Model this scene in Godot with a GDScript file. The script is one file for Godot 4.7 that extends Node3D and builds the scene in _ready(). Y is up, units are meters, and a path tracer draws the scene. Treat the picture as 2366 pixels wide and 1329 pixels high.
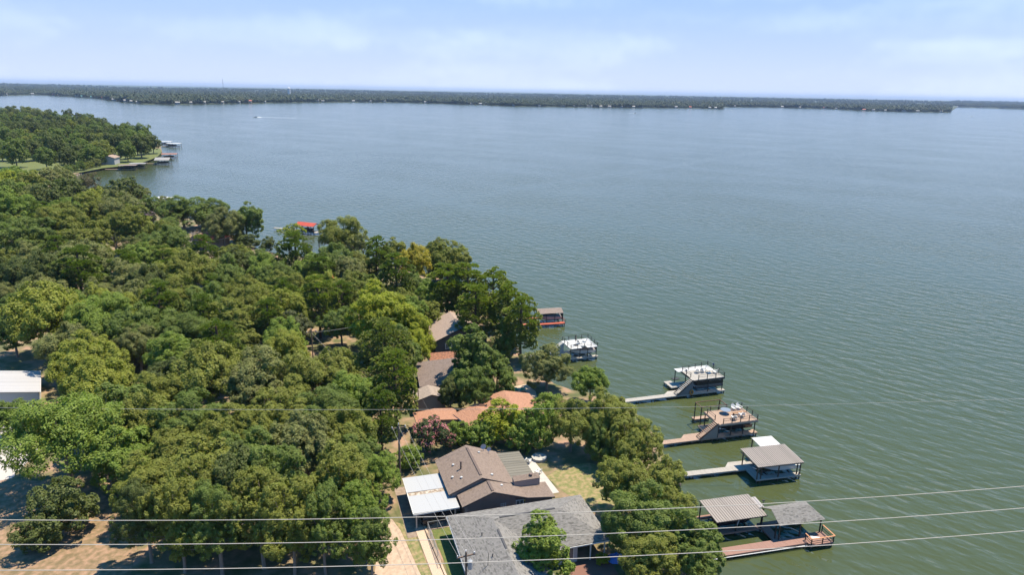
extends Node3D
# Lake shore seen from the air: wooded land on one side, boat docks on the other, a low wooded shore far behind.
# Units are metres, y is up, the water lies at y = 0, the land at y = 1.5; the camera stands above x = 0, z = 0.

const GROUND := 1.5
const LAND := [[30.5, -20.0], [29.0, -45.0], [23.4, -62.5], [24.3, -69.2], [24.0, -73.7], [24.0, -80.0], [24.2, -87.3], [24.0, -93.9], [23.9, -99.9], [22.1, -108.2], [19.2, -114.0], [15.5, -116.6], [11.5, -117.7], [8.4, -120.5], [4.6, -126.7], [1.8, -132.7], [0.9, -140.0], [-0.1, -146.7], [-1.7, -153.0], [-5.1, -162.5], [-10.0, -173.0], [-15.0, -184.8], [-20.9, -194.8], [-30.0, -204.6], [-39.5, -212.6], [-47.1, -215.5], [-55.9, -217.1], [-63.2, -217.7], [-69.1, -218.5], [-77.2, -221.5], [-86.9, -228.3], [-98.9, -244.0], [-110.3, -256.2], [-122.7, -269.7], [-138.7, -285.3], [-153.7, -303.0], [-165.9, -318.4], [-177.4, -330.1], [-192.6, -336.6], [-208.1, -344.8], [-222.9, -356.7], [-242.8, -377.7], [-258.0, -398.2], [-268.2, -417.6], [-274.1, -434.9], [-275.8, -449.3], [-275.6, -463.7], [-271.9, -478.2], [-271.8, -503.8], [-277.8, -529.1], [-284.6, -553.2], [-298.4, -586.6], [-320.0, -627.7], [-344.1, -669.2], [-388.0, -711.5], [-428.4, -752.0], [-475.1, -808.3], [-547.4, -908.8], [-621.6, -1007.4], [-698.7, -1089.7], [-756.4, -1125.9], [-870.6, -1251.2], [-840.9, -1146.7], [-866.2, -1072.4], [-1366.2, -822.4], [-1600.0, -300.0], [-1200.0, 200.0], [100.0, 200.0], [40.0, 60.0]]
const P_DRIVE := [[-16.5, -77.05], [-14.97, -76.63], [-13.47, -74.32], [-11.83, -70.63], [-10.15, -66.8], [-9.06, -64.52], [-7.74, -60.69], [-14.38, -60.52], [-15.28, -67.4], [-15.74, -73.03]]
const P_VERGE := [[-14.54, -76.09], [-12.16, -75.07], [-10.26, -70.27], [-8.2, -65.04], [-6.48, -61.04], [-7.7, -60.75], [-9.01, -64.52], [-10.1, -66.8], [-11.77, -70.64], [-13.42, -74.32]]
const P_WALK := [[-11.8, -74.9], [-10.79, -75.11], [-6.78, -65.08], [-5.06, -60.76], [-6.22, -60.73], [-8.1, -65.04]]
const P_KERB := [[-10.72, -75.2], [-10.47, -75.26], [-6.57, -65.44], [-6.77, -65.29]]
const P_LAWN := [[-9.61, -74.52], [-7.0, -75.32], [-4.75, -66.21], [-6.49, -66.16]]
const P_BACK := [[5.46, -87.46], [8.04, -90.41], [12.02, -91.54], [17.53, -89.29], [18.09, -81.58], [14.84, -75.71], [12.84, -77.49], [10.29, -80.32], [7.6, -83.86]]
const P_FRONT := [[-73.0, -81.71], [-67.52, -84.06], [-58.56, -83.27], [-49.39, -77.44], [-44.56, -70.5], [-40.4, -59.23], [-56.45, -58.82]]
const P_LEFT := [[-87.61, -100.85], [-81.05, -99.6], [-75.84, -97.62], [-71.26, -92.33], [-70.05, -86.82], [-69.68, -84.54], [-73.4, -82.23]]
const P_PATIO2 := [[-0.54, -117.98], [2.98, -119.92], [4.79, -116.68], [4.88, -114.25], [0.15, -111.88]]
const P_POINT := [[-330.76, -419.54], [-299.29, -420.04], [-276.3, -421.46], [-271.84, -431.61], [-272.17, -455.66], [-266.62, -469.0], [-265.85, -492.83], [-271.8, -517.78], [-278.27, -539.69], [-291.85, -572.37], [-309.82, -606.15], [-328.12, -611.41], [-371.58, -601.14], [-439.96, -562.68]]
const P_BEACH := [[-178.01, -317.85], [-175.18, -326.14], [-164.91, -316.83], [-151.61, -299.03], [-149.92, -286.09], [-161.15, -293.49]]
const FARSHORE := [[-0.72317, 4367.0], [-0.67657, 4263.0], [-0.63045, 3745.0], [-0.59329, 4070.0], [-0.54581, 3400.0], [-0.52785, 3142.0], [-0.51795, 2827.0], [-0.48627, 2384.0], [-0.45205, 2360.0], [-0.34769, 2670.0], [-0.2923, 2928.0], [-0.17638, 3210.0], [-0.11644, 3115.0], [0.00563, 2790.0], [0.12753, 2877.0], [0.24565, 3158.0], [0.28224, 3107.0], [0.28646, 3727.0], [0.33522, 3960.0], [0.35691, 3951.0], [0.4096, 3937.0], [0.46019, 3594.0], [0.50822, 3606.0], [0.55015, 3788.0], [0.55264, 6756.0], [0.57885, 6517.0], [0.62306, 6169.0], [0.67509, 6250.0]]
const FARHOUSES := [[-35.756, 10, 1, 14], [-34.321, 5, 0, 16], [-33.136, 2, 2, 12], [-32.835, 8, 1, 12], [-31.816, 6, 3, 14], [-31.506, 4, 3, 10], [-30.879, 10, 3, 18], [-30.245, -5, 2, 14], [-29.575, -8, 0, 18], [-28.897, -6, 1, 14], [-28.485, -10, 0, 16], [-28.071, 4, 0, 18], [-25.575, 3, 0, 16], [-24.787, 12, 1, 20], [-23.752, 3, 0, 10], [-22.548, 3, 1, 14], [-21.478, 10, 1, 24], [-20.703, 12, 2, 30], [-19.543, 8, 0, 12], [-17.205, 1500, 0, 60], [-15.734, 18, 0, 30], [-15.404, 2200, 0, 40], [-15.239, 6, 1, 14], [-12.899, 6, 0, 14], [-11.61, 6, 0, 14], [-11.372, 1900, 0, 60], [-10.516, 8, 1, 16], [-9.828, 2000, 0, 40], [-8.096, 1900, 0, 60], [-7.225, 8, 0, 18], [-4.592, 1500, 0, 60], [-3.463, 10, 0, 26], [-2.827, 4, 1, 14], [-1.588, 2300, 0, 60], [-0.135, 6, 0, 14], [1.955, 5, 1, 14], [3.827, 10, 1, 24], [4.778, 14, 0, 8], [6.006, 14, 0, 26], [6.88, 4, 0, 14], [7.403, 3000, 0, 60], [7.577, 5, 1, 16], [8.444, 12, 1, 20], [9.48, 5, 0, 14], [10.098, 10, 1, 18], [11.396, 12, 2, 14], [12.782, 5, 1, 14], [13.886, 5, 2, 12], [15.375, 6, 0, 12], [15.802, 6, 0, 12], [17.166, 5, 0, 18], [20.642, 5, 0, 16], [21.868, 5, 0, 14], [23.609, 4, 2, 20], [24.403, 5, 0, 12], [26.276, 10, 2, 24], [26.84, 4, 1, 14], [27.593, 5, 0, 12], [28.77, 8, 1, 24], [29.576, 6, 1, 24], [31.02, 4, 0, 14], [31.917, 6, 0, 16], [33.291, 5, 0, 12]]
const MAST := Vector3(-1979.0, 10.0, -4808.7)
const TOWER := Vector3(-1398.5, 8.0, -4382.3)
const FD := [Vector3(-336.9, 0.0, -659.9), Vector3(-320.9, -0.0, -640.0), Vector3(-273.7, 0.0, -537.0), Vector3(-256.7, 0.0, -492.7), Vector3(-261.9, 0.0, -455.5), Vector3(-260.4, 0.0, -466.3), Vector3(-170.9, -0.0, -324.2), Vector3(-279.0, 1.5, -447.9)]
const POST := Vector3(-69.4, 0.0, -239.3)
const TARP := Vector3(13.0, 1.5, -69.4)
const BOATS := [[-487.6, -1330.4, 3.08, 8, 75], [352.8, -2093.5, 0.3, 8, 20], [870.9, -2845.9, 0.2, 9, 30], [1604.7, -2488.0, 0.3, 9, 14]]
var rng := RandomNumberGenerator.new()
var mats := {}
var taken := {}

# ------------------------------------------------------------------ mesh builder
class Builder:
	var v := PackedVector3Array()
	var n := PackedVector3Array()
	var c := PackedColorArray()
	var col := Color(1, 1, 1)
	func tri(a: Vector3, b: Vector3, d: Vector3) -> void:
		var k := (d - a).cross(b - a)
		if k.length_squared() < 1e-14:
			return
		k = k.normalized()
		v.append(a); v.append(b); v.append(d)
		n.append(k); n.append(k); n.append(k)
		c.append(col); c.append(col); c.append(col)
	func quad(a: Vector3, b: Vector3, d: Vector3, e: Vector3) -> void:
		tri(a, b, d)
		tri(a, d, e)
	# eight corners: 0-3 bottom, 4-7 top, in the same turning order
	func hexa(p: Array) -> void:
		quad(p[4], p[5], p[6], p[7])
		quad(p[3], p[2], p[1], p[0])
		for i in 4:
			var j := (i + 1) % 4
			quad(p[i], p[j], p[j + 4], p[i + 4])
	func box(x0: float, x1: float, y0: float, y1: float, z0: float, z1: float) -> void:
		hexa([Vector3(x0, y0, z0), Vector3(x1, y0, z0), Vector3(x1, y0, z1), Vector3(x0, y0, z1), Vector3(x0, y1, z0), Vector3(x1, y1, z0), Vector3(x1, y1, z1), Vector3(x0, y1, z1)])
	# four top corners in turning order, thickness straight down
	func slab(a: Vector3, b: Vector3, d: Vector3, e: Vector3, t: float) -> void:
		var k := Vector3(0, -t, 0)
		if (d - a).cross(b - a).y < 0:
			var w := b
			b = e
			e = w
		hexa([a + k, b + k, d + k, e + k, a, b, d, e])
	func beam(a: Vector3, b: Vector3, w: float, h: float) -> void:
		var d := (b - a).normalized()
		var s := d.cross(Vector3.UP)
		if s.length() < 0.01:
			s = Vector3.RIGHT
		s = s.normalized()
		var u := s.cross(d).normalized()
		s *= w / 2.0
		u *= h / 2.0
		hexa([a - s - u, b - s - u, b + s - u, a + s - u, a - s + u, b - s + u, b + s + u, a + s + u])
	func tube(a: Vector3, b: Vector3, r0: float, r1: float, seg := 6, caps := true) -> void:
		var d := (b - a).normalized()
		var s := d.cross(Vector3.UP)
		if s.length() < 0.05:
			s = d.cross(Vector3.RIGHT)
		s = s.normalized()
		var u := s.cross(d).normalized()
		for i in seg:
			var t0 := TAU * i / seg
			var t1 := TAU * (i + 1) / seg
			var e0 := s * cos(t0) + u * sin(t0)
			var e1 := s * cos(t1) + u * sin(t1)
			quad(a + e0 * r0, a + e1 * r0, b + e1 * r1, b + e0 * r1)
			if caps:
				tri(b, b + e0 * r1, b + e1 * r1)
				tri(a, a + e1 * r0, a + e0 * r0)
	func poly(p: PackedVector2Array, y0: float, y1: float) -> void:
		var area := 0.0
		for i in p.size():
			area += p[i].cross(p[(i + 1) % p.size()])
		if area < 0:
			p.reverse()
		var t := Geometry2D.triangulate_polygon(p)
		for i in range(0, t.size(), 3):
			var a := p[t[i]]
			var b := p[t[i + 1]]
			var d := p[t[i + 2]]
			if (b - a).cross(d - a) < 0:
				var s := b
				b = d
				d = s
			tri(Vector3(a.x, y1, a.y), Vector3(b.x, y1, b.y), Vector3(d.x, y1, d.y))
		if y1 - y0 > 0.0001:
			for i in p.size():
				var a := p[i]
				var b := p[(i + 1) % p.size()]
				quad(Vector3(a.x, y0, a.y), Vector3(b.x, y0, b.y), Vector3(b.x, y1, b.y), Vector3(a.x, y1, a.y))
	func mesh() -> ArrayMesh:
		var a := []
		a.resize(Mesh.ARRAY_MAX)
		a[Mesh.ARRAY_VERTEX] = v
		a[Mesh.ARRAY_NORMAL] = n
		a[Mesh.ARRAY_COLOR] = c
		var m := ArrayMesh.new()
		m.add_surface_from_arrays(Mesh.PRIMITIVE_TRIANGLES, a)
		return m

func lin(r: float, g: float, b: float) -> Color:
	return Color(r, g, b).linear_to_srgb()

# plain or grained material; colours are linear base colours
func mat(key: String, r: float, g: float, b: float, rough := 0.75, metal := 0.0, spec := 0.5) -> StandardMaterial3D:
	if not mats.has(key):
		var m := StandardMaterial3D.new()
		m.resource_name = key
		m.albedo_color = lin(r, g, b)
		m.roughness = rough
		m.metallic = metal
		m.metallic_specular = spec
		m.vertex_color_use_as_albedo = true
		mats[key] = m
	return mats[key]

func noise_image(size: int, freq: float, octaves: int, seed_: int, low: Color, high: Color, kind := FastNoiseLite.TYPE_SIMPLEX_SMOOTH, contrast := 1.0) -> ImageTexture:
	var f := FastNoiseLite.new()
	f.noise_type = kind
	f.seed = seed_
	f.frequency = freq
	f.fractal_octaves = octaves
	f.fractal_gain = 0.55
	var im := f.get_seamless_image(size, size)
	im.convert(Image.FORMAT_RGBA8)
	var by := im.get_data()
	var table := PackedByteArray()
	for i in 256:
		var t := clampf((i / 255.0 - 0.5) * contrast + 0.5, 0.0, 1.0)
		var k := low.lerp(high, t)
		table.append(int(k.r * 255)); table.append(int(k.g * 255)); table.append(int(k.b * 255))
	for i in size * size:
		var s := int(by[i * 4]) * 3
		by[i * 4] = table[s]; by[i * 4 + 1] = table[s + 1]; by[i * 4 + 2] = table[s + 2]
	return ImageTexture.create_from_image(Image.create_from_data(size, size, false, Image.FORMAT_RGBA8, by))

# adds a world-laid grain to a material
func grain(m: StandardMaterial3D, tex: Texture2D, metres: float) -> StandardMaterial3D:
	m.albedo_texture = tex
	m.uv1_triplanar = true
	m.uv1_world_triplanar = true
	m.uv1_scale = Vector3.ONE / metres
	return m

# ------------------------------------------------------------------ nodes
func numbered(called: String) -> String:
	taken[called] = int(taken.get(called, -1)) + 1
	return called if taken[called] == 0 else "%s_%03d" % [called, taken[called]]

func tag(o: Node, label: String, category: String, group := "") -> void:
	o.set_meta("label", label)
	o.set_meta("category", category)
	if group != "":
		o.set_meta("group", group)

func thing(called: String, label: String, category: String, at := Vector3.ZERO, turn := 0.0, group := "") -> Node3D:
	var o := Node3D.new()
	o.name = numbered(called)
	add_child(o)
	o.position = at
	o.rotation.y = turn
	tag(o, label, category, group)
	return o

func part(parent: Node, called: String, b: Builder, m: Material) -> MeshInstance3D:
	var o := MeshInstance3D.new()
	o.name = called
	o.mesh = b.mesh()
	o.material_override = m
	parent.add_child(o, true)
	return o

func shared(parent: Node, called: String, me: Mesh, m: Material, at := Vector3.ZERO, turn := 0.0) -> MeshInstance3D:
	var o := MeshInstance3D.new()
	o.name = called
	o.mesh = me
	o.material_override = m
	parent.add_child(o, true)
	o.position = at
	o.rotation.y = turn
	return o

func setting(called: String, b: Builder, m: Material) -> MeshInstance3D:
	var o := part(self, called, b, m)
	o.set_meta("kind", "structure")
	return o

func tint(s := 0.12) -> Color:
	var k := 1.0 + rng.randf_range(-s, s)
	return Color(k, k, k)

# ------------------------------------------------------------------ foliage
func unit() -> Vector3:
	var z := rng.randf_range(-1, 1)
	var t := rng.randf_range(0, TAU)
	var r := sqrt(1.0 - z * z)
	return Vector3(r * cos(t), z, r * sin(t))

class Leaves:
	var v := PackedVector3Array()
	var n := PackedVector3Array()
	var c := PackedColorArray()
	var ix := PackedInt32Array()
	func leaf(p: Vector3, axis: Vector3, side: Vector3, nn: Vector3, l: float, w: float, col: Color) -> void:
		var k := v.size()
		v.append(p - axis * l * 0.5); v.append(p + side * w * 0.5 + axis * l * 0.05); v.append(p + axis * l * 0.5); v.append(p - side * w * 0.5 + axis * l * 0.05)
		for i in 4:
			n.append(nn)
			c.append(col)
		ix.append(k); ix.append(k + 1); ix.append(k + 2)
		ix.append(k); ix.append(k + 2); ix.append(k + 3)
	func mesh() -> ArrayMesh:
		var a := []
		a.resize(Mesh.ARRAY_MAX)
		a[Mesh.ARRAY_VERTEX] = v
		a[Mesh.ARRAY_NORMAL] = n
		a[Mesh.ARRAY_COLOR] = c
		a[Mesh.ARRAY_INDEX] = ix
		var m := ArrayMesh.new()
		m.add_surface_from_arrays(Mesh.PRIMITIVE_TRIANGLES, a)
		return m

func put_leaf(lv: Leaves, p: Vector3, nn: Vector3, l: float, w: float, col: Color) -> void:
	var ax := nn.cross(unit())
	if ax.length_squared() < 1e-6:
		ax = nn.cross(Vector3(0.31, 0.77, 0.55))
	ax = ax.normalized()
	lv.leaf(p, ax, nn.cross(ax), nn, l, w, col)

# lobes of a broadleaved crown: [centre, radius]
func crown_lobes(R: float, H: float, shape: Dictionary) -> Array:
	var out := []
	var cy: float = H * shape.get("cy", 0.6)
	var ry: float = H * shape.get("ry", 0.4)
	var count: int = shape.get("lobes", 30)
	for i in count:
		var y := 1.0 - 2.0 * (i + 0.5) / count
		var t := i * 2.399963 + rng.randf_range(-0.4, 0.4)
		y = clampf(y + rng.randf_range(-0.1, 0.1), -0.98, 0.98)
		if y < shape.get("floor", -0.55):
			continue
		var w := sqrt(1.0 - y * y)
		if shape.has("cone"):
			w *= lerpf(1.15, 0.55, (y + 1.0) / 2.0)
		var k := rng.randf_range(0.42, 0.86)
		out.append([Vector3(cos(t) * w * R * k, cy + y * ry * k, sin(t) * w * R * k), R * rng.randf_range(0.20, 0.44) * shape.get("lobe", 1.0)])
	out.append([Vector3(0, cy, 0), R * 0.45])
	return out

func broad_crown(lobes: Array, centre: Vector3, count: int, leaf: float, shape := {}) -> ArrayMesh:
	var lv := Leaves.new()
	var subs := []
	var weight := 0.0
	for l in lobes:
		var lc: Vector3 = l[0]
		var lr: float = l[1]
		var outward := (lc - centre).normalized() if lc.distance_to(centre) > 0.1 else Vector3.UP
		var lobe_tone := rng.randf_range(0.86, 1.14)
		for k in 13:
			var d := (unit() + outward * 0.75 + Vector3(0, 0.25, 0)).normalized()
			var sr := lr * rng.randf_range(0.28, 0.46)
			var p := lc + Vector3(d.x, d.y * 0.85, d.z) * lr * rng.randf_range(0.6, 0.95)
			subs.append([p, sr, d, lobe_tone * rng.randf_range(0.85, 1.15), rng.randf_range(-1, 1)])
			weight += sr * sr
	var gaps: float = shape.get("gaps", 0.0)
	for s in subs:
		if rng.randf() < gaps:
			continue
		var sp: Vector3 = s[0]
		var sr: float = s[1]
		var sd: Vector3 = s[2]
		var many := int(count * sr * sr / weight)
		for k in many:
			var d := (unit() + sd * 0.8).normalized()
			var p := sp + d * sr * rng.randf_range(0.55, 1.08)
			var nn := (d * 0.9 + Vector3(0, 0.55, 0) + unit() * 0.5).normalized()
			var tone: float = s[3] * rng.randf_range(0.68, 1.32)
			var warm: float = s[4] * 0.06 + rng.randf_range(-0.06, 0.06)
			var l := leaf * rng.randf_range(0.7, 1.35)
			put_leaf(lv, p, nn, l, l * 0.62, Color(tone * (1.0 + warm), tone, tone * (1.0 - warm)))
	# sparse inner leaves along the limbs
	for k in int(count * 0.16):
		var l: Array = lobes[rng.randi() % lobes.size()]
		var p: Vector3 = centre.lerp(l[0], rng.randf_range(0.2, 0.95)) + unit() * float(l[1]) * 0.5
		put_leaf(lv, p, unit(), leaf * 1.2, leaf * 0.7, Color(0.9, 0.9, 0.9))
	return lv.mesh()

func pine_crown(R: float, H: float, lobes: Array, tufts: int) -> ArrayMesh:
	var lv := Leaves.new()
	var cy := H * 0.62
	for k in tufts:
		var l: Array = lobes[rng.randi() % lobes.size()]
		var lc: Vector3 = l[0]
		var lr: float = l[1]
		var outward := Vector3(lc.x, (lc.y - cy) * 0.6, lc.z).normalized()
		var d := (unit() + outward * 0.6 + Vector3(0, 0.5, 0)).normalized()
		var p := lc + Vector3(d.x, d.y * 0.6, d.z) * lr * rng.randf_range(0.7, 1.05)
		var lead := (Vector3(0, 0.45, 0) + outward * 0.8 + d * 0.5 + unit() * 0.3).normalized()
		var tone := rng.randf_range(0.8, 1.2)
		for j in 20:
			var dir := (lead + unit() * 0.62).normalized()
			var side := (dir.cross(Vector3.UP) + dir.cross(unit()) * 0.5).normalized()
			var ln := rng.randf_range(0.32, 0.55) * R / 4.2
			var t2 := tone * rng.randf_range(0.85, 1.15)
			var nn := dir.cross(side).normalized()
			lv.leaf(p + dir * ln * 0.5, dir, side, nn, ln, 0.12 * R / 4.2, Color(t2, t2, t2 * 0.95))
	return lv.mesh()

func pine_lobes(R: float, H: float) -> Array:
	var out := []
	var levels := 9
	for i in levels:
		var t := float(i) / (levels - 1)
		var y := lerpf(0.30, 0.92, t) * H
		var wide := R * 0.76 * sqrt(maxf(0.05, 1.0 - pow((t - 0.38) / 0.68, 2.0)))
		var many := 8 if i < levels - 2 else 4
		for k in many:
			var a := TAU * k / many + i * 0.7 + rng.randf_range(-0.4, 0.4)
			var w := wide * rng.randf_range(0.45, 1.05)
			out.append([Vector3(cos(a) * w, y + rng.randf_range(-0.06, 0.06) * H, sin(a) * w), R * rng.randf_range(0.22, 0.36)])
	out.append([Vector3(0, H * 0.95, 0), R * 0.22])
	return out

func limb(b: Builder, from: Vector3, to: Vector3, r0: float, r1: float, bend := 0.12) -> void:
	var p := from
	var steps := 4
	var off := unit() * from.distance_to(to) * bend
	for i in range(1, steps + 1):
		var t := float(i) / steps
		var q := from.lerp(to, t) + off * sin(PI * t)
		b.tube(p, q, lerpf(r0, r1, float(i - 1) / steps), lerpf(r0, r1, t), 6, false)
		p = q

func trunk_mesh(lobes: Array, H: float, r: float, fork: float, every: int) -> ArrayMesh:
	var b := Builder.new()
	b.col = Color(1, 1, 1)
	var top := Vector3(rng.randf_range(-0.15, 0.15), H * fork, rng.randf_range(-0.15, 0.15))
	b.tube(Vector3(0, -0.3, 0), Vector3(0, 0.25, 0), r * 1.7, r * 1.12, 8, false)
	limb(b, Vector3(0, 0.25, 0), top, r * 1.12, r * 0.75, 0.02)
	for i in lobes.size():
		if i % every == 0:
			var lc: Vector3 = lobes[i][0]
			var from := top if lc.y > top.y else Vector3(0, clampf(lc.y * 0.85, 0.3 * H, top.y), 0)
			limb(b, from, lc, r * 0.42, r * 0.09)
	return b.mesh()

func bare_branches(b: Builder, p: Vector3, d: Vector3, l: float, r: float, depth: int) -> void:
	var q := p + d * l
	limb(b, p, q, r, r * 0.6, 0.06)
	if depth == 0:
		return
	for k in 3:
		var nd := (d + unit() * 0.85 + Vector3(0, 0.15, 0)).normalized()
		bare_branches(b, p.lerp(q, rng.randf_range(0.6, 1.0)), nd, l * rng.randf_range(0.5, 0.75), r * 0.55, depth - 1)

var kinds := {}      # kind -> array of {crown, trunk, R, H, blossom}
func make_kinds() -> void:
	rng.seed = 11
	var oak := []
	# lobes, height share, lobe size, gaps, leaf size
	var looks := [[38, 0.47, 1.0, 0.04, 0.21], [26, 0.40, 1.18, 0.10, 0.25], [54, 0.49, 0.80, 0.08, 0.19], [44, 0.43, 0.88, 0.20, 0.22], [30, 0.50, 1.08, 0.05, 0.18], [34, 0.37, 1.10, 0.14, 0.24], [48, 0.46, 0.72, 0.26, 0.23], [22, 0.45, 1.25, 0.08, 0.20], [40, 0.51, 0.92, 0.16, 0.26]]
	for q in looks:
		var R := 4.5
		var H := 10.2
		var sh := {"lobes": q[0], "cy": 0.97 - float(q[1]) * 0.88, "floor": -0.8, "ry": q[1], "lobe": q[2], "gaps": q[3]}
		var lb := crown_lobes(R, H, sh)
		# a few boughs reach out beyond the rest
		for k in 5:
			var t := rng.randf() * TAU
			lb.append([Vector3(cos(t) * R * 0.84, H * rng.randf_range(0.36, 0.74), sin(t) * R * 0.84), R * rng.randf_range(0.13, 0.24)])
		oak.append({"crown": broad_crown(lb, Vector3(0, H * 0.52, 0), int(1750.0 / (float(q[4]) * float(q[4]))), q[4], sh), "trunk": trunk_mesh(lb, H, 0.24, 0.42, 2), "R": R, "H": H})
	kinds["oak"] = oak
	var tall := []
	for i in 3:
		var sh := {"lobes": 58, "cy": 0.57, "ry": 0.46, "floor": -0.9, "lobe": [0.72, 0.8, 0.66][i], "gaps": [0.16, 0.1, 0.22][i]}
		var lt := crown_lobes(4.5, 13.0, sh)
		for k in 6:
			var t := rng.randf() * TAU
			lt.append([Vector3(cos(t) * 3.9, 13.0 * rng.randf_range(0.34, 0.8), sin(t) * 3.9), rng.randf_range(0.6, 1.1)])
		tall.append({"crown": broad_crown(lt, Vector3(0, 7.6, 0), 46000, [0.2, 0.22, 0.18][i], sh), "trunk": trunk_mesh(lt, 13.0, 0.23, 0.5, 2), "R": 4.5, "H": 13.0})
	kinds["tall"] = tall
	var far_oak := []
	for i in 4:
		var lb := crown_lobes(6.0, 13.0, {"lobes": 34, "cy": 0.54, "ry": 0.47, "floor": -0.85})
		far_oak.append({"crown": broad_crown(lb, Vector3(0, 6.5, 0), 7000, 0.6, {}), "trunk": trunk_mesh(lb, 13.0, 0.3, 0.42, 5), "R": 6.0, "H": 13.0})
	kinds["far_oak"] = far_oak
	var pine := []
	for i in 3:
		var lb := pine_lobes(4.2, 14.0)
		pine.append({"crown": pine_crown(4.2, 14.0, lb, 1900), "trunk": trunk_mesh(lb, 14.0, 0.24, 0.9, 2), "R": 4.2, "H": 14.0})
	kinds["pine"] = pine
	var lp := crown_lobes(7.6, 13.0, {"lobes": 52, "ry": 0.36, "cy": 0.63, "lobe": 0.8, "floor": -0.75})
	kinds["pecan"] = [{"crown": broad_crown(lp, Vector3(0, 7.4, 0), 30000, 0.3, {"gaps": 0.1}), "trunk": trunk_mesh(lp, 13.0, 0.42, 0.45, 2), "R": 7.6, "H": 13.0}]
	var shrub := []
	for i in 2:
		var ls := crown_lobes(2.6, 5.2, {"lobes": 26, "cy": 0.5, "ry": 0.52, "floor": -0.95})
		shrub.append({"crown": broad_crown(ls, Vector3(0, 2.4, 0), 9000, 0.22, {"gaps": 0.05}), "trunk": trunk_mesh(ls, 5.2, 0.1, 0.2, 3), "R": 2.6, "H": 5.2})
	kinds["shrub"] = shrub
	var lc := crown_lobes(3.5, 9.5, {"lobes": 40, "cy": 0.54, "ry": 0.5, "cone": true, "floor": -0.85, "lobe": 0.85})
	kinds["cone"] = [{"crown": broad_crown(lc, Vector3(0, 4.6, 0), 17000, 0.25, {"gaps": 0.08}), "trunk": trunk_mesh(lc, 9.5, 0.18, 0.6, 3), "R": 3.5, "H": 9.5}]
	var ls2 := crown_lobes(4.5, 11.0, {"lobes": 34, "lobe": 0.62, "ry": 0.4, "floor": -0.6})
	kinds["sparse"] = [{"crown": broad_crown(ls2, Vector3(0, 6, 0), 6500, 0.3, {"gaps": 0.35}), "trunk": trunk_mesh(ls2, 11.0, 0.2, 0.5, 1), "R": 4.5, "H": 11.0}]
	var lk := crown_lobes(3.0, 6.2, {"lobes": 26, "cy": 0.55, "ry": 0.46, "floor": -0.7, "lobe": 0.9})
	var tops := []
	for l in lk:
		tops.append([l[0] + Vector3(0, 0.15, 0), float(l[1]) * 1.05])
	kinds["crape"] = [{"crown": broad_crown(lk, Vector3(0, 3, 0), 7500, 0.22, {}), "blossom": broad_crown(tops, Vector3(0, 3, 0), 3600, 0.2, {"gaps": 0.45}), "trunk": trunk_mesh(lk, 6.2, 0.1, 0.3, 2), "R": 3.0, "H": 6.2}]
	var bb := Builder.new()
	bb.tube(Vector3(0, -0.3, 0), Vector3(0, 2.2, 0), 0.26, 0.2, 8, false)
	for k in 4:
		bare_branches(bb, Vector3(0, 1.6 + 0.3 * k, 0), (Vector3(0, 0.9, 0) + unit() * 0.7).normalized(), 3.0, 0.14, 3)
	kinds["bare"] = [{"trunk": bb.mesh(), "R": 3.6, "H": 9.5}]

var tones := {
	"olive": Vector3(0.195, 0.212, 0.040), "green": Vector3(0.140, 0.188, 0.040), "bright": Vector3(0.178, 0.242, 0.040), "lime": Vector3(0.265, 0.292, 0.025),
	"lime2": Vector3(0.238, 0.258, 0.040), "grey": Vector3(0.195, 0.206, 0.070), "dark": Vector3(0.108, 0.132, 0.036), "darkgrey": Vector3(0.110, 0.122, 0.052),
	"yellow": Vector3(0.340, 0.285, 0.028), "pine": Vector3(0.170, 0.210, 0.052), "pineb": Vector3(0.235, 0.265, 0.060), "greyp": Vector3(0.220, 0.235, 0.075),
	"tan": Vector3(0.149, 0.130, 0.077), "pink": Vector3(0.061, 0.088, 0.029), "purple": Vector3(0.066, 0.083, 0.033),
}
func leaf_mat(tone: String) -> StandardMaterial3D:
	var key := "leaf " + tone
	if not mats.has(key):
		var k: Vector3 = tones[tone]
		var m := mat(key, k.x, k.y, k.z, 0.55, 0.0, 0.32)
		m.backlight_enabled = true
		m.backlight = Color(0.78, 0.90, 0.36)
	return mats[key]

func plant_tree(kind: String, variant: int, tone: String, x: float, z: float, R: float, H: float, turn: float, label: String, group: String) -> void:
	var list: Array = kinds[kind]
	var k: Dictionary = list[variant % list.size()]
	var called: String = {"oak": "oak_tree", "tall": "oak_tree", "far_oak": "oak_tree", "pine": "pine_tree", "pecan": "pecan_tree", "shrub": "shrub", "cone": "sweetgum_tree", "sparse": "sparse_tree", "crape": "crape_myrtle", "bare": "dead_tree"}[kind]
	var t := thing(called, label, "shrub" if kind == "shrub" else "tree", Vector3(x, GROUND - 0.05, z), turn, group)
	var sx := 1.0 + 0.14 * sin(turn * 7.3)
	var s := Vector3(R / float(k.R) * sx, H / float(k.H), R / float(k.R) * (2.0 - sx))
	var bark := mat("bark pine", 0.0975, 0.0638, 0.045, 0.95) if kind == "pine" else mat("bark dead", 0.225, 0.203, 0.18, 0.95) if kind == "bare" or tone == "tan" else mat("bark", 0.17, 0.145, 0.12, 0.95)
	var tr := shared(t, "trunk", k.trunk, bark)
	tr.scale = s
	if k.has("crown"):
		shared(t, "crown", k.crown, leaf_mat(tone)).scale = s
	if k.has("blossom"):
		shared(t, "blossoms", k.blossom, mat("petals " + tone, 0.40, 0.135, 0.145, 0.7) if tone == "pink" else mat("petals " + tone, 0.21, 0.125, 0.20, 0.7)).scale = s
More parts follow.
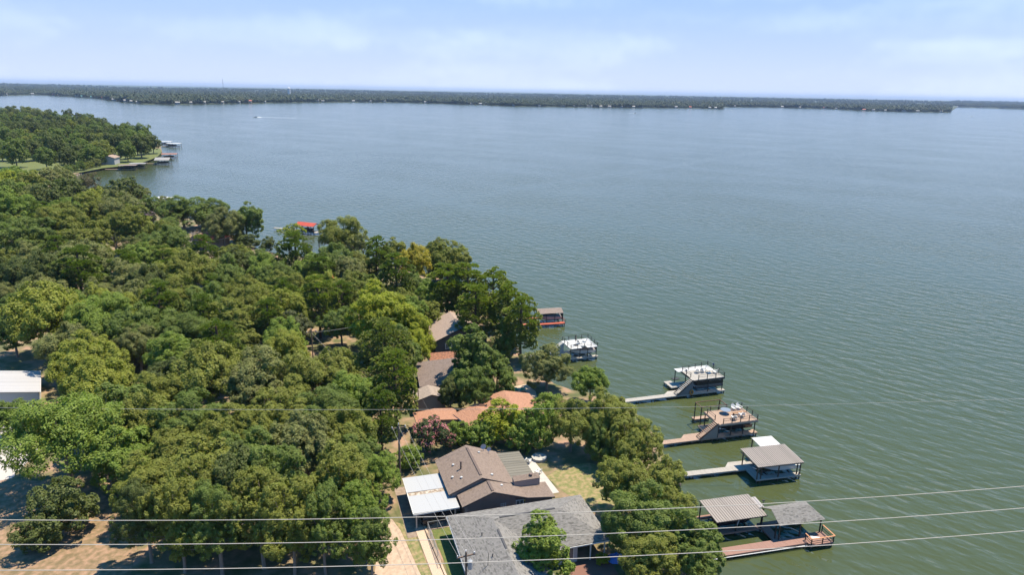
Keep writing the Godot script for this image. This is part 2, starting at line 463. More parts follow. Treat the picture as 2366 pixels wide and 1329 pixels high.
# ------------------------------------------------------------------ surfaces with pieces
# boards side by side over a rectangle, with joints between them; along = true lays them along x
func boards(b: Builder, x0: float, x1: float, z0: float, z1: float, y: float, along := false, w := 0.15, t := 0.05) -> void:
	var span := (z1 - z0) if along else (x1 - x0)
	var many := maxi(1, int(round(span / w)))
	var step := span / many
	for i in many:
		b.col = tint(0.10)
		var a := i * step + 0.006
		var e := (i + 1) * step - 0.006
		if along:
			b.box(x0, x1, y - t, y, z0 + a, z0 + e)
		else:
			b.box(x0 + a, x0 + e, y - t, y, z0, z1)
	b.col = Color(1, 1, 1)

# lapped shingles between an eave line a-b and a ridge line d-c
func shingles(b: Builder, a: Vector3, e: Vector3, c: Vector3, d: Vector3, course: float, tab: float, spread: float) -> void:
	var up := ((d + c) * 0.5 - (a + e) * 0.5)
	var nn := (e - a).cross(up).normalized()
	if nn.y < 0:
		nn = -nn
	var rows := maxi(1, int(ceil(up.length() / course)))
	for i in rows:
		var t0 := float(i) / rows
		var t1 := minf(1.0, float(i + 1.25) / rows)
		var l0 := a.lerp(d, t0)
		var r0 := e.lerp(c, t0)
		var l1 := a.lerp(d, t1)
		var r1 := e.lerp(c, t1)
		var wide := l0.distance_to(r0)
		var off := rng.randf() * tab
		var x := -off
		while x < wide:
			var s0 := clampf(x / wide, 0, 1)
			var s1 := clampf((x + tab - 0.008) / wide, 0, 1)
			x += tab
			if s1 - s0 < 0.0005:
				continue
			var k := 1.0 + rng.randf_range(-spread, spread)
			if rng.randf() < 0.12:
				k *= 1.0 + spread * 1.1
			b.col = Color(k, k, k * rng.randf_range(0.97, 1.03))
			var h := nn * (0.03 + rng.randf() * 0.008)
			var p0 := l0.lerp(r0, s0)
			var p1 := l0.lerp(r0, s1)
			var q0 := l1.lerp(r1, s0)
			var q1 := l1.lerp(r1, s1)
			if nn.dot((q1 - p0).cross(p1 - p0)) > 0:
				b.quad(p0 + h, p1 + h, q1 + nn * 0.006, q0 + nn * 0.006)
				b.quad(p0, p1, p1 + h, p0 + h)
			else:
				b.quad(p1 + h, p0 + h, q0 + nn * 0.006, q1 + nn * 0.006)
				b.quad(p1, p0, p0 + h, p1 + h)
	b.col = Color(1, 1, 1)

# ribbed metal sheet: corners in turning order, ribs run from side a-b to side e-d
func ribbed(b: Builder, a: Vector3, e: Vector3, c: Vector3, d: Vector3, pitch := 0.3, rib := 0.06, spread := 0.14) -> void:
	var wide := a.distance_to(e)
	var many := maxi(1, int(wide / pitch))
	for i in many:
		var s0 := float(i) / many
		var s1 := float(i + 1) / many
		b.col = tint(spread)
		b.slab(a.lerp(e, s0), a.lerp(e, s1), d.lerp(c, s1), d.lerp(c, s0), 0.04)
		var p := a.lerp(e, s0 + 0.06 / wide)
		var q := d.lerp(c, s0 + 0.06 / wide)
		b.beam(p + Vector3(0, rib * 0.45, 0), q + Vector3(0, rib * 0.45, 0), 0.07, rib)
	b.col = Color(1, 1, 1)

# ------------------------------------------------------------------ docks
func legs(o: Node3D, spots: Array, y0: float, y1: float, m: Material, w := 0.13, called := "post") -> void:
	for s in spots:
		var b := Builder.new()
		b.box(s[0] - w / 2, s[0] + w / 2, y0, y1, -s[1] - w / 2, -s[1] + w / 2)
		part(o, called, b, m)

# railing along a line of points (x, v), with posts and two rails
func railing(o: Node3D, line: Array, y: float, h: float, m: Material, every := 1.7, rails := [0.55, 0.98]) -> void:
	for i in line.size() - 1:
		var p := Vector3(line[i][0], y, -line[i][1])
		var q := Vector3(line[i + 1][0], y, -line[i + 1][1])
		var many := maxi(1, int(round(p.distance_to(q) / every)))
		for k in range(0 if i == 0 else 1, many + 1):
			var s := p.lerp(q, float(k) / many)
			var b := Builder.new()
			b.box(s.x - 0.05, s.x + 0.05, y, y + h + 0.06, s.z - 0.05, s.z + 0.05)
			part(o, "railing_post", b, m)
		for r in rails:
			var b := Builder.new()
			b.beam(p + Vector3(0, h * r, 0), q + Vector3(0, h * r, 0), 0.05, 0.05)
			part(o, "rail", b, m)

# flight of steps along +x from x0 (at y0) to x1 (at y1), between v0 and v1
func stairs(o: Node3D, x0: float, x1: float, y0: float, y1: float, v0: float, v1: float, m: Material, dark: Material, panel: Material) -> void:
	var many := 13
	for i in many:
		var b := Builder.new()
		var x := lerpf(x0, x1, (i + 0.5) / many)
		var y := lerpf(y0, y1, (i + 1.0) / many)
		b.box(x - 0.13, x + 0.13, y - 0.045, y, -v1, -v0)
		part(o, "step", b, m)
	for v in [v0, v1]:
		var b := Builder.new()
		b.beam(Vector3(x0, y0 + 0.05, -v), Vector3(x1, y1 - 0.1, -v), 0.06, 0.26)
		part(o, "stringer", b, dark)
	if panel:
		var b := Builder.new()
		var many2 := 14
		for i in many2:
			var xa := lerpf(x0 + 0.3, x1, float(i) / many2)
			var xb := lerpf(x0 + 0.3, x1, float(i + 1) / many2) - 0.012
			var ya := lerpf(y0, y1, (xa - x0) / (x1 - x0)) - 0.16
			var yb := lerpf(y0, y1, (xb - x0) / (x1 - x0)) - 0.16
			var z := -v0 + 0.04
			b.col = tint(0.06)
			b.hexa([Vector3(xa, y0, z - 0.03), Vector3(xb, y0, z - 0.03), Vector3(xb, y0, z), Vector3(xa, y0, z), Vector3(xa, ya, z - 0.03), Vector3(xb, yb, z - 0.03), Vector3(xb, yb, z), Vector3(xa, ya, z)])
		part(o, "side_panel", b, panel)

func fascia(o: Node3D, x0: float, x1: float, v0: float, v1: float, y: float, h: float, m: Material) -> void:
	var b := Builder.new()
	b.box(x0 - 0.05, x1 + 0.05, y - h, y, -v0, -v0 + 0.06)
	b.box(x0 - 0.05, x1 + 0.05, y - h, y, -v1 - 0.06, -v1)
	b.box(x0 - 0.05, x0, y - h, y, -v1, -v0)
	b.box(x1, x1 + 0.05, y - h, y, -v1, -v0)
	part(o, "fascia", b, m)

func deck_piece(o: Node3D, called: String, x0: float, x1: float, v0: float, v1: float, y: float, m: Material, along := false) -> void:
	var b := Builder.new()
	boards(b, x0, x1, -v1, -v0, y, along)
	b.box(x0 + 0.03, x1 - 0.03, y - 0.24, y - 0.055, -v1 + 0.02, -v1 + 0.1)
	b.box(x0 + 0.03, x1 - 0.03, y - 0.24, y - 0.055, -v0 - 0.1, -v0 - 0.02)
	b.box(x0 + 0.02, x0 + 0.1, y - 0.24, y - 0.055, -v1 + 0.11, -v0 - 0.11)
	b.box(x1 - 0.1, x1 - 0.02, y - 0.24, y - 0.055, -v1 + 0.11, -v0 - 0.11)
	part(o, called, b, m)

# a deck corner cut at an angle, outline in (x, v)
func wedge(o: Node3D, pts: Array, y: float, m: Material) -> void:
	var p := PackedVector2Array()
	for q in pts:
		p.append(Vector2(q[0], -q[1]))
	var b := Builder.new()
	b.poly(p, y - 0.2, y)
	part(o, "corner_deck", b, m)

func lift(o: Node3D, x0: float, x1: float, v0: float, v1: float, y: float, m: Material) -> void:
	for x in [x0, x1]:
		var b := Builder.new()
		b.beam(Vector3(x, y, -v0), Vector3(x, y, -v1), 0.12, 0.16)
		part(o, "lift_beam", b, m)
	for v in [lerpf(v0, v1, 0.3), lerpf(v0, v1, 0.7)]:
		var b := Builder.new()
		b.beam(Vector3(x0 - 0.5, y + 0.16, -v), Vector3(x1 + 0.5, y + 0.16, -v), 0.12, 0.14)
		part(o, "lift_bunk", b, m)

# ------------------------------------------------------------------ boats
# hull from stern (x = 0) to bow (x = l), sides from keel to gunwale
func hull_mesh(l: float, beam: float, h: float, flat := false) -> Builder:
	var b := Builder.new()
	var rows := []
	for i in 13:
		var t := i / 12.0
		var w := beam / 2.0 * (1.0 - pow(maxf(0.0, (t - 0.45) / 0.55), 2.4) * (0.35 if flat else 0.985))
		var keel := h * 0.62 * pow(maxf(0.0, (t - 0.55) / 0.45), 2.0)
		var top := h * (0.86 + 0.24 * t)
		rows.append([Vector3(t * l, keel, 0), Vector3(t * l, keel + (h * 0.28 if t < 0.9 else h * 0.2), w * 0.82), Vector3(t * l, top, w)])
	for i in 12:
		for s in [1.0, -1.0]:
			for k in 2:
				var f := Vector3(1, 1, s)
				var a: Vector3 = rows[i][k] * f
				var e: Vector3 = rows[i + 1][k] * f
				var c: Vector3 = rows[i + 1][k + 1] * f
				var d: Vector3 = rows[i][k + 1] * f
				if s > 0:
					b.quad(a, e, c, d)
				else:
					b.quad(e, a, d, c)
	b.quad(rows[0][0], rows[0][1], rows[0][2], rows[0][2] * Vector3(1, 1, -1))
	b.tri(rows[0][0], rows[0][2] * Vector3(1, 1, -1), rows[0][1] * Vector3(1, 1, -1))
	return b

func boat_cover(l: float, beam: float, h: float, x0: float, x1: float, hump: float) -> Builder:
	var b := Builder.new()
	var prev := []
	for i in 13:
		var t := lerpf(x0, x1, i / 12.0)
		var w := beam / 2.0 * (1.0 - pow(maxf(0.0, (t - 0.45) / 0.55), 2.4) * 0.985) * 1.01
		var y := h * (0.86 + 0.24 * t) + 0.015
		var up := hump * sin(PI * clampf((i / 12.0) * 0.8 + 0.15, 0, 1))
		var row := [Vector3(t * l, y, -w), Vector3(t * l, y + up * 0.8, -w * 0.5), Vector3(t * l, y + up, 0), Vector3(t * l, y + up * 0.8, w * 0.5), Vector3(t * l, y, w)]
		if i > 0:
			for k in 4:
				b.quad(prev[k], row[k], row[k + 1], prev[k + 1])
		prev = row
	return b

func outboard(o: Node3D, x: float, y: float, m: Material) -> void:
	var b := Builder.new()
	b.hexa([Vector3(x - 0.55, y + 0.35, -0.2), Vector3(x + 0.05, y + 0.3, -0.22), Vector3(x + 0.05, y + 0.3, 0.22), Vector3(x - 0.55, y + 0.35, 0.2), Vector3(x - 0.5, y + 0.9, -0.14), Vector3(x - 0.05, y + 0.95, -0.17), Vector3(x - 0.05, y + 0.95, 0.17), Vector3(x - 0.5, y + 0.9, 0.14)])
	b.box(x - 0.38, x - 0.12, y - 0.55, y + 0.3, -0.07, 0.07)
	b.hexa([Vector3(x - 0.6, y - 0.7, -0.05), Vector3(x - 0.05, y - 0.7, -0.05), Vector3(x - 0.05, y - 0.7, 0.05), Vector3(x - 0.6, y - 0.7, 0.05), Vector3(x - 0.5, y - 0.5, -0.06), Vector3(x - 0.1, y - 0.5, -0.06), Vector3(x - 0.1, y - 0.5, 0.06), Vector3(x - 0.5, y - 0.5, 0.06)])
	part(o, "outboard_motor", b, m)

func motor_boat(called: String, label: String, at: Vector3, turn: float, l: float, beam: float, hull: Material, top: Material, cover: bool, motor := true) -> Node3D:
	var o := thing(called, label, "boat", at, turn)
	part(o, "hull", hull_mesh(l, beam, 1.05), hull)
	if cover:
		part(o, "boat_cover", boat_cover(l, beam, 1.05, 0.02, 0.97, 0.5), top)
	else:
		part(o, "foredeck", boat_cover(l, beam, 1.05, 0.6, 0.985, 0.16), top)
		var b := Builder.new()
		b.box(0.15, l * 0.6, 0.42, 0.5, -beam * 0.38, beam * 0.38)
		part(o, "cockpit_floor", b, mat("boat floor", 0.262, 0.255, 0.24, 0.8))
		for s in [-1.0, 1.0]:
			var r := Builder.new()
			r.beam(Vector3(0.02, 0.94, s * beam * 0.47), Vector3(l * 0.6, 1.1, s * beam * 0.47), 0.16, 0.1)
			part(o, "gunwale", r, top)
		for s in [-0.5, 0.5]:
			var k := Builder.new()
			k.box(l * 0.36, l * 0.36 + 0.5, 0.5, 0.85, s - 0.25, s + 0.25)
			k.box(l * 0.36, l * 0.36 + 0.12, 0.85, 1.3, s - 0.25, s + 0.25)
			part(o, "seat", k, mat("boat seat", 0.413, 0.405, 0.375, 0.6))
		var bench := Builder.new()
		bench.box(0.25, 0.8, 0.5, 0.85, -beam * 0.36, beam * 0.36)
		bench.box(0.18, 0.3, 0.85, 1.25, -beam * 0.36, beam * 0.36)
		part(o, "stern_bench", bench, mat("boat seat", 0.413, 0.405, 0.375, 0.6))
	var wsh := Builder.new()
	for s in [-1.0, 1.0]:
		wsh.quad(Vector3(l * 0.6, 1.12, s * beam * 0.05), Vector3(l * 0.52, 1.12, s * beam * 0.42), Vector3(l * 0.47, 1.5, s * beam * 0.38), Vector3(l * 0.54, 1.55, s * beam * 0.05))
		wsh.quad(Vector3(l * 0.52, 1.12, s * beam * 0.42), Vector3(l * 0.34, 1.05, s * beam * 0.45), Vector3(l * 0.33, 1.3, s * beam * 0.42), Vector3(l * 0.47, 1.5, s * beam * 0.38))
	if not cover:
		part(o, "windshield", wsh, mat("tinted screen", 0.0225, 0.0263, 0.03, 0.1))
	if motor:
		outboard(o, -0.05, 0.62, mat("motor black", 0.015, 0.015, 0.0165, 0.35))
	return o

func pontoon_boat(label: String, at: Vector3, turn: float) -> void:
	var o := thing("pontoon_boat", label, "boat", at, turn)
	for s in [-0.85, 0.85]:
		var b := Builder.new()
		b.tube(Vector3(0, 0.3, s), Vector3(5.6, 0.3, s), 0.3, 0.3, 10)
		b.tube(Vector3(5.6, 0.3, s), Vector3(6.2, 0.45, s), 0.3, 0.06, 10)
		part(o, "pontoon", b, mat("dull aluminium", 0.08, 0.08, 0.085, 0.5, 0.5))
	var d := Builder.new()
	d.box(0, 6.0, 0.62, 0.72, -1.2, 1.2)
	part(o, "deck", d, mat("boat floor", 0.262, 0.255, 0.24, 0.8))
	var f := Builder.new()
	f.box(0.1, 5.8, 0.722, 1.4, -1.19, -1.14)
	f.box(0.1, 5.8, 0.722, 1.4, 1.14, 1.19)
	f.box(5.75, 5.8, 0.722, 1.4, -1.13, 1.13)
	part(o, "side_fence", f, mat("navy panel", 0.015, 0.0165, 0.0225, 0.3))
	for s in [-0.75, 0.75]:
		var k := Builder.new()
		k.box(0.5, 2.4, 0.722, 1.15, s - 0.3, s + 0.3)
		k.box(0.5, 2.4, 1.15, 1.5, s + (0.2 if s > 0 else -0.3), s + (0.3 if s > 0 else -0.2))
		part(o, "couch", k, mat("boat couch", 0.3, 0.277, 0.24, 0.7))
	var hp := Builder.new()
	hp.box(3.0, 3.5, 0.722, 1.55, -0.7, -0.1)
	part(o, "helm_console", hp, mat("boat couch", 0.3, 0.277, 0.24, 0.7))
	for x in [1.2, 1.9]:
		var a := Builder.new()
		for k in 8:
			var t0 := PI * k / 8.0
			var t1 := PI * (k + 1) / 8.0
			a.tube(Vector3(x + sin(t0) * 0.4, 1.4 + sin(t0) * 0.75, cos(t0) * 1.15), Vector3(x + sin(t1) * 0.4, 1.4 + sin(t1) * 0.75, cos(t1) * 1.15), 0.03, 0.03, 5, false)
		part(o, "top_hoop", a, mat("motor black", 0.015, 0.015, 0.0165, 0.35))
	outboard(o, 0.0, 0.7, mat("motor black", 0.015, 0.015, 0.0165, 0.35))

# ------------------------------------------------------------------ furniture
var chair_parts := []
func slat_chair(label: String, at: Vector3, turn: float, m: Material, group := "", called := "slatted_chair") -> void:
	if chair_parts.is_empty():
		var seat := Builder.new()
		for k in 5:
			var x := -0.24 + k * 0.125
			seat.hexa([Vector3(x, 0.30 + k * 0.018, -0.27), Vector3(x + 0.11, 0.318 + k * 0.018, -0.27), Vector3(x + 0.11, 0.318 + k * 0.018, 0.27), Vector3(x, 0.30 + k * 0.018, 0.27), Vector3(x, 0.33 + k * 0.018, -0.27), Vector3(x + 0.11, 0.348 + k * 0.018, -0.27), Vector3(x + 0.11, 0.348 + k * 0.018, 0.27), Vector3(x, 0.33 + k * 0.018, 0.27)])
		var back := Builder.new()
		for k in 5:
			var z := (k - 2) * 0.115
			var tall: float = [0.86, 0.94, 0.98, 0.94, 0.86][k]
			back.beam(Vector3(-0.26, 0.30, z), Vector3(-0.26 - tall * 0.3, 0.30 + tall * 0.72, z * 1.15), 0.1, 0.03)
		var arm := Builder.new()
		arm.box(-0.42, 0.38, 0.55, 0.58, -0.07, 0.07)
		var front := Builder.new()
		front.box(-0.04, 0.04, 0.0, 0.55, -0.03, 0.03)
		chair_parts = [seat.mesh(), back.mesh(), arm.mesh(), front.mesh()]
	var o := thing(called, label, "chair", at, turn, group)
	shared(o, "seat", chair_parts[0], m)
	shared(o, "backrest", chair_parts[1], m)
	for s in [-0.36, 0.36]:
		shared(o, "armrest", chair_parts[2], m, Vector3(0, 0, s))
		shared(o, "leg", chair_parts[3], m, Vector3(0.33, 0, s))
		shared(o, "leg", chair_parts[3], m, Vector3(-0.33, 0, s))

func round_table(label: String, at: Vector3, r: float, m: Material) -> void:
	var o := thing("round_table", label, "table", at)
	var b := Builder.new()
	b.tube(Vector3(0, 0.70, 0), Vector3(0, 0.74, 0), r, r, 20)
	part(o, "table_top", b, m)
	var l := Builder.new()
	l.tube(Vector3(0, 0.04, 0), Vector3(0, 0.70, 0), 0.06, 0.05, 8)
	part(o, "pedestal", l, m)
	var f := Builder.new()
	f.tube(Vector3(0, 0, 0), Vector3(0, 0.04, 0), r * 0.55, r * 0.5, 14)
	part(o, "foot", f, m)

# world place of a point (x, v) of a dock
func dock_at(o: Node3D, x: float, v: float, y: float) -> Vector3:
	return o.transform * Vector3(x, y, -v)

func pile_spots(x0: float, x1: float, v0: float, v1: float, step: float) -> Array:
	var out := []
	var many := maxi(1, int(round((x1 - x0) / step)))
	for i in many + 1:
		var x := lerpf(x0, x1, float(i) / many)
		out.append([x, v0 + 0.16])
		out.append([x, v1 - 0.16])
	return out

func build_docks() -> void:
	rng.seed = 21
	var black := mat("dock steel", 0.0165, 0.0158, 0.0158, 0.55)
	var brown := mat("dock brown steel", 0.0413, 0.027, 0.021, 0.6)
	var grey := mat("grey decking", 0.277, 0.259, 0.232, 0.85)
	var tan := mat("tan decking", 0.27, 0.19, 0.14, 0.85)
	var white := mat("white metal", 0.44, 0.44, 0.43, 0.5)
	var galv := mat("weathered sheet metal", 0.215, 0.19, 0.17, 0.5, 0.25)
	var plastic := mat("white plastic", 0.55, 0.55, 0.53, 0.5)
	var d2r := PI / 180.0
	# --- grey two-level dock
	var o := thing("boat_dock", "two-level grey boat dock with white edge strip, black railings and black pontoon boat", "dock", Vector3(31.0, 0, -117.6), 17.0 * d2r)
	deck_piece(o, "walkway", -14.5, 0.2, 0.0, 1.25, 0.7, grey)
	deck_piece(o, "platform", 0.21, 3.5, 0.0, 2.3, 0.7, grey)
	wedge(o, [[-1.6, 1.26], [0.2, 1.26], [0.2, 2.3], [-0.4, 2.3]], 0.7, grey)
	deck_piece(o, "cross_deck", 2.7, 3.5, 2.31, 5.6, 0.7, grey)
	deck_piece(o, "finger", 3.51, 10.7, 0.0, 0.95, 0.7, grey)
	deck_piece(o, "finger", 3.51, 10.4, 4.9, 5.6, 0.7, grey)
	deck_piece(o, "side_platform", 1.1, 2.69, 3.5, 6.6, 0.7, grey, true)
	var b := Builder.new()
	boards(b, 3.6, 10.2, -4.3, 0.1, 3.5, true)
	part(o, "upper_deck", b, grey)
	b = Builder.new()
	ribbed(b, Vector3(2.7, 3.5, -5.9), Vector3(10.2, 3.5, -5.9), Vector3(10.2, 3.5, -4.31), Vector3(2.7, 3.5, -4.31), 0.9, 0.03)
	part(o, "white_roof_strip", b, white)
	fascia(o, 3.6, 10.2, -0.1, 5.9, 3.44, 0.28, black)
	legs(o, [[3.7, 0.3], [10.1, 0.3], [7.0, 0.3], [3.0, 5.7], [10.1, 5.7], [7.0, 5.7], [3.7, 3.0]], -2.0, 3.4, black)
	legs(o, pile_spots(-14.0, -1.0, 0.0, 1.25, 3.2), -2.0, 0.45, black, 0.14, "pile")
	legs(o, [[0.4, 0.2], [2.4, 0.2], [5.3, 0.2], [8.6, 0.2], [10.5, 0.2], [0.5, 2.1], [1.2, 6.4], [2.5, 6.4], [1.2, 3.7]], -2.0, 0.45, black, 0.14, "pile")
	stairs(o, 0.3, 3.6, 0.7, 3.5, 0.05, 1.15, grey, black, mat("grey siding", 0.15, 0.143, 0.139, 0.8))
	railing(o, [[4.6, 0.0], [10.15, 0.0], [10.15, 5.8], [3.7, 4.4], [3.7, 1.3]], 3.5, 0.92, black)
	lift(o, 5.2, 9.6, 1.0, 4.9, 0.8, black)
	b = Builder.new()
	b.beam(Vector3(3.0, 1.0, -6.6), Vector3(4.4, 1.0, -6.6), 0.9, 0.12)
	part(o, "personal_lift", b, black)
	var a := 17.0 * d2r
	pontoon_boat("black pontoon boat with outboard hanging under the grey two-level dock", dock_at(o, 10.9, 2.3, 0.95), a + PI)
	slat_chair("white slatted chair standing tallest at the far rail of the grey dock", dock_at(o, 8.3, 4.2, 3.5), a + 2.6, plastic, "white chairs on the grey dock")
	slat_chair("white slatted chair nearest the stairs on the grey dock", dock_at(o, 6.2, 3.1, 3.5), a + 1.0, plastic, "white chairs on the grey dock")
	slat_chair("white slatted chair beside the round table, second from the stairs, on grey dock", dock_at(o, 7.4, 3.0, 3.5), a + 0.4, plastic, "white chairs on the grey dock")
	slat_chair("white slatted chair nearest the corner post over the lake on grey dock", dock_at(o, 9.4, 2.0, 3.5), a + 2.2, plastic, "white chairs on the grey dock")
	round_table("round white table amid the chairs on the grey two-level dock", dock_at(o, 8.5, 2.4, 3.5), 0.6, plastic)
	flag("dark flag with white stars on the far rail of the grey dock", dock_at(o, 10.22, 3.6, 4.25), a, true)
	flag("small red white flag on the stair rail of the grey dock", dock_at(o, 3.62, 2.6, 4.1), a, false)
	var ring := thing("life_ring", "orange ring float leaning on the stair panel of grey dock", "float", dock_at(o, 3.3, -0.12, 1.15), a)
	b = Builder.new()
	for k in 16:
		var t0 := TAU * k / 16.0
		var t1 := TAU * (k + 1) / 16.0
		b.tube(Vector3(cos(t0) * 0.3, sin(t0) * 0.42, 0), Vector3(cos(t1) * 0.3, sin(t1) * 0.42, 0), 0.12, 0.12, 8, false)
	part(ring, "ring", b, mat("orange vinyl", 0.413, 0.165, 0.0225, 0.5))
	# --- tan two-level dock
	a = 15.5 * d2r
	o = thing("boat_dock", "two-level tan boat dock with brown posts, open side frame and covered black boat", "dock", Vector3(31.1, 0, -100.85), a)
	deck_piece(o, "walkway", -8.5, -1.6, 0.0, 1.2, 0.7, tan)
	deck_piece(o, "landing", -1.59, 0.3, 0.0, 2.2, 0.7, tan)
	wedge(o, [[-2.6, 1.21], [-1.6, 1.21], [-1.6, 2.2]], 0.7, tan)
	deck_piece(o, "platform", 0.31, 2.3, 0.0, 2.2, 0.7, tan)
	deck_piece(o, "platform", 2.31, 3.5, 0.0, 4.6, 0.7, tan)
	deck_piece(o, "finger", 3.51, 11.0, 0.0, 1.2, 0.7, tan)
	deck_piece(o, "finger", 3.51, 10.2, 4.0, 4.6, 0.7, tan)
	deck_piece(o, "side_platform", 2.9, 6.0, 6.7, 7.7, 0.7, tan, true)
	b = Builder.new()
	boards(b, 3.3, 10.5, -4.5, 0.35, 3.25, true)
	part(o, "upper_deck", b, tan)
	fascia(o, 3.3, 10.5, -0.35, 4.5, 3.195, 0.3, mat("tan fascia", 0.27, 0.21, 0.165, 0.8))
	legs(o, [[3.45, 0.1], [10.3, 0.1], [5.8, 0.1], [8.1, 0.1], [3.45, 4.3], [10.3, 4.3], [7.0, 4.3]], -2.0, 3.19, brown)
	legs(o, [[2.9, 6.75], [7.6, 6.75], [2.9, 4.75]], -2.0, 3.9, brown)
	for q in [[[2.9, 6.75], [7.6, 6.75]], [[2.9, 4.75], [2.9, 6.75]], [[7.6, 4.4], [7.6, 6.75]], [[2.9, 4.75], [7.6, 4.75]]]:
		b = Builder.new()
		b.beam(Vector3(q[0][0], 3.95, -q[0][1]), Vector3(q[1][0], 3.95, -q[1][1]), 0.1, 0.1)
		part(o, "frame_beam", b, mat("rusty brown steel", 0.0975, 0.045, 0.03, 0.7))
	legs(o, pile_spots(-8.0, -1.0, 0.0, 1.2, 3.4), -2.0, 0.45, brown, 0.14, "pile")
	legs(o, [[0.6, 0.2], [2.6, 0.2], [5.2, 0.2], [8.0, 0.2], [10.8, 0.2], [3.1, 7.5], [5.8, 7.5], [5.8, 6.9]], -2.0, 0.45, brown, 0.14, "pile")
	stairs(o, 0.1, 3.3, 0.7, 3.25, 0.0, 1.05, tan, mat("stair brown", 0.09, 0.0413, 0.0263, 0.75), mat("tan siding", 0.255, 0.21, 0.176, 0.85))
	railing(o, [[4.0, -0.28], [10.42, -0.28], [10.42, 4.4], [4.4, 4.4]], 3.25, 0.9, black)
	railing(o, [[3.36, 1.2], [3.36, 3.6]], 3.25, 0.9, brown)
	lift(o, 4.8, 9.2, 1.2, 4.0, 0.62, black)
	motor_boat("motor_boat", "black boat under a black cover below the tan two-level dock", dock_at(o, 10.6, 2.1, 0.85), a + PI, 6.4, 2.2, mat("gloss black hull", 0.0135, 0.0135, 0.0165, 0.25), mat("black canvas", 0.0112, 0.0112, 0.015, 0.8), true)
	slat_chair("white slatted chair at the far rail beside its twin on tan dock", dock_at(o, 8.6, 3.9, 3.25), a - 1.6, plastic, "white chairs on the tan dock")
	slat_chair("white slatted chair in the far lakeside corner of the tan dock", dock_at(o, 9.6, 3.9, 3.25), a - 1.4, plastic, "white chairs on the tan dock")
	slat_chair("white slatted chair by the near rail closer to the stairs, tan dock", dock_at(o, 6.6, 0.7, 3.25), a + 1.3, plastic, "white chairs on the tan dock")
	slat_chair("white slatted chair by the near rail closer to the lake, tan dock", dock_at(o, 8.5, 1.4, 3.25), a + 1.6, plastic, "white chairs on the tan dock")
	round_table("round glass-grey table between benches on the tan dock", dock_at(o, 6.4, 3.0, 3.25), 0.85, mat("blue grey glass", 0.165, 0.188, 0.217, 0.2))
	for s in [[7.3, 2.2, 9.7, 2.2]]:
		var bench := thing("wooden_bench", "long low wooden bench on the tan two-level dock", "bench", dock_at(o, s[0], s[1], 3.25), a)
		b = Builder.new()
		b.box(0, 2.4, 0.38, 0.44, -0.2, 0.2)
		part(bench, "seat", b, mat("cedar", 0.225, 0.12, 0.06, 0.8))
		for x in [0.15, 2.2]:
			b = Builder.new()
			b.box(x, x + 0.06, 0, 0.38, -0.18, 0.18)
			part(bench, "leg", b, mat("cedar", 0.225, 0.12, 0.06, 0.8))
	# --- single slip with sheet-metal roof, and the small white roof behind it
	a = 13.0 * d2r
	o = thing("boat_dock", "single boat slip under a ribbed grey metal roof with white boat", "dock", Vector3(36.49, 0, -88.98), a)
	deck_piece(o, "walkway", -12.5, -1.6, 3.0, 4.2, 0.7, grey)
	deck_piece(o, "landing", -1.59, 0.0, 2.95, 5.4, 0.7, grey, true)
	wedge(o, [[-2.7, 4.21], [-1.6, 4.21], [-1.6, 5.4]], 0.7, grey)
	deck_piece(o, "platform", 0.01, 1.3, 0.0, 5.4, 0.7, grey)
	deck_piece(o, "finger", 1.31, 7.4, 0.0, 0.95, 0.7, grey)
	deck_piece(o, "finger", 1.31, 7.3, 4.1, 5.0, 0.7, grey)
	b = Builder.new()
	ribbed(b, Vector3(-0.3, 3.35, -4.6), Vector3(7.3, 3.35, -4.6), Vector3(7.3, 3.05, 0.4), Vector3(-0.3, 3.05, 0.4), 0.33)
	part(o, "metal_roof", b, galv)
	b = Builder.new()
	b.box(-0.3, 7.3, 2.82, 3.0, 0.3, 0.36)
	b.box(-0.3, -0.24, 2.86, 3.02, -4.4, 0.29)
	b.box(7.24, 7.3, 2.86, 3.02, -4.4, 0.29)
	part(o, "fascia", b, mat("roof edge brown", 0.12, 0.09, 0.0713, 0.7))
	b = Builder.new()
	ribbed(b, Vector3(3.4, 3.25, -7.5), Vector3(6.9, 3.25, -7.5), Vector3(6.9, 3.1, -4.75), Vector3(3.4, 3.1, -4.75), 1.1, 0.025)
	part(o, "white_roof", b, white)
	legs(o, [[0.1, 0.15], [3.6, 0.15], [7.2, 0.15], [0.1, 4.2], [3.6, 4.2], [7.2, 4.2], [0.7, 0.15], [6.8, 0.3]], -2.0, 3.0, brown)
	legs(o, [[3.5, 7.3], [6.8, 7.3], [3.5, 5.1], [6.8, 5.1]], -2.0, 3.05, brown)
	legs(o, pile_spots(-12.0, -1.8, 3.0, 4.2, 3.4), -2.0, 0.45, brown, 0.14, "pile")
	lift(o, 2.4, 6.2, 0.95, 4.1, 0.6, black)
	motor_boat("motor_boat", "white runabout with dark lower hull under ribbed metal roof", dock_at(o, 7.9, 2.0, 0.82), a + PI, 6.2, 2.1, mat("white gelcoat", 0.54, 0.54, 0.54, 0.25), mat("white gelcoat", 0.54, 0.54, 0.54, 0.25), false)
	b = Builder.new()
	b.tube(Vector3(7.25, 0.72, -0.3), Vector3(7.25, 1.0, -0.3), 0.12, 0.1, 8)
	part(o, "cleat_bucket", b, plastic)
	# --- double dock with shingled roof
	a = 14.0 * d2r
	var red := mat("red brown decking", 0.217, 0.124, 0.0975, 0.85)
	o = thing("boat_dock", "double dock with ribbed metal roof, grey shingle roof and red-brown walkway", "dock", Vector3(27.06, 0, -71.71), a)
	deck_piece(o, "walkway", -3.0, 11.3, 0.0, 1.45, 0.7, red)
	deck_piece(o, "end_deck", 11.31, 14.7, -0.6, 1.75, 0.7, red)
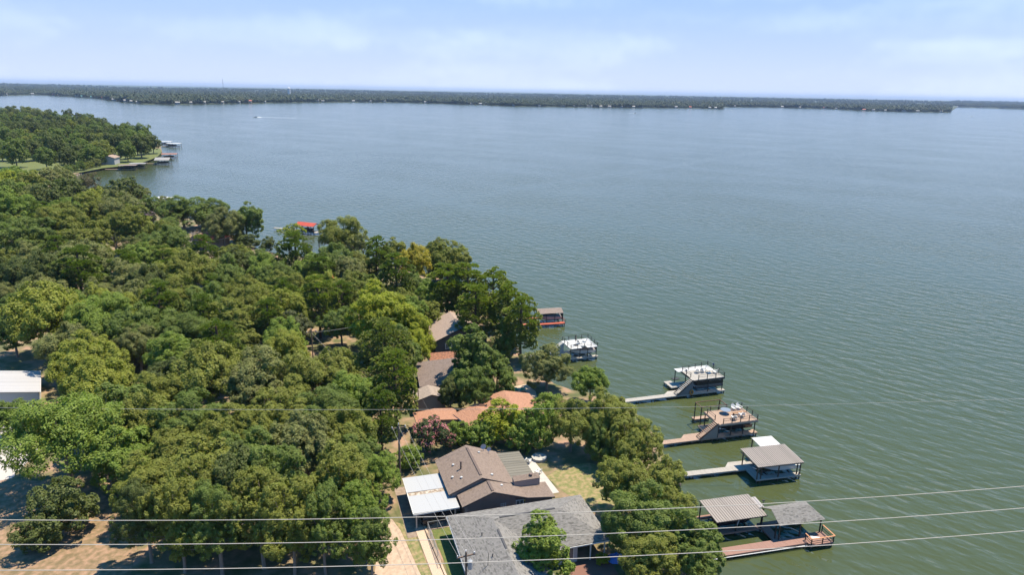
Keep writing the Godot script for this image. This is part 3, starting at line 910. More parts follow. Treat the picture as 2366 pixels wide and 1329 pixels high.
	deck_piece(o, "connector", 7.3, 8.5, 1.46, 5.1, 0.7, red, true)
	deck_piece(o, "finger", -1.0, 7.29, 4.0, 4.75, 0.7, red)
	deck_piece(o, "finger", 8.51, 14.2, 4.5, 5.1, 0.7, red)
	deck_piece(o, "finger", -1.0, 7.2, 7.6, 8.2, 0.7, red)
	b = Builder.new()
	ribbed(b, Vector3(0.3, 3.15, -8.1), Vector3(7.6, 3.15, -8.1), Vector3(7.6, 2.9, -3.5), Vector3(0.3, 2.9, -3.5), 0.36)
	part(o, "metal_roof", b, galv)
	b = Builder.new()
	ribbed(b, Vector3(7.61, 2.95, -7.6), Vector3(8.4, 2.95, -7.6), Vector3(8.4, 2.8, -5.4), Vector3(7.61, 2.8, -5.4), 0.36)
	part(o, "roof_extension", b, mat("old sheet metal", 0.247, 0.232, 0.232, 0.55, 0.2))
	b = Builder.new()
	b.box(0.32, 7.58, 2.72, 2.84, -3.6, -3.52)
	b.box(0.32, 7.58, 2.95, 3.08, -8.06, -7.98)
	part(o, "roof_beam", b, black)
	legs(o, [[0.5, 4.1], [3.6, 4.1], [7.2, 4.1], [0.5, 7.9], [3.6, 7.9], [7.2, 7.9], [7.7, 1.7]], -2.0, 2.75, black)
	# hip roof with shingles: gable at the shore end, hip over the lake
	var x0 := 7.8
	var x1 := 14.5
	b = Builder.new()
	var ye := 2.85
	var yr := 3.95
	var vr := 3.25
	shingles(b, Vector3(x0, ye, -1.2), Vector3(x1, ye, -1.2), Vector3(x1 - 1.3, yr, -vr), Vector3(x0, yr, -vr), 0.17, 0.34, 0.48)
	shingles(b, Vector3(x1, ye, -5.3), Vector3(x0, ye, -5.3), Vector3(x0, yr, -vr), Vector3(x1 - 1.3, yr, -vr), 0.17, 0.34, 0.48)
	shingles(b, Vector3(x1, ye, -1.2), Vector3(x1, ye, -5.3), Vector3(x1 - 1.3, yr, -vr), Vector3(x1 - 1.3, yr, -vr), 0.17, 0.34, 0.48)
	part(o, "shingle", b, mat("grey shingle", 0.169, 0.164, 0.156, 0.9)).set_meta("kind", "stuff")
	b = Builder.new()
	b.quad(Vector3(x0 + 0.02, ye - 0.03, -1.24), Vector3(x0 + 0.02, yr - 0.03, -vr), Vector3(x1 - 1.3, yr - 0.03, -vr), Vector3(x1 - 0.04, ye - 0.03, -1.24))
	b.quad(Vector3(x0 + 0.02, yr - 0.03, -vr), Vector3(x0 + 0.02, ye - 0.03, -5.26), Vector3(x1 - 0.04, ye - 0.03, -5.26), Vector3(x1 - 1.3, yr - 0.03, -vr))
	b.tri(Vector3(x1 - 0.04, ye - 0.03, -1.24), Vector3(x1 - 1.3, yr - 0.03, -vr), Vector3(x1 - 0.04, ye - 0.03, -5.26))
	part(o, "roof_boarding", b, black)
	legs(o, [[8.0, 1.35], [11.0, 1.35], [14.2, 1.6], [8.0, 5.0], [11.0, 5.0], [14.2, 5.0]], -2.0, 2.8, black)
	legs(o, pile_spots(-2.5, 10.8, 0.0, 1.45, 3.3), -2.0, 0.45, black, 0.14, "pile")
	legs(o, [[11.5, -0.45], [14.5, -0.45], [14.5, 1.6], [-0.6, 4.2], [2.0, 4.2], [5.5, 4.2]], -2.0, 0.45, black, 0.14, "pile")
	railing(o, [[11.4, 0.6], [11.4, -0.55], [14.62, -0.55], [14.62, 1.65]], 0.7, 0.85, black, 1.5, [0.3, 0.65])
	for q in [[11.35, 0.65, 11.35, -0.6], [11.35, -0.6, 14.7, -0.6], [14.7, -0.6, 14.7, 1.7]]:
		b = Builder.new()
		b.beam(Vector3(q[0], 1.64, -q[1]), Vector3(q[2], 1.64, -q[3]), 0.16, 0.05)
		part(o, "cedar_handrail", b, mat("orange cedar", 0.352, 0.165, 0.075, 0.7))
	b = Builder.new()
	b.hexa([Vector3(11.5, 1.67, 0.0), Vector3(12.6, 1.67, 0.5), Vector3(12.5, 1.67, 0.56), Vector3(11.45, 1.67, 0.5), Vector3(11.5, 1.7, 0.0), Vector3(12.6, 1.7, 0.5), Vector3(12.5, 1.7, 0.56), Vector3(11.45, 1.7, 0.5)])
	part(o, "corner_table", b, plastic)
	b = Builder.new()
	b.tube(Vector3(-2.5, 0.5, 0.1), Vector3(11.2, 0.42, 0.12), 0.05, 0.05, 6)
	part(o, "white_pipe", b, plastic)
	lift(o, 1.6, 5.6, 4.75, 7.6, 0.6, black)
	motor_boat("motor_boat", "dark open boat on the lift under the plain metal roof of double dock", dock_at(o, 1.6, 5.8, 0.8), a, 6.1, 1.9, mat("gloss black hull", 0.0135, 0.0135, 0.0165, 0.25), mat("dark deck", 0.03, 0.03, 0.0338, 0.4), false)
	for s in [4.9, 7.2]:
		b = Builder.new()
		b.beam(Vector3(4.2, 0.8, -s), Vector3(4.6, 2.2, -s), 0.1, 0.1)
		part(o, "guide_post", b, plastic)
	b = Builder.new()
	b.tube(Vector3(7.9, 2.7, -5.1), Vector3(7.9, 4.0, -5.1), 0.03, 0.03, 6)
	b.box(7.75, 8.05, 3.95, 4.1, -5.2, -5.0)
	part(o, "lamp_pole", b, black)
	# --- red decked dock with shingle roof
	a = 13.5 * d2r
	var rust := mat("rust red decking", 0.345, 0.075, 0.0413, 0.8)
	o = thing("boat_dock", "small dock with rust-red decks and brown gable roof beside pines", "dock", Vector3(6.57, 0, -156.3), a)
	deck_piece(o, "near_deck", -4.0, 6.8, 0.0, 1.5, 0.9, rust, true)
	deck_piece(o, "far_deck", -3.0, 6.6, 4.9, 5.7, 0.9, rust, true)
	deck_piece(o, "end_deck", -1.2, 0.6, 1.51, 4.89, 0.9, rust, true)
	b = Builder.new()
	shingles(b, Vector3(0.2, 3.2, -1.2), Vector3(6.6, 3.2, -1.2), Vector3(6.6, 3.95, -3.1), Vector3(0.2, 3.95, -3.1), 0.2, 0.4, 0.14)
	shingles(b, Vector3(6.6, 3.2, -5.0), Vector3(0.2, 3.2, -5.0), Vector3(0.2, 3.95, -3.1), Vector3(6.6, 3.95, -3.1), 0.2, 0.4, 0.14)
	part(o, "shingle", b, mat("brown shingle light", 0.203, 0.161, 0.139, 0.9)).set_meta("kind", "stuff")
	b = Builder.new()
	b.quad(Vector3(0.22, 3.17, -1.25), Vector3(0.22, 3.92, -3.1), Vector3(6.58, 3.92, -3.1), Vector3(6.58, 3.17, -1.25))
	b.quad(Vector3(0.22, 3.92, -3.1), Vector3(0.22, 3.17, -4.95), Vector3(6.58, 3.17, -4.95), Vector3(6.58, 3.92, -3.1))
	part(o, "roof_boarding", b, brown)
	legs(o, [[0.3, 1.4], [2.4, 1.4], [4.5, 1.4], [6.5, 1.4], [0.3, 4.8], [3.4, 4.8], [6.5, 4.8]], -2.0, 3.15, black)
	legs(o, [[-3.5, 0.2], [-0.5, 0.2], [2.5, 0.2], [6.6, 0.2]], -2.0, 0.65, black, 0.14, "pile")
	railing(o, [[6.75, 0.1], [6.75, 5.6]], 0.9, 0.9, mat("rust red paint", 0.225, 0.0525, 0.0338, 0.7))
	lift(o, 1.8, 5.6, 1.6, 4.8, 0.9, black)
	motor_boat("motor_boat", "pale pink-white covered boat on the rust-red dock", dock_at(o, 6.4, 2.7, 1.12), a + PI, 5.6, 2.0, mat("pinkish hull", 0.375, 0.315, 0.315, 0.35), mat("grey canvas", 0.165, 0.15, 0.15, 0.8), true)
	# --- white two-level dock
	a = 18.0 * d2r
	o = thing("boat_dock", "two-level dock with bright white upper deck, white stairs and furled umbrella", "dock", Vector3(12.52, 0, -135.0), a)
	deck_piece(o, "platform", -0.2, 1.4, 0.0, 4.8, 0.7, grey)
	deck_piece(o, "finger", 1.41, 6.6, 0.0, 1.0, 0.7, grey)
	deck_piece(o, "finger", 1.41, 6.4, 4.2, 4.9, 0.7, grey)
	deck_piece(o, "walkway", -9.0, -0.21, 3.5, 4.7, 0.7, grey)
	b = Builder.new()
	boards(b, 0.0, 6.2, -4.9, -0.8, 3.1, true)
	boards(b, 0.0, 2.6, -0.79, 0.35, 3.1, true)
	boards(b, 3.8, 6.2, -0.79, 0.35, 3.1, true)
	part(o, "upper_deck", b, white)
	fascia(o, 0.0, 6.2, 0.8, 4.9, 3.04, 0.2, white)
	legs(o, [[0.15, 0.1], [2.4, 0.3], [4.2, 0.3], [6.1, 0.1], [0.15, 4.6], [6.1, 4.6]], -2.0, 2.85, black)
	legs(o, [[-6.0, 4.1], [-3.0, 4.1], [0.2, 0.25], [3.0, 0.25], [6.3, 0.25]], -2.0, 0.45, black, 0.14, "pile")
	stairs(o, -3.3, 0.0, 0.7, 3.1, 3.6, 4.7, white, white, mat("white siding", 0.45, 0.45, 0.45, 0.7))
	railing(o, [[0.05, 3.4], [0.05, -0.3], [6.15, -0.3], [6.15, 4.8], [0.1, 4.8], [-3.3, 4.8]].slice(0, 5), 3.1, 0.92, black)
	lift(o, 2.2, 5.4, 1.0, 4.2, 0.62, black)
	motor_boat("motor_boat", "white boat with dark stripe beneath the white upper deck", dock_at(o, 6.5, 2.1, 0.85), a + PI, 5.4, 1.9, mat("white gelcoat", 0.54, 0.54, 0.54, 0.25), mat("grey canvas", 0.165, 0.15, 0.15, 0.8), true)
	var um := thing("furled_umbrella", "furled tan patio umbrella standing on the white upper deck", "umbrella", dock_at(o, 1.9, 1.6, 3.1), a)
	b = Builder.new()
	b.tube(Vector3(0, 0, 0), Vector3(0, 2.5, 0), 0.03, 0.03, 6)
	part(um, "pole", b, black)
	b = Builder.new()
	b.tube(Vector3(0, 1.0, 0), Vector3(0, 1.4, 0), 0.14, 0.17, 8)
	b.tube(Vector3(0, 1.4, 0), Vector3(0, 2.45, 0), 0.17, 0.04, 8)
	part(um, "canopy", b, mat("umbrella tan", 0.188, 0.143, 0.112, 0.9))
	b = Builder.new()
	b.tube(Vector3(0, 0, 0), Vector3(0, 0.1, 0), 0.5, 0.42, 14)
	part(um, "foot", b, black)
	slat_chair("white slatted chair beside the furled umbrella on the white dock", dock_at(o, 3.0, 2.2, 3.1), a + 0.5, plastic, "white chairs on the white dock")
	slat_chair("white slatted chair in the lakeside half of the white dock", dock_at(o, 4.6, 3.0, 3.1), a + 2.4, plastic, "white chairs on the white dock")
	# --- red roofed dock in the cove
	a = -20.0 * d2r
	o = thing("boat_dock", "open boathouse with red gable roof on tall posts in the cove", "dock", Vector3(-85.0, 0, -263.0), a)
	deck_piece(o, "platform", 0.0, 9.4, 0.0, 4.0, 1.0, grey)
	deck_piece(o, "walkway", -12.0, -0.01, 1.2, 2.6, 1.0, grey)
	b = Builder.new()
	ribbed(b, Vector3(-0.2, 4.4, -2.0), Vector3(8.4, 4.4, -2.0), Vector3(8.4, 3.4, 0.3), Vector3(-0.2, 3.4, 0.3), 0.4)
	ribbed(b, Vector3(-0.2, 4.4, -2.01), Vector3(8.4, 4.4, -2.01), Vector3(8.4, 3.4, -4.3), Vector3(-0.2, 3.4, -4.3), 0.4)
	part(o, "metal_roof", b, mat("red metal", 0.39, 0.0638, 0.0338, 0.5))
	b = Builder.new()
	b.tri(Vector3(8.3, 3.4, 0.1), Vector3(8.3, 4.35, -2.0), Vector3(8.3, 3.4, -4.1))
	part(o, "gable", b, mat("pale gable", 0.338, 0.345, 0.36, 0.8))
	legs(o, [[0.2, 0.1], [2.9, 0.1], [5.5, 0.1], [8.2, 0.1], [0.2, 3.9], [4.0, 3.9], [8.2, 3.9]], -2.0, 3.4, brown, 0.2)
	b = Builder.new()
	b.box(6.0, 8.3, 1.0, 1.8, -0.1, -0.02)
	part(o, "low_wall", b, brown)
	motor_boat("motor_boat", "dark boat hanging inside the red-roofed boathouse", dock_at(o, 1.4, 2.0, 1.05), a, 5.6, 2.1, mat("gloss black hull", 0.0135, 0.0135, 0.0165, 0.25), mat("white gelcoat", 0.54, 0.54, 0.54, 0.25), false)

func flag(label: String, at: Vector3, turn: float, big: bool) -> void:
	var o := thing("flag", label, "flag", at, turn)
	var b := Builder.new()
	var w := 0.8 if big else 0.5
	var h := 0.5 if big else 0.35
	for i in 6:
		var x0 := w * i / 6.0
		var x1 := w * (i + 1) / 6.0
		for j in 4:
			var y0 := h * j / 4.0
			var y1 := h * (j + 1) / 4.0
			var z0 := sin(x0 * 9.0) * 0.06
			var z1 := sin(x1 * 9.0) * 0.06
			if big:
				b.col = Color(0.75, 0.75, 0.78) if (i + j) % 3 == 0 else Color(0.03, 0.03, 0.09)
			else:
				b.col = Color(0.75, 0.72, 0.72) if j % 2 == 0 else Color(0.35, 0.05, 0.06)
			b.quad(Vector3(z0, y0, -x0), Vector3(z1, y0, -x1), Vector3(z1, y1, -x1), Vector3(z0, y1, -x0))
	part(o, "cloth", b, mat("flag cloth", 1, 1, 1, 0.9))
	b = Builder.new()
	b.tube(Vector3(0, -0.75 if big else -0.6, 0), Vector3(0, h + 0.05, 0), 0.015, 0.015, 5)
	part(o, "staff", b, mat("dock steel", 0.0165, 0.0158, 0.0158, 0.55))
# ------------------------------------------------------------------ houses
func window_part(o: Node3D, x: float, y: float, z: float, w: float, h: float, turn := 0.0, frame_mat: Material = null) -> void:
	var f := Builder.new()
	f.box(-w / 2 - 0.08, w / 2 + 0.08, -0.08, 0.0, -0.02, 0.07)
	f.box(-w / 2 - 0.08, w / 2 + 0.08, h, h + 0.08, -0.02, 0.07)
	f.box(-w / 2 - 0.08, -w / 2, 0.0, h, -0.02, 0.07)
	f.box(w / 2, w / 2 + 0.08, 0.0, h, -0.02, 0.07)
	f.box(-0.025, 0.025, 0.0, h, 0.0, 0.06)
	var n := part(o, "window", f, frame_mat if frame_mat else mat("white trim", 0.54, 0.54, 0.525, 0.6))
	n.position = Vector3(x, y, z)
	n.rotation.y = turn
	for s in [-1.0, 1.0]:
		var p := Builder.new()
		var c: float = s * w / 4.0
		p.box(c - w / 4 + 0.026, c + w / 4 - 0.001, 0.001, h - 0.001, 0.01, 0.03)
		part(n, "pane", p, mat("window glass", 0.075, 0.0975, 0.105, 0.08))

# boarded wall between two points, upper edge from ya to yb
func board_wall(b: Builder, p: Vector3, q: Vector3, ya: float, yb: float, w := 0.3, t := 0.1) -> void:
	var l := p.distance_to(q)
	var d := (q - p) / l
	var s := d.cross(Vector3.UP) * t
	var many := maxi(1, int(round(l / w)))
	for i in many:
		var a := p + d * (l * i / many)
		var e := p + d * (l * (i + 1) / many - 0.03)
		var ha := lerpf(ya, yb, float(i) / many) - p.y
		var he := lerpf(ya, yb, float(i + 1) / many) - p.y
		b.col = tint(0.06)
		b.hexa([a, e, e + s, a + s, a + Vector3(0, ha, 0), e + Vector3(0, he, 0), e + s + Vector3(0, he, 0), a + s + Vector3(0, ha, 0)])
	b.col = Color(1, 1, 1)
	var s2 := s * 0.55
	b.hexa([p, q, q + s2, p + s2, p + Vector3(0, ya - p.y - 0.01, 0), q + Vector3(0, yb - p.y - 0.01, 0), q + s2 + Vector3(0, yb - p.y - 0.01, 0), p + s2 + Vector3(0, ya - p.y - 0.01, 0)])

func vent_pipe(o: Node3D, called: String, x: float, y: float, z: float, r: float, h: float, m: Material) -> void:
	var b := Builder.new()
	b.tube(Vector3(x, y - 0.2, z), Vector3(x, y + h, z), r, r, 8)
	b.tube(Vector3(x, y + h, z), Vector3(x, y + h + 0.06, z), r * 1.5, r * 1.3, 8)
	part(o, called, b, m)

func gable_house(called: String, label: String, at: Vector3, turn: float, w: float, l: float, eave: float, ridge: float, wall: Material, roof: Material, course := 0.2, spread := 0.14, over := 0.45, hip := 0.0, metal := false) -> Node3D:
	# x across the ridge (0..w), z along it (0..l)
	var o := thing(called, label, "house", at, turn)
	var b := Builder.new()
	b.box(over, w - over, 0, eave - 0.05, over, l - over)
	if hip < 0.1:
		for z in [over, l - over]:
			b.tri(Vector3(over, eave - 0.05, z), Vector3(w / 2, ridge - 0.2, z), Vector3(w - over, eave - 0.05, z))
	part(o, "wall", b, wall)
	b = Builder.new()
	if metal:
		ribbed(b, Vector3(0, eave, 0), Vector3(0, eave, l), Vector3(w / 2, ridge, l), Vector3(w / 2, ridge, 0), 0.45, 0.05)
		ribbed(b, Vector3(w, eave, 0), Vector3(w, eave, l), Vector3(w / 2 + 0.01, ridge, l), Vector3(w / 2 + 0.01, ridge, 0), 0.45, 0.05)
		part(o, "roof", b, roof)
	else:
		b.quad(Vector3(0, eave - 0.06, 0), Vector3(w / 2, ridge - 0.06, hip), Vector3(w / 2, ridge - 0.06, l - hip), Vector3(0, eave - 0.06, l))
		b.quad(Vector3(w, eave - 0.06, l), Vector3(w / 2, ridge - 0.06, l - hip), Vector3(w / 2, ridge - 0.06, hip), Vector3(w, eave - 0.06, 0))
		if hip > 0.1:
			b.tri(Vector3(w, eave - 0.06, 0), Vector3(w / 2, ridge - 0.06, hip), Vector3(0, eave - 0.06, 0))
			b.tri(Vector3(0, eave - 0.06, l), Vector3(w / 2, ridge - 0.06, l - hip), Vector3(w, eave - 0.06, l))
		var r := part(o, "roof", b, mat("roof boarding", 0.09, 0.075, 0.0675, 0.9))
		b = Builder.new()
		shingles(b, Vector3(0, eave, l), Vector3(0, eave, 0), Vector3(w / 2, ridge, hip), Vector3(w / 2, ridge, l - hip), course, course * 2.0, spread)
		shingles(b, Vector3(w, eave, 0), Vector3(w, eave, l), Vector3(w / 2, ridge, l - hip), Vector3(w / 2, ridge, hip), course, course * 2.0, spread)
		if hip > 0.1:
			shingles(b, Vector3(0, eave, 0), Vector3(w, eave, 0), Vector3(w / 2, ridge, hip), Vector3(w / 2, ridge, hip), course, course * 2.0, spread)
			shingles(b, Vector3(w, eave, l), Vector3(0, eave, l), Vector3(w / 2, ridge, l - hip), Vector3(w / 2, ridge, l - hip), course, course * 2.0, spread)
		part(r, "shingle", b, roof).set_meta("kind", "stuff")
	b = Builder.new()
	for x in [-0.04, w - 0.06]:
		b.box(x, x + 0.1, eave - 0.2, eave - 0.065, 0.0, l)
	part(o, "gutter", b, mat("white trim", 0.54, 0.54, 0.525, 0.6))
	return o

# weathered patches over the shingles
func roof_tint(key: String, tex: Texture2D) -> void:
	var c: Array = {"grey shingle": [0.178, 0.173, 0.165], "brown shingle": [0.185, 0.141, 0.115], "orange shingle": [0.315, 0.162, 0.10], "taupe shingle": [0.262, 0.215, 0.178], "mixed brown shingle": [0.172, 0.132, 0.112], "taupe roof shingle": [0.285, 0.218, 0.178]}[key]
	grain(mat(key, c[0], c[1], c[2], 0.92), tex, 7.0)

func build_houses() -> void:
	rng.seed = 31
	var d2r := PI / 180.0
	var trim := mat("white trim", 0.54, 0.54, 0.525, 0.6)
	var galv := mat("vent metal", 0.413, 0.405, 0.39, 0.5, 0.3)
	var mottle := noise_image(512, 0.03, 5, 21, Color(0.90, 0.89, 0.88), Color(1.0, 1.0, 1.0), FastNoiseLite.TYPE_SIMPLEX_SMOOTH, 1.6)
	for k in ["grey shingle", "brown shingle", "orange shingle", "taupe shingle", "mixed brown shingle", "taupe roof shingle"]:
		roof_tint(k, mottle)
	# ---------- grey shingled house in front
	var G := GROUND
	var o := thing("grey_house", "low house with mottled grey shingle hip roof, nearest the viewer", "house", Vector3(-7.55, G, -73.61), 17.0 * d2r)
	var e := 2.7
	var r := 4.75
	var gs := mat("grey shingle", 0.169, 0.164, 0.156, 0.9)
	var b := Builder.new()
	b.quad(Vector3(0, e - 0.08, 0), Vector3(17.8, e - 0.08, 0), Vector3(13, r - 0.08, 4.8), Vector3(4.6, r - 0.08, 4.8))
	b.tri(Vector3(17.8, e - 0.08, 0), Vector3(17.8, e - 0.08, 9.6), Vector3(13, r - 0.08, 4.8))
	b.quad(Vector3(13, r - 0.08, 4.8), Vector3(17.8, e - 0.08, 9.6), Vector3(9.2, e - 0.08, 9.6), Vector3(4.6, r - 0.08, 4.8))
	b.quad(Vector3(0, e - 0.08, 0), Vector3(4.6, r - 0.08, 4.8), Vector3(4.6, r - 0.08, 17), Vector3(0, e - 0.08, 17))
	b.quad(Vector3(4.6, r - 0.08, 4.8), Vector3(9.2, e - 0.08, 9.6), Vector3(9.2, e - 0.08, 17), Vector3(4.6, r - 0.08, 17))
	var roof := part(o, "roof", b, mat("roof boarding", 0.09, 0.075, 0.0675, 0.9))
	b = Builder.new()
	shingles(b, Vector3(17.8, e, 0), Vector3(0, e, 0), Vector3(4.6, r, 4.8), Vector3(13, r, 4.8), 0.17, 0.34, 0.48)
	shingles(b, Vector3(17.8, e, 9.6), Vector3(17.8, e, 0), Vector3(13, r, 4.8), Vector3(13, r, 4.8), 0.17, 0.34, 0.48)
	shingles(b, Vector3(9.2, e, 9.6), Vector3(17.8, e, 9.6), Vector3(13, r, 4.8), Vector3(4.6, r, 4.8), 0.17, 0.34, 0.48)
	shingles(b, Vector3(0, e, 0), Vector3(0, e, 17), Vector3(4.6, r, 17), Vector3(4.6, r, 4.8), 0.17, 0.34, 0.48)
	shingles(b, Vector3(9.2, e, 17), Vector3(9.2, e, 9.6), Vector3(4.6, r, 4.8), Vector3(4.6, r, 17), 0.17, 0.34, 0.48)
	part(roof, "shingle", b, gs).set_meta("kind", "stuff")
	b = Builder.new()
	b.box(5.4, 12.4, r - 0.02, r + 0.06, 4.68, 4.92)
	part(roof, "ridge_vent", b, mat("dark ridge", 0.0525, 0.0525, 0.0562, 0.9))
	b = Builder.new()
	b.box(4.48, 4.72, r - 0.02, r + 0.06, 7.0, 10.6)
	part(roof, "ridge_vent", b, mat("dark ridge", 0.0525, 0.0525, 0.0562, 0.9))
	b = Builder.new()
	var wl := mat("pale grey siding", 0.315, 0.323, 0.33, 0.85)
	b.box(0.5, 17.3, 0, e - 0.1, 0.5, 5.2)
	b.box(0.5, 13.8, 0, e - 0.1, 5.201, 9.1)
	b.box(0.5, 8.7, 0, e - 0.1, 9.101, 16.5)
	part(o, "wall", b, wl)
	b = Builder.new()
	b.box(-0.08, 0.02, e - 0.22, e - 0.07, 0.0, 17.0)
	b.box(9.3, 17.8, e - 0.22, e - 0.07, 9.6, 9.68)
	b.box(0.03, 17.8, e - 0.22, e - 0.07, -0.08, 0.0)
	b.box(17.8, 17.88, e - 0.22, e - 0.07, 0.01, 9.68)
	part(o, "gutter", b, trim)
	window_part(o, 12.4, 0.5, 9.1, 1.7, 1.7)
	for z in [2.6, 6.4]:
		window_part(o, 0.5, 0.9, z, 1.3, 1.2, -PI / 2)
	for x in [[17.2, 9.2], [15.4, 9.2]]:
		b = Builder.new()
		b.box(x[0] - 0.07, x[0] + 0.07, 0, e - 0.1, x[1] - 0.07, x[1] + 0.07)
		part(o, "porch_post", b, trim)
	b = Builder.new()
	b.box(12.3, 17.6, 0.01, 0.08, 9.12, 12.4)
	part(o, "brick_patio", b, mat("patio brick", 0.15, 0.075, 0.0562, 0.9))
	vent_pipe(o, "vent_pipe", 2.8, e + 1.2, 6.6, 0.06, 0.4, mat("dark ridge", 0.0525, 0.0525, 0.0562, 0.9))
	vent_pipe(o, "vent_pipe", 3.0, e + 1.3, 10.6, 0.06, 0.35, mat("dark ridge", 0.0525, 0.0525, 0.0562, 0.9))
	b = Builder.new()
	b.tube(Vector3(2.2, e + 0.9, 11.5), Vector3(2.3, e + 2.6, 11.5), 0.03, 0.03, 6)
	b.tube(Vector3(2.3, e + 1.5, 11.5), Vector3(1.5, e + 1.9, 11.9), 0.02, 0.02, 5)
	part(o, "antenna", b, mat("dock steel", 0.0165, 0.0158, 0.0158, 0.55))
	# ---------- brown house
	var bs := mat("brown shingle", 0.176, 0.134, 0.109, 0.92)
	var side := mat("brown siding", 0.28, 0.215, 0.187, 0.85)
	o = thing("brown_house", "brown shingled house with dark board siding beside the white carport", "house", Vector3(-10.4, G, -86.2), 18.0 * d2r)
	e = 2.9
	r = 4.65
	b = Builder.new()
	b.quad(Vector3(0, e - 0.08, -0.3), Vector3(4.5, r - 0.08, -0.3), Vector3(4.5, r - 0.08, 8.7), Vector3(0, e - 0.08, 8.7))
	b.quad(Vector3(4.5, r - 0.08, -0.3), Vector3(9.0, e - 0.08, -0.3), Vector3(9.0, e - 0.08, 8.7), Vector3(4.5, r - 0.08, 8.7))
	b.quad(Vector3(1.1, e - 0.28, 8.6), Vector3(5.2, r - 0.55, 8.6), Vector3(5.2, r - 0.55, 11.6), Vector3(1.1, e - 0.28, 11.6))
	b.quad(Vector3(5.2, r - 0.55, 8.6), Vector3(9.7, e - 0.28, 8.6), Vector3(9.7, e - 0.28, 11.8), Vector3(5.2, r - 0.55, 11.6))
	b.quad(Vector3(9.7, e - 0.28, 8.6), Vector3(13.4, e - 0.5, 8.6), Vector3(13.4, e - 0.5, 12.3), Vector3(9.7, e - 0.28, 11.8))
	roof = part(o, "roof", b, mat("roof boarding", 0.09, 0.075, 0.0675, 0.9))
	b = Builder.new()
	shingles(b, Vector3(0, e, 8.7), Vector3(0, e, -0.3), Vector3(4.5, r, -0.3), Vector3(4.5, r, 8.7), 0.18, 0.36, 0.18)
	shingles(b, Vector3(9.0, e, -0.3), Vector3(9.0, e, 8.7), Vector3(4.5, r, 8.7), Vector3(4.5, r, -0.3), 0.18, 0.36, 0.18)
	shingles(b, Vector3(1.1, e - 0.2, 11.6), Vector3(1.1, e - 0.2, 8.6), Vector3(5.2, r - 0.47, 8.6), Vector3(5.2, r - 0.47, 11.6), 0.18, 0.36, 0.18)
	shingles(b, Vector3(9.7, e - 0.2, 8.6), Vector3(9.7, e - 0.2, 11.8), Vector3(5.2, r - 0.47, 11.6), Vector3(5.2, r - 0.47, 8.6), 0.18, 0.36, 0.18)
	shingles(b, Vector3(13.4, e - 0.42, 8.6), Vector3(13.4, e - 0.42, 12.3), Vector3(9.7, e - 0.2, 11.8), Vector3(9.7, e - 0.2, 8.6), 0.18, 0.36, 0.18)
	part(roof, "shingle", b, bs).set_meta("kind", "stuff")
	for q in [[4.5, r, 0.4, 8.0], [5.2, r - 0.47, 8.9, 11.3]]:
		b = Builder.new()
		b.box(q[0] - 0.16, q[0] + 0.16, q[1] - 0.02, q[1] + 0.09, q[2], q[3])
		part(roof, "ridge_vent", b, mat("brown ridge", 0.0975, 0.0713, 0.06, 0.9))
	b = Builder.new()
	b.box(0.4, 8.6, 0, e - 0.12, 0.2, 8.4)
	b.tri(Vector3(0.4, e - 0.12, 8.4), Vector3(4.5, r - 0.12, 8.4), Vector3(8.6, e - 0.12, 8.4))
	b.tri(Vector3(0.4, e - 0.12, 0.2), Vector3(4.5, r - 0.12, 0.2), Vector3(8.6, e - 0.12, 0.2))
	part(o, "wall", b, side)
	b = Builder.new()
	board_wall(b, Vector3(5.2, 0, 11.2), Vector3(1.6, 0, 11.2), r - 0.62, e - 0.32)
	board_wall(b, Vector3(9.5, 0, 11.2), Vector3(5.2, 0, 11.2), e - 0.36, r - 0.62)
	board_wall(b, Vector3(13.2, 0, 11.9), Vector3(9.6, 0, 11.4), e - 0.58, e - 0.36)
	board_wall(b, Vector3(1.5, 0, 11.2), Vector3(1.5, 0, 8.5), e - 0.3, e - 0.3)
	board_wall(b, Vector3(13.2, 0, 8.7), Vector3(13.2, 0, 11.9), e - 0.6, e - 0.6)
	part(o, "board_siding", b, side)
	b = Builder.new()
	b.beam(Vector3(5.2, r - 0.52, 11.64), Vector3(1.1, e - 0.26, 11.64), 0.06, 0.2)
	b.beam(Vector3(5.2, r - 0.52, 11.64), Vector3(9.7, e - 0.26, 11.84), 0.06, 0.2)
	b.beam(Vector3(9.7, e - 0.27, 11.84), Vector3(13.4, e - 0.48, 12.34), 0.06, 0.18)
	b.beam(Vector3(4.5, r - 0.06, 8.74), Vector3(0, e - 0.06, 8.74), 0.06, 0.18)
	b.beam(Vector3(4.5, r - 0.06, 8.74), Vector3(9.0, e - 0.06, 8.74), 0.06, 0.18)
	part(o, "barge_board", b, mat("brown trim", 0.075, 0.0562, 0.0488, 0.8))
	window_part(o, 8.9, 1.35, 11.24, 0.9, 0.75)
	b = Builder.new()
	for x in [0.0, 0.32, 0.64]:
		b.box(x, x + 0.05, 0, 1.2, 0, 0.03)
	for k in 5:
		b.box(0, 0.69, 0.05 + k * 0.27, 0.09 + k * 0.27, 0.031, 0.05)
	var tr := part(o, "trellis", b, trim)
	tr.position = Vector3(6.3, 0.9, 11.26)
	# box with a shingled top, and the ribbed patio roof behind it
	b = Builder.new()
	b.hexa([Vector3(8.8, e - 0.4, 8.3), Vector3(12.4, e - 0.4, 8.3), Vector3(12.4, e - 0.4, 9.15), Vector3(8.8, e - 0.4, 9.15), Vector3(8.8, 3.85, 8.3), Vector3(12.4, 3.85, 8.3), Vector3(12.4, 3.6, 9.15), Vector3(8.8, 3.6, 9.15)])
	part(o, "roof_box", b, side)
	b = Builder.new()
	shingles(b, Vector3(8.75, 3.63, 9.2), Vector3(12.45, 3.63, 9.2), Vector3(12.45, 3.9, 8.25), Vector3(8.75, 3.9, 8.25), 0.18, 0.36, 0.18)
	part(o, "box_top", b, bs)
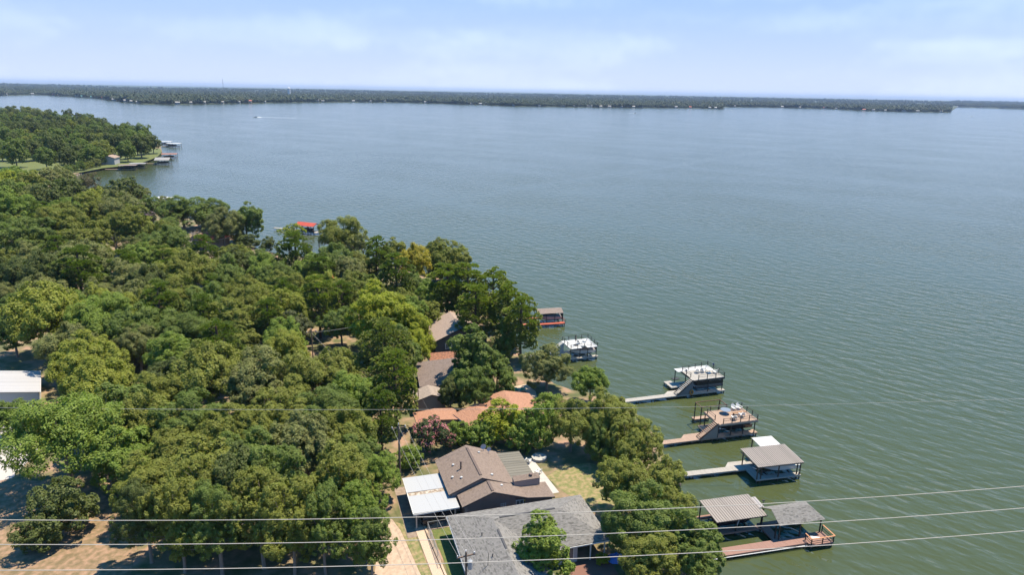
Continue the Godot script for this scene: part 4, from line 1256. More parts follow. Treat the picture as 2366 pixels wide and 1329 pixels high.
	b = Builder.new()
	ribbed(b, Vector3(12.5, e - 0.3, 0.0), Vector3(12.5, e - 0.3, 8.2), Vector3(9.05, e - 0.12, 8.2), Vector3(9.05, e - 0.12, 0.0), 0.6, 0.03)
	part(o, "patio_roof", b, mat("olive ribbed panel", 0.124, 0.112, 0.0863, 0.6))
	for z in [0.3, 4.2, 8.0]:
		b = Builder.new()
		b.box(12.2, 12.32, 0, e - 0.36, z - 0.06, z + 0.06)
		part(o, "patio_post", b, side)
	vent_pipe(o, "flue", 2.6, e + 1.05, 4.6, 0.12, 1.1, mat("brown flue", 0.12, 0.0825, 0.0675, 0.6))
	for q in [[1.9, 3.0], [1.2, 5.6], [2.2, 6.6], [6.0, 1.4], [6.2, 7.4], [6.9, 9.6]]:
		var y: float = (e + 1.75 * (1.0 - absf(q[0] - 4.5) / 4.5)) if q[1] < 8.6 else e - 0.2 + 1.4 * (1.0 - absf(q[0] - 5.2) / 4.4)
		vent_pipe(o, "vent_cap", q[0], y, q[1], 0.13, 0.16, galv)
	vent_pipe(o, "chimney_cap", 11.3, 3.7, 8.6, 0.18, 0.35, mat("brown flue", 0.12, 0.0825, 0.0675, 0.6))
	for q in [[6.9, 0.5, 0.42], [7.6, 0.9, 0.34]]:
		b = Builder.new()
		var y: float = e + 1.75 * (1.0 - (q[0] - 4.5) / 4.5)
		b.tube(Vector3(q[0], y - 0.1, q[1]), Vector3(q[0], y + 0.5, q[1]), 0.03, 0.03, 6)
		for k in 12:
			var t0 := TAU * k / 12.0
			var t1 := TAU * (k + 1) / 12.0
			var c := Vector3(q[0], y + 0.75, q[1])
			b.tri(c + Vector3(0.05, 0, -0.1), c + Vector3(cos(t0) * q[2], sin(t0) * q[2], 0), c + Vector3(cos(t1) * q[2], sin(t1) * q[2], 0))
		part(o, "satellite_dish", b, mat("dish grey", 0.338, 0.352, 0.375, 0.5))
	# ---------- carport of the brown house
	o = thing("carport", "flat white ribbed metal carport over dark vehicles beside brown house", "carport", Vector3(-10.4, G, -86.2), 18.0 * d2r)
	var white := mat("white sheet roof", 0.30, 0.305, 0.308, 0.45, 0.1)
	for q in [[2.4, 6.1, 2.42], [6.95, 10.95, 2.42]]:
		b = Builder.new()
		var steps := 9
		for k in steps:
			var z0 := lerpf(q[0], q[1], float(k) / steps)
			var z1 := lerpf(q[0], q[1], float(k + 1) / steps)
			b.hexa([Vector3(-5.0, q[2], z0), Vector3(0.9, q[2] - 0.1, z0), Vector3(0.9, q[2] - 0.1, z1 - 0.05), Vector3(-5.0, q[2], z1 - 0.05), Vector3(-5.0, q[2] + 0.08, z0), Vector3(0.9, q[2] - 0.02, z0), Vector3(0.9, q[2] - 0.05, z1 - 0.05), Vector3(-5.0, q[2] + 0.03, z1 - 0.05)])
			b.hexa([Vector3(-5.0, q[2], z1 - 0.05), Vector3(0.9, q[2] - 0.1, z1 - 0.05), Vector3(0.9, q[2] - 0.1, z1), Vector3(-5.0, q[2], z1), Vector3(-5.0, q[2] + 0.03, z1 - 0.05), Vector3(0.9, q[2] - 0.05, z1 - 0.05), Vector3(0.9, q[2] - 0.02, z1), Vector3(-5.0, q[2] + 0.08, z1)])
		part(o, "roof_panel", b, white)
	b = Builder.new()
	b.slab(Vector3(-5.0, 2.36, 6.11), Vector3(1.3, 2.4, 6.11), Vector3(1.3, 2.4, 6.94), Vector3(-5.0, 2.36, 6.94), 0.05)
	part(o, "rusty_strip", b, grain(mat("rusty strip", 0.8, 0.8, 0.8, 0.8), noise_image(256, 0.02, 4, 5, lin(0.21, 0.15, 0.0975), lin(0.465, 0.413, 0.345), FastNoiseLite.TYPE_SIMPLEX_SMOOTH, 2.2), 3.0))
	b = Builder.new()
	b.box(-5.06, -5.0, 2.25, 2.46, 2.4, 10.95)
	b.box(-5.0, 0.9, 2.22, 2.41, 10.951, 11.01)
	part(o, "edge_beam", b, trim)
	for q in [[-4.6, 10.6], [-4.6, 6.5], [-4.6, 2.7], [0.4, 10.6]]:
		b = Builder.new()
		b.box(q[0] - 0.08, q[0] + 0.08, 0, 2.31, q[1] - 0.08, q[1] + 0.08)
		part(o, "post", b, mat("cream post", 0.375, 0.33, 0.285, 0.7))
	# vehicles under it
	car("parked_suv", "dark sport utility vehicle parked under the white carport, nearer the driveway", Vector3(-10.4, G, -86.2) + Basis(Vector3.UP, 18.0 * d2r) * Vector3(-2.9, 0.02, 8.3), 18.0 * d2r + PI * 0.5)
	car("parked_suv", "dark sport utility vehicle under the white carport close to brown house wall", Vector3(-10.4, G, -86.2) + Basis(Vector3.UP, 18.0 * d2r) * Vector3(-0.6, 0.02, 8.0), 18.0 * d2r + PI * 0.5)
	# ---------- orange-brown roofs
	var os := mat("orange shingle", 0.3, 0.154, 0.0938, 0.92)
	var tan := mat("tan wall", 0.27, 0.195, 0.143, 0.9)
	gable_house("orange_roof_house", "house with orange-brown shingle roof and round vent, behind the lime shrubs", Vector3(-5.6, G, -107.0), 17.0 * d2r, 9.4, 8.4, 2.8, 3.9, tan, os).rotation.y = 17.0 * d2r
	o = gable_house("orange_roof_house", "slanting orange-brown shingled wing left of the orange-roofed house", Vector3(-9.3, G, -101.6), 36.0 * d2r, 8.2, 5.2, 2.6, 3.3, tan, os)
	o = gable_house("garage", "low garage with flat orange-brown roof behind the pink crape myrtle", Vector3(-15.9, G, -102.2), 17.0 * d2r, 7.0, 4.2, 2.4, 2.75, tan, os)
	o = gable_house("garage", "tan-walled garage with pale grey roof beside a brown utility pole", Vector3(-17.2, G, -109.9), 17.0 * d2r, 5.6, 4.2, 2.7, 3.6, tan, mat("taupe shingle", 0.247, 0.203, 0.169, 0.92))
	# ---------- further houses behind
	var hs := mat("mixed brown shingle", 0.161, 0.124, 0.105, 0.92)
	o = gable_house("brown_roof_house", "house with dark mottled brown hip roof behind the tan garage", Vector3(-18.4, G, -122.6), 12.0 * d2r, 13.5, 11.5, 2.9, 5.2, tan, hs, 0.22, 0.22, 0.5, 4.5)
	o = gable_house("taupe_roof_house", "house with plain taupe roof half hidden behind the pines", Vector3(-19.6, G, -144.5), 18.0 * d2r, 12.0, 11.5, 3.0, 5.6, mat("dark grey wall", 0.0525, 0.0525, 0.0488, 0.85), mat("taupe roof shingle", 0.27, 0.206, 0.169, 0.92), 0.22, 0.08)
	window_part(o, 3.2, 1.2, 11.06, 1.3, 1.1)
	o = thing("lean_to", "low lean-to roof covered with orange pine needles and white edge", "shed", Vector3(-17.0, G, -128.6), 15.0 * d2r)
	b = Builder.new()
	b.slab(Vector3(0, 2.5, 0), Vector3(6.5, 2.5, 0), Vector3(6.5, 2.2, 3.6), Vector3(0, 2.2, 3.6), 0.06)
	part(o, "roof", b, grain(mat("needle litter", 0.8, 0.8, 0.8, 0.95), noise_image(256, 0.03, 4, 8, lin(0.12, 0.0525, 0.03), lin(0.345, 0.15, 0.0825), FastNoiseLite.TYPE_SIMPLEX_SMOOTH, 1.6), 4.0))
	b = Builder.new()
	b.box(-0.08, 6.5, 2.0, 2.24, 3.6, 3.7)
	b.slab(Vector3(-0.08, 2.56, 0), Vector3(0.0, 2.56, 0), Vector3(0.0, 2.26, 3.6), Vector3(-0.08, 2.26, 3.6), 0.2)
	part(o, "white_edge", b, trim)
	for x in [0.2, 3.2, 6.2]:
		b = Builder.new()
		b.box(x, x + 0.12, 0, 2.1, 3.3, 3.42)
		part(o, "post", b, trim)
	# white metal shed at the picture's left
	o = gable_house("metal_shed", "white ribbed metal shed in the clearing among oaks", Vector3(-99.2, G, -106.6), 33.6 * d2r, 16.0, 10.5, 2.8, 4.6, mat("white shed wall", 0.465, 0.465, 0.45, 0.7), mat("white shed roof", 0.435, 0.427, 0.424, 0.5, 0.15), 0.2, 0.1, 0.3, 0.0, true)
	# roofs that show through the trees
	o = gable_house("red_roof_house", "salmon-red roofed house showing through trees beside a bare tree", Vector3(-107.0, G, -238.5), -25.0 * d2r, 9.0, 11.0, 2.9, 5.0, tan, mat("salmon shingle", 0.315, 0.0975, 0.0638, 0.9), 0.3)
	o = gable_house("red_roof_house", "red-roofed house mostly hidden amid the woods below the cove", Vector3(-55.0, G, -183.0), 15.0 * d2r, 9.0, 9.0, 3.0, 5.2, tan, mat("red shingle", 0.338, 0.075, 0.045, 0.9), 0.3)
	o = gable_house("lake_house", "grey lake house on the lawn of the far point", Vector3(-287.0, G, -486.0), 12.0 * d2r, 9.0, 12.0, 4.5, 6.2, mat("house grey", 0.3, 0.307, 0.315, 0.8), mat("taupe roof shingle", 0.27, 0.206, 0.169, 0.92), 0.4, 0.1)
	o = gable_house("lake_house", "wide house with terracotta roof deep in the trees of the far point", Vector3(-650.0, G, -862.0), 50.0 * d2r, 12.0, 22.0, 6.0, 9.5, tan, mat("terracotta", 0.413, 0.203, 0.128, 0.9), 0.6, 0.1)
	# patio of the brown house, with furniture
	o = thing("round_slab", "round grey stone slab table on the patio behind brown house", "table", Vector3(4.6, G + 0.01, -92.4))
	b = Builder.new()
	b.tube(Vector3(0, 0, 0), Vector3(0, 0.42, 0), 1.1, 1.15, 24)
	part(o, "slab", b, mat("pale stone", 0.3, 0.292, 0.277, 0.9))
	slat_chair("white chair beside the round slab at the brown house patio", Vector3(2.9, G + 0.03, -91.2), 1.2, mat("white plastic", 0.55, 0.55, 0.53, 0.5), "white patio chairs")
	slat_chair("white chair on the sunlit patio by the lawn of brown house", Vector3(4.3, G + 0.03, -88.2), 2.6, mat("white plastic", 0.55, 0.55, 0.53, 0.5), "white patio chairs")
	var teal := mat("turquoise plastic", 0, 0.27, 0.247, 0.5)
	slat_chair("turquoise slatted chair on the lakeside patio, farther from the flower bed", Vector3(1.2, G + 0.03, -116.7), 1.35, teal, "turquoise chairs")
	slat_chair("turquoise slatted chair on the lakeside patio, closer to the lake", Vector3(2.35, G + 0.03, -116.8), 1.5, teal, "turquoise chairs")
	o = thing("fire_bowl", "brown fire bowl in front of the turquoise chairs", "fire pit", Vector3(2.5, G + 0.02, -115.2))
	b = Builder.new()
	b.tube(Vector3(0, 0.05, 0), Vector3(0, 0.4, 0), 0.3, 0.55, 14)
	part(o, "bowl", b, mat("rust bowl", 0.12, 0.0562, 0.0338, 0.7))
	b = Builder.new()
	b.tube(Vector3(0, 0, 0), Vector3(0, 0.05, 0), 0.32, 0.32, 12)
	part(o, "foot", b, mat("rust bowl", 0.12, 0.0562, 0.0338, 0.7))

func car(called: String, label: String, at: Vector3, turn: float) -> void:
	var o := thing(called, label, "car", at, turn)
	var paint := mat("dark car paint", 0.0188, 0.0195, 0.0225, 0.25)
	var b := Builder.new()
	b.hexa([Vector3(-2.3, 0.32, -0.9), Vector3(2.25, 0.32, -0.88), Vector3(2.25, 0.32, 0.88), Vector3(-2.3, 0.32, 0.9), Vector3(-2.32, 1.0, -0.88), Vector3(2.2, 0.95, -0.8), Vector3(2.2, 0.95, 0.8), Vector3(-2.32, 1.0, 0.88)])
	part(o, "body", b, paint)
	b = Builder.new()
	b.hexa([Vector3(-2.2, 1.001, -0.86), Vector3(1.1, 0.98, -0.82), Vector3(1.1, 0.98, 0.82), Vector3(-2.2, 1.001, 0.86), Vector3(-2.0, 1.62, -0.68), Vector3(0.4, 1.64, -0.66), Vector3(0.4, 1.64, 0.66), Vector3(-2.0, 1.62, 0.68)])
	part(o, "cabin", b, paint)
	b = Builder.new()
	b.quad(Vector3(1.06, 1.03, -0.74), Vector3(0.43, 1.6, -0.6), Vector3(0.43, 1.6, 0.6), Vector3(1.06, 1.03, 0.74))
	part(o, "windshield", b, mat("window glass", 0.075, 0.0975, 0.105, 0.08))
	for s in [[-1.45, -0.86], [-1.45, 0.86], [1.45, -0.84], [1.45, 0.84]]:
		b = Builder.new()
		b.tube(Vector3(s[0], 0.34, s[1] - 0.1), Vector3(s[0], 0.34, s[1] + 0.1), 0.34, 0.34, 14)
		var w := part(o, "wheel", b, mat("tyre", 0.015, 0.015, 0.015, 0.9))
		b = Builder.new()
		b.tube(Vector3(s[0], 0.34, s[1] - 0.115), Vector3(s[0], 0.34, s[1] + 0.115), 0.2, 0.2, 10)
		part(w, "rim", b, mat("aluminium", 0.375, 0.383, 0.39, 0.35, 0.9))
	for s in [-0.62, 0.62]:
		b = Builder.new()
		b.box(2.2, 2.27, 0.72, 0.88, s - 0.18, s + 0.18)
		part(o, "headlight", b, mat("lamp glass", 0.375, 0.375, 0.375, 0.15))

# ------------------------------------------------------------------ poles, wires, fence
func wire(label: String, a: Vector3, e: Vector3, sag: float, r: float, m: Material, group := "", called := "power_line") -> void:
	var o := thing(called, label, "wire", a, 0.0, group)
	var b := Builder.new()
	var steps := 40
	var p := Vector3.ZERO
	for i in range(1, steps + 1):
		var t := float(i) / steps
		var q := (e - a) * t - Vector3(0, 4.0 * sag * t * (1.0 - t), 0)
		b.tube(p, q, r, r, 6, false)
		p = q
	part(o, "cable", b, m)

func utility_pole(label: String, at: Vector3, h: float, arm: bool, turn: float, m: Material, r := 0.14) -> void:
	var o := thing("utility_pole", label, "pole", at, turn)
	var b := Builder.new()
	b.tube(Vector3(0, -0.2, 0), Vector3(0, h, 0), r, r * 0.72, 9)
	part(o, "pole", b, m)
	if arm:
		b = Builder.new()
		b.box(-1.0, 1.0, h - 0.55, h - 0.43, -0.06, 0.06)
		part(o, "crossarm", b, m)
		for x in [-0.9, 0.0, 0.9]:
			b = Builder.new()
			var y := h if x == 0.0 else h - 0.43
			b.tube(Vector3(x, y, 0), Vector3(x, y + 0.22, 0), 0.05, 0.07, 7)
			part(o, "insulator", b, mat("insulator white", 0.488, 0.495, 0.51, 0.3))

func build_lines() -> void:
	rng.seed = 41
	var cream := mat("bright cable", 0.36, 0.335, 0.295, 0.55)
	var thin := mat("dull cable", 0.255, 0.255, 0.232, 0.6)
	var drop := mat("grey cable", 0.3, 0.285, 0.27, 0.6)
	var ph := 5.0 * PI / 180.0
	var d := Vector3(cos(ph), 0, -sin(ph))
	var n := 0
	var said := ["thick pale power cable crossing the whole view, farthest of the three", "thick pale power cable crossing the whole view, middle of the three", "thick pale power cable crossing the whole view, nearest of the three"]
	for q in [[-44.0, 24.85], [-42.0, 24.35], [-40.0, 23.9]]:
		var c := Vector3(0, q[1], q[0])
		var h := 95.0
		wire(said[n], c - d * h + Vector3(0, 6.4, 0), c + d * h + Vector3(0, 5.9, 0), 6.15, 0.024, cream, "three power cables above the shore")
		n += 1
	ph = 4.0 * PI / 180.0
	d = Vector3(cos(ph), 0, -sin(ph))
	wire("single thin overhead wire far behind the three thick cables", Vector3(0, 11.9, -88.0) - d * 110.0 + Vector3(0, 2.6, 0), Vector3(0, 11.9, -88.0) + d * 110.0 + Vector3(0, 1.5, 0), 2.05, 0.022, thin)
	var wood := mat("weathered pole", 0.128, 0.09, 0.0675, 0.95)
	var p1 := Vector3(-4.16, GROUND, -59.2)
	var p2 := Vector3(-15.2, GROUND, -84.8)
	utility_pole("utility pole with transformer in front of the grey shingled house", p1, 8.5, true, 0.4, wood)
	var t := thing("transformer", "grey cylindrical transformer hung on the nearest utility pole", "transformer", p1 + Vector3(0.42, 6.6, 0.1))
	var b := Builder.new()
	b.tube(Vector3(0, 0, 0), Vector3(0, 0.9, 0), 0.25, 0.25, 14)
	b.tube(Vector3(0, 0.9, 0), Vector3(0, 0.98, 0), 0.25, 0.16, 14)
	part(t, "tank", b, mat("transformer grey", 0.27, 0.285, 0.307, 0.45))
	b = Builder.new()
	b.tube(Vector3(0, 0.95, 0), Vector3(0, 1.2, 0), 0.04, 0.03, 6)
	part(t, "bushing", b, mat("insulator white", 0.488, 0.495, 0.51, 0.3))
	b = Builder.new()
	b.box(-0.34, -0.24, 0.3, 0.6, -0.06, 0.06)
	part(t, "bracket", b, mat("dock steel", 0.0165, 0.0158, 0.0158, 0.55))
	utility_pole("utility pole standing between the white carport and the tall pine", p2, 9.3, true, 0.35, wood, 0.17)
	utility_pole("slim rust-brown utility pole at the wall of the tan garage", Vector3(-15.6, GROUND, -106.6), 4.6, false, 0.0, mat("rust pole", 0.105, 0.0338, 0.0225, 0.85), 0.09)
	utility_pole("utility pole with crossarm rising out of the woods behind the oaks", Vector3(-38.8, GROUND, -125.0), 8.4, true, 0.6, wood)
	n = 0
	for s in [-0.9, 0.0, 0.9]:
		var k: Vector3 = Vector3(cos(0.4), 0, -sin(0.4)) * float(s)
		wire(["grey service wire over the white carport, closest to the driveway", "grey service wire over the white carport, middle of three", "grey service wire over the white carport, closest to brown roof"][n], p1 + k + Vector3(0, 8.3, 0), p2 + k + Vector3(0, 9.1, 0), 0.5, 0.014, drop, "service wires over the carport", "service_wire")
		n += 1
	wire("thin guy wire slanting past the tan garage wall", Vector3(-15.6, 6.0, -106.6), Vector3(-13.0, 1.5, -104.8), 0.02, 0.012, drop, "", "guy_wire")
	for q in [["service wire leaving the wooded pole toward the lime trees", Vector3(-24.0, 9.0, -136.0)], ["service wire from the wooded pole down to the yard", Vector3(-30.5, 5.0, -119.0)]]:
		wire(q[0], Vector3(-38.8, 9.3, -125.0), q[1], 0.4, 0.02, drop, "", "service_wire")
	# chain-link fence round the small lawn
	var f := thing("chain_link_fence", "low grey chain-link fence round the small lawn beside grey house", "fence", Vector3(-10.05, GROUND, -74.45), 17.0 * PI / 180.0)
	var grey := mat("galvanised wire", 0.315, 0.315, 0.315, 0.45, 0.5)
	var runs := [[Vector3(0, 0, 0), Vector3(2.5, 0, 0)], [Vector3(0, 0, 0), Vector3(0.25, 0, 7.4)]]
	var net := Builder.new()
	for q in runs:
		var l: float = q[0].distance_to(q[1])
		var many := int(ceil(l / 2.0))
		for i in many + 1:
			var s: Vector3 = q[0].lerp(q[1], float(i) / many)
			if i == 0 and q == runs[1]:
				continue
			b = Builder.new()
			b.tube(s, s + Vector3(0, 1.22, 0), 0.03, 0.03, 6)
			part(f, "post", b, grey)
		b = Builder.new()
		b.tube(q[0] + Vector3(0, 1.2, 0), q[1] + Vector3(0, 1.2, 0), 0.028, 0.028, 6)
		part(f, "top_rail", b, grey)
		var dir: Vector3 = (q[1] - q[0]).normalized()
		var x := -1.1
		while x < l:
			for s in [1.0, -1.0]:
				var x0 := x if s > 0 else x + 1.1
				var x1 := x + 1.1 if s > 0 else x
				var y0 := 0.05
				var y1 := 1.15
				if x0 < 0.0 or x1 < 0.0 or x0 > l or x1 > l:
					continue
				net.tube(q[0] + dir * x0 + Vector3(0, y0, 0), q[0] + dir * x1 + Vector3(0, y1, 0), 0.004, 0.004, 3, false)
			x += 0.09
	part(f, "wire_mesh", net, grey)
# ------------------------------------------------------------------ setting
func sheet(called: String, pts: Array, y: float, m: Material, depth := 0.0) -> MeshInstance3D:
	var p := PackedVector2Array()
	for q in pts:
		p.append(Vector2(q[0], q[1]))
	var b := Builder.new()
	b.poly(p, y - depth, y)
	return setting(called, b, m)

# ripples: short wind waves, longer along their crests, stronger and weaker in gusts; the tile is METRES wide
func ripple_normals(size: int, metres: float) -> ImageTexture:
	var f := FastNoiseLite.new()
	f.noise_type = FastNoiseLite.TYPE_SIMPLEX_SMOOTH
	f.seed = 5
	f.frequency = 0.36
	f.fractal_octaves = 3
	f.fractal_gain = 0.5
	f.fractal_lacunarity = 2.2
	var gust := FastNoiseLite.new()
	gust.seed = 8
	gust.frequency = 1.0 / 70.0
	gust.fractal_octaves = 3
	var h := PackedFloat32Array()
	h.resize(size * size)
	var step := metres / size
	var edge := int(size * 0.08)
	for j in size:
		var y := j * step
		var wy := 1.0 if j >= edge else float(j) / edge
		for i in size:
			var x := i * step
			var k := f.get_noise_2d(x / 2.4, y)
			if j < edge:
				k = lerpf(f.get_noise_2d(x / 2.4, y + metres), k, wy)
			if i < edge:
				var k2 := f.get_noise_2d((x + metres) / 2.4, y)
				if j < edge:
					k2 = lerpf(f.get_noise_2d((x + metres) / 2.4, y + metres), k2, wy)
				k = lerpf(k2, k, float(i) / edge)
			h[j * size + i] = k
	# gusts on a coarse grid that closes on itself
	var coarse := 128
	var gs := PackedFloat32Array()
	gs.resize(coarse * coarse)
	for j in coarse:
		for i in coarse:
			var x := metres * i / coarse
			var y := metres * j / coarse
			var wx := clampf(float(i) / 24.0, 0, 1)
			var wy := clampf(float(j) / 24.0, 0, 1)
			var a := lerpf(gust.get_noise_2d((x + metres) / 2.0, y), gust.get_noise_2d(x / 2.0, y), wx)
			var b := lerpf(gust.get_noise_2d((x + metres) / 2.0, y + metres), gust.get_noise_2d(x / 2.0, y + metres), wx)
			gs[j * coarse + i] = clampf(1.0 + 0.65 * lerpf(b, a, wy), 0.6, 1.35)
	var by := PackedByteArray()
	by.resize(size * size * 3)
	var amp := 0.135 / (2.0 * step)
	var per := size / coarse
	for j in size:
		var up := ((j + size - 1) % size) * size
		var dn := ((j + 1) % size) * size
		var gj := j / per
		var tj := float(j % per) / per
		var row0 := gj * coarse
		var row1 := ((gj + 1) % coarse) * coarse
		for i in size:
			var gi := i / per
			var gi1 := (gi + 1) % coarse
			var ti := float(i % per) / per
			var m := amp * lerpf(lerpf(gs[row0 + gi], gs[row0 + gi1], ti), lerpf(gs[row1 + gi], gs[row1 + gi1], ti), tj)
			var gx := (h[j * size + (i + 1) % size] - h[j * size + (i + size - 1) % size]) * m
			var gy := (h[dn + i] - h[up + i]) * m
			var s := 1.0 / sqrt(1.0 + gx * gx + gy * gy)
			var o := (j * size + i) * 3
			by[o] = int(clampf(-gx * s * 127.5 + 127.5, 0, 255))
			by[o + 1] = int(clampf(gy * s * 127.5 + 127.5, 0, 255))
			by[o + 2] = int(clampf(s * 127.5 + 127.5, 0, 255))
	return ImageTexture.create_from_image(Image.create_from_data(size, size, false, Image.FORMAT_RGB8, by))

func build_water() -> void:
	var a := []
	a.resize(Mesh.ARRAY_MAX)
	var v := PackedVector3Array()
	var n := PackedVector3Array()
	var uv := PackedVector2Array()
	var ta := PackedFloat32Array()
	var ix := PackedInt32Array()
	var xs := [-16000.0, -4000.0, -1000.0, -300.0, -100.0, 0.0, 100.0, 300.0, 1000.0, 4000.0, 16000.0]
	var zs := [400.0, 0.0, -60.0, -130.0, -260.0, -600.0, -1500.0, -4000.0, -9000.0, -20000.0]
	var along := Vector2(0.78, 0.626)
	var across := Vector2(-0.626, 0.78)
	for z in zs:
		for x in xs:
			v.append(Vector3(x, 0, z))
			n.append(Vector3.UP)
			uv.append(Vector2(Vector2(x, z).dot(along), Vector2(x, z).dot(across)) / 260.0)
			ta.append(along.x); ta.append(0); ta.append(along.y); ta.append(1)
	for j in zs.size() - 1:
		for i in xs.size() - 1:
			var k := j * xs.size() + i
			var w := xs.size()
			# seen from above, clockwise
			ix.append(k); ix.append(k + w); ix.append(k + w + 1)
			ix.append(k); ix.append(k + w + 1); ix.append(k + 1)
	a[Mesh.ARRAY_VERTEX] = v
	a[Mesh.ARRAY_NORMAL] = n
	a[Mesh.ARRAY_TEX_UV] = uv
	a[Mesh.ARRAY_TANGENT] = ta
	a[Mesh.ARRAY_INDEX] = ix
	var m := ArrayMesh.new()
	m.add_surface_from_arrays(Mesh.PRIMITIVE_TRIANGLES, a)
	var o := MeshInstance3D.new()
	o.name = "lake_water"
	o.mesh = m
	var w := StandardMaterial3D.new()
	w.resource_name = "lake water"
	w.albedo_color = lin(0.046, 0.058, 0.023)
	w.roughness = 0.12
	w.metallic_specular = 0.39
	w.normal_enabled = true
	w.normal_texture = ripple_normals(2048, 260.0)
	w.normal_scale = 1.0
	o.material_override = w
	add_child(o)
	o.set_meta("kind", "structure")

func build_land() -> void:
	rng.seed = 51
	var soil := grain(mat("soil and dry grass", 1, 1, 1, 0.95), noise_image(1024, 0.012, 5, 3, lin(0.0638, 0.075, 0.024), lin(0.255, 0.161, 0.109), FastNoiseLite.TYPE_SIMPLEX_SMOOTH, 1.8), 60.0)
	sheet("ground", LAND, GROUND, soil, 2.5)
	var grass := grain(mat("mown grass", 1, 1, 1, 0.95), noise_image(512, 0.03, 5, 4, lin(0.058, 0.088, 0.0165), lin(0.112, 0.115, 0.0338), FastNoiseLite.TYPE_SIMPLEX_SMOOTH, 1.5), 9.0)
	var dry := grain(mat("dry lawn", 1, 1, 1, 0.95), noise_image(512, 0.02, 5, 6, lin(0.112, 0.124, 0.0375), lin(0.247, 0.18, 0.0975), FastNoiseLite.TYPE_SIMPLEX_SMOOTH, 1.7), 10.0)
	var sand := grain(mat("sandy drive", 1, 1, 1, 0.95), noise_image(512, 0.02, 5, 7, lin(0.29, 0.215, 0.155), lin(0.36, 0.275, 0.205), FastNoiseLite.TYPE_SIMPLEX_SMOOTH, 1.9), 8.0)
	var conc := grain(mat("tan concrete", 1, 1, 1, 0.9), noise_image(512, 0.03, 4, 9, lin(0.345, 0.255, 0.188), lin(0.42, 0.323, 0.24), FastNoiseLite.TYPE_SIMPLEX_SMOOTH, 1.2), 4.0)
	var grey := grain(mat("pale concrete", 1, 1, 1, 0.9), noise_image(512, 0.03, 4, 10, lin(0.315, 0.292, 0.27), lin(0.39, 0.367, 0.338), FastNoiseLite.TYPE_SIMPLEX_SMOOTH, 1.2), 4.0)
	sheet("driveway", P_DRIVE, GROUND + 0.02, sand)
	sheet("verge", P_VERGE, GROUND + 0.012, dry)
	sheet("path", P_WALK, GROUND + 0.06, conc, 0.08)
	sheet("kerb", P_KERB, GROUND + 0.14, conc, 0.18)
	sheet("lawn", P_LAWN, GROUND + 0.03, grass, 0.05)
	sheet("back_lawn", P_BACK, GROUND + 0.02, dry)
	sheet("front_yard", P_FRONT, GROUND + 0.016, grain(mat("bare earth", 1, 1, 1, 0.95), noise_image(512, 0.02, 5, 16, lin(0.12, 0.09, 0.045), lin(0.25, 0.158, 0.10), FastNoiseLite.TYPE_SIMPLEX_SMOOTH, 1.7), 13.0))
	sheet("yard_drive", P_LEFT, GROUND + 0.02, grey)
	sheet("lakeside_patio", P_PATIO2, GROUND + 0.025, conc)
	sheet("point_lawn", P_POINT, GROUND + 0.02, grass)
	sheet("beach", P_BEACH, GROUND + 0.02, sand)
	var b := Builder.new()
	var t := Transform3D(Basis(Vector3.UP, 18.0 * PI / 180.0), Vector3(-10.4, 0, -86.2))
	var corners := []
	for q in [[12.6, -2.0], [15.2, -2.0], [15.8, 8.0], [12.6, 8.0]]:
		var w := t * Vector3(q[0], 0, q[1])
		corners.append([w.x, w.z])
	sheet("patio", corners, GROUND + 0.03, grey)
	corners = []
	for q in [[-6.0, 0.6], [0.3, 0.6], [0.3, 12.2], [-6.0, 12.2]]:
		var w := t * Vector3(q[0], 0, q[1])
		corners.append([w.x, w.z])
	sheet("carport_slab", corners, GROUND + 0.024, grain(mat("stained concrete", 1, 1, 1, 0.9), noise_image(256, 0.02, 4, 12, lin(0.15, 0.112, 0.0863), lin(0.255, 0.195, 0.15)), 5.0))
	# stones along the water's edge
	rng.seed = 52
	var stones := []
	for k in 3:
		var s := Builder.new()
		for i in 6:
			var t0 := TAU * i / 6.0
			var t1 := TAU * (i + 1) / 6.0
			var r0 := 0.42 + 0.13 * sin(i * 2.1 + k)
			var r1 := 0.42 + 0.13 * sin(((i + 1) % 6) * 2.1 + k)
			var p0 := Vector3(cos(t0) * r0, 0.12, sin(t0) * r0)
			var p1 := Vector3(cos(t1) * r1, 0.12, sin(t1) * r1)
			s.tri(Vector3(0.05, 0.42, 0.02), p0, p1)
			s.quad(p0, p0 - Vector3(0, 0.5, 0), p1 - Vector3(0, 0.5, 0), p1)
		stones.append(s.mesh())
	var mm := MultiMesh.new()
	mm.transform_format = MultiMesh.TRANSFORM_3D
	mm.mesh = stones[0]
	var spots := []
	for i in range(2, 46):
		var p := Vector2(LAND[i][0], LAND[i][1])
		var q := Vector2(LAND[i + 1][0], LAND[i + 1][1])
		var many := int(p.distance_to(q) / 0.8)
		for k in many:
			var c := p.lerp(q, (k + rng.randf()) / many)
			spots.append(Transform3D(Basis(Vector3.UP, rng.randf() * TAU).scaled(Vector3.ONE * rng.randf_range(0.7, 1.7)), Vector3(c.x + rng.randf_range(-0.7, 0.7), rng.randf_range(0.0, 0.5), c.y + rng.randf_range(-0.7, 0.7))))
	mm.instance_count = spots.size()
	for i in spots.size():
		mm.set_instance_transform(i, spots[i])
	var o := MultiMeshInstance3D.new()
	o.name = "shore_stones"
	o.multimesh = mm
	o.material_override = mat("shore stone", 0.18, 0.15, 0.124, 0.9)
	add_child(o)
	o.set_meta("kind", "stuff")
	o.set_meta("label", "tumbled tan stones along the water's edge")

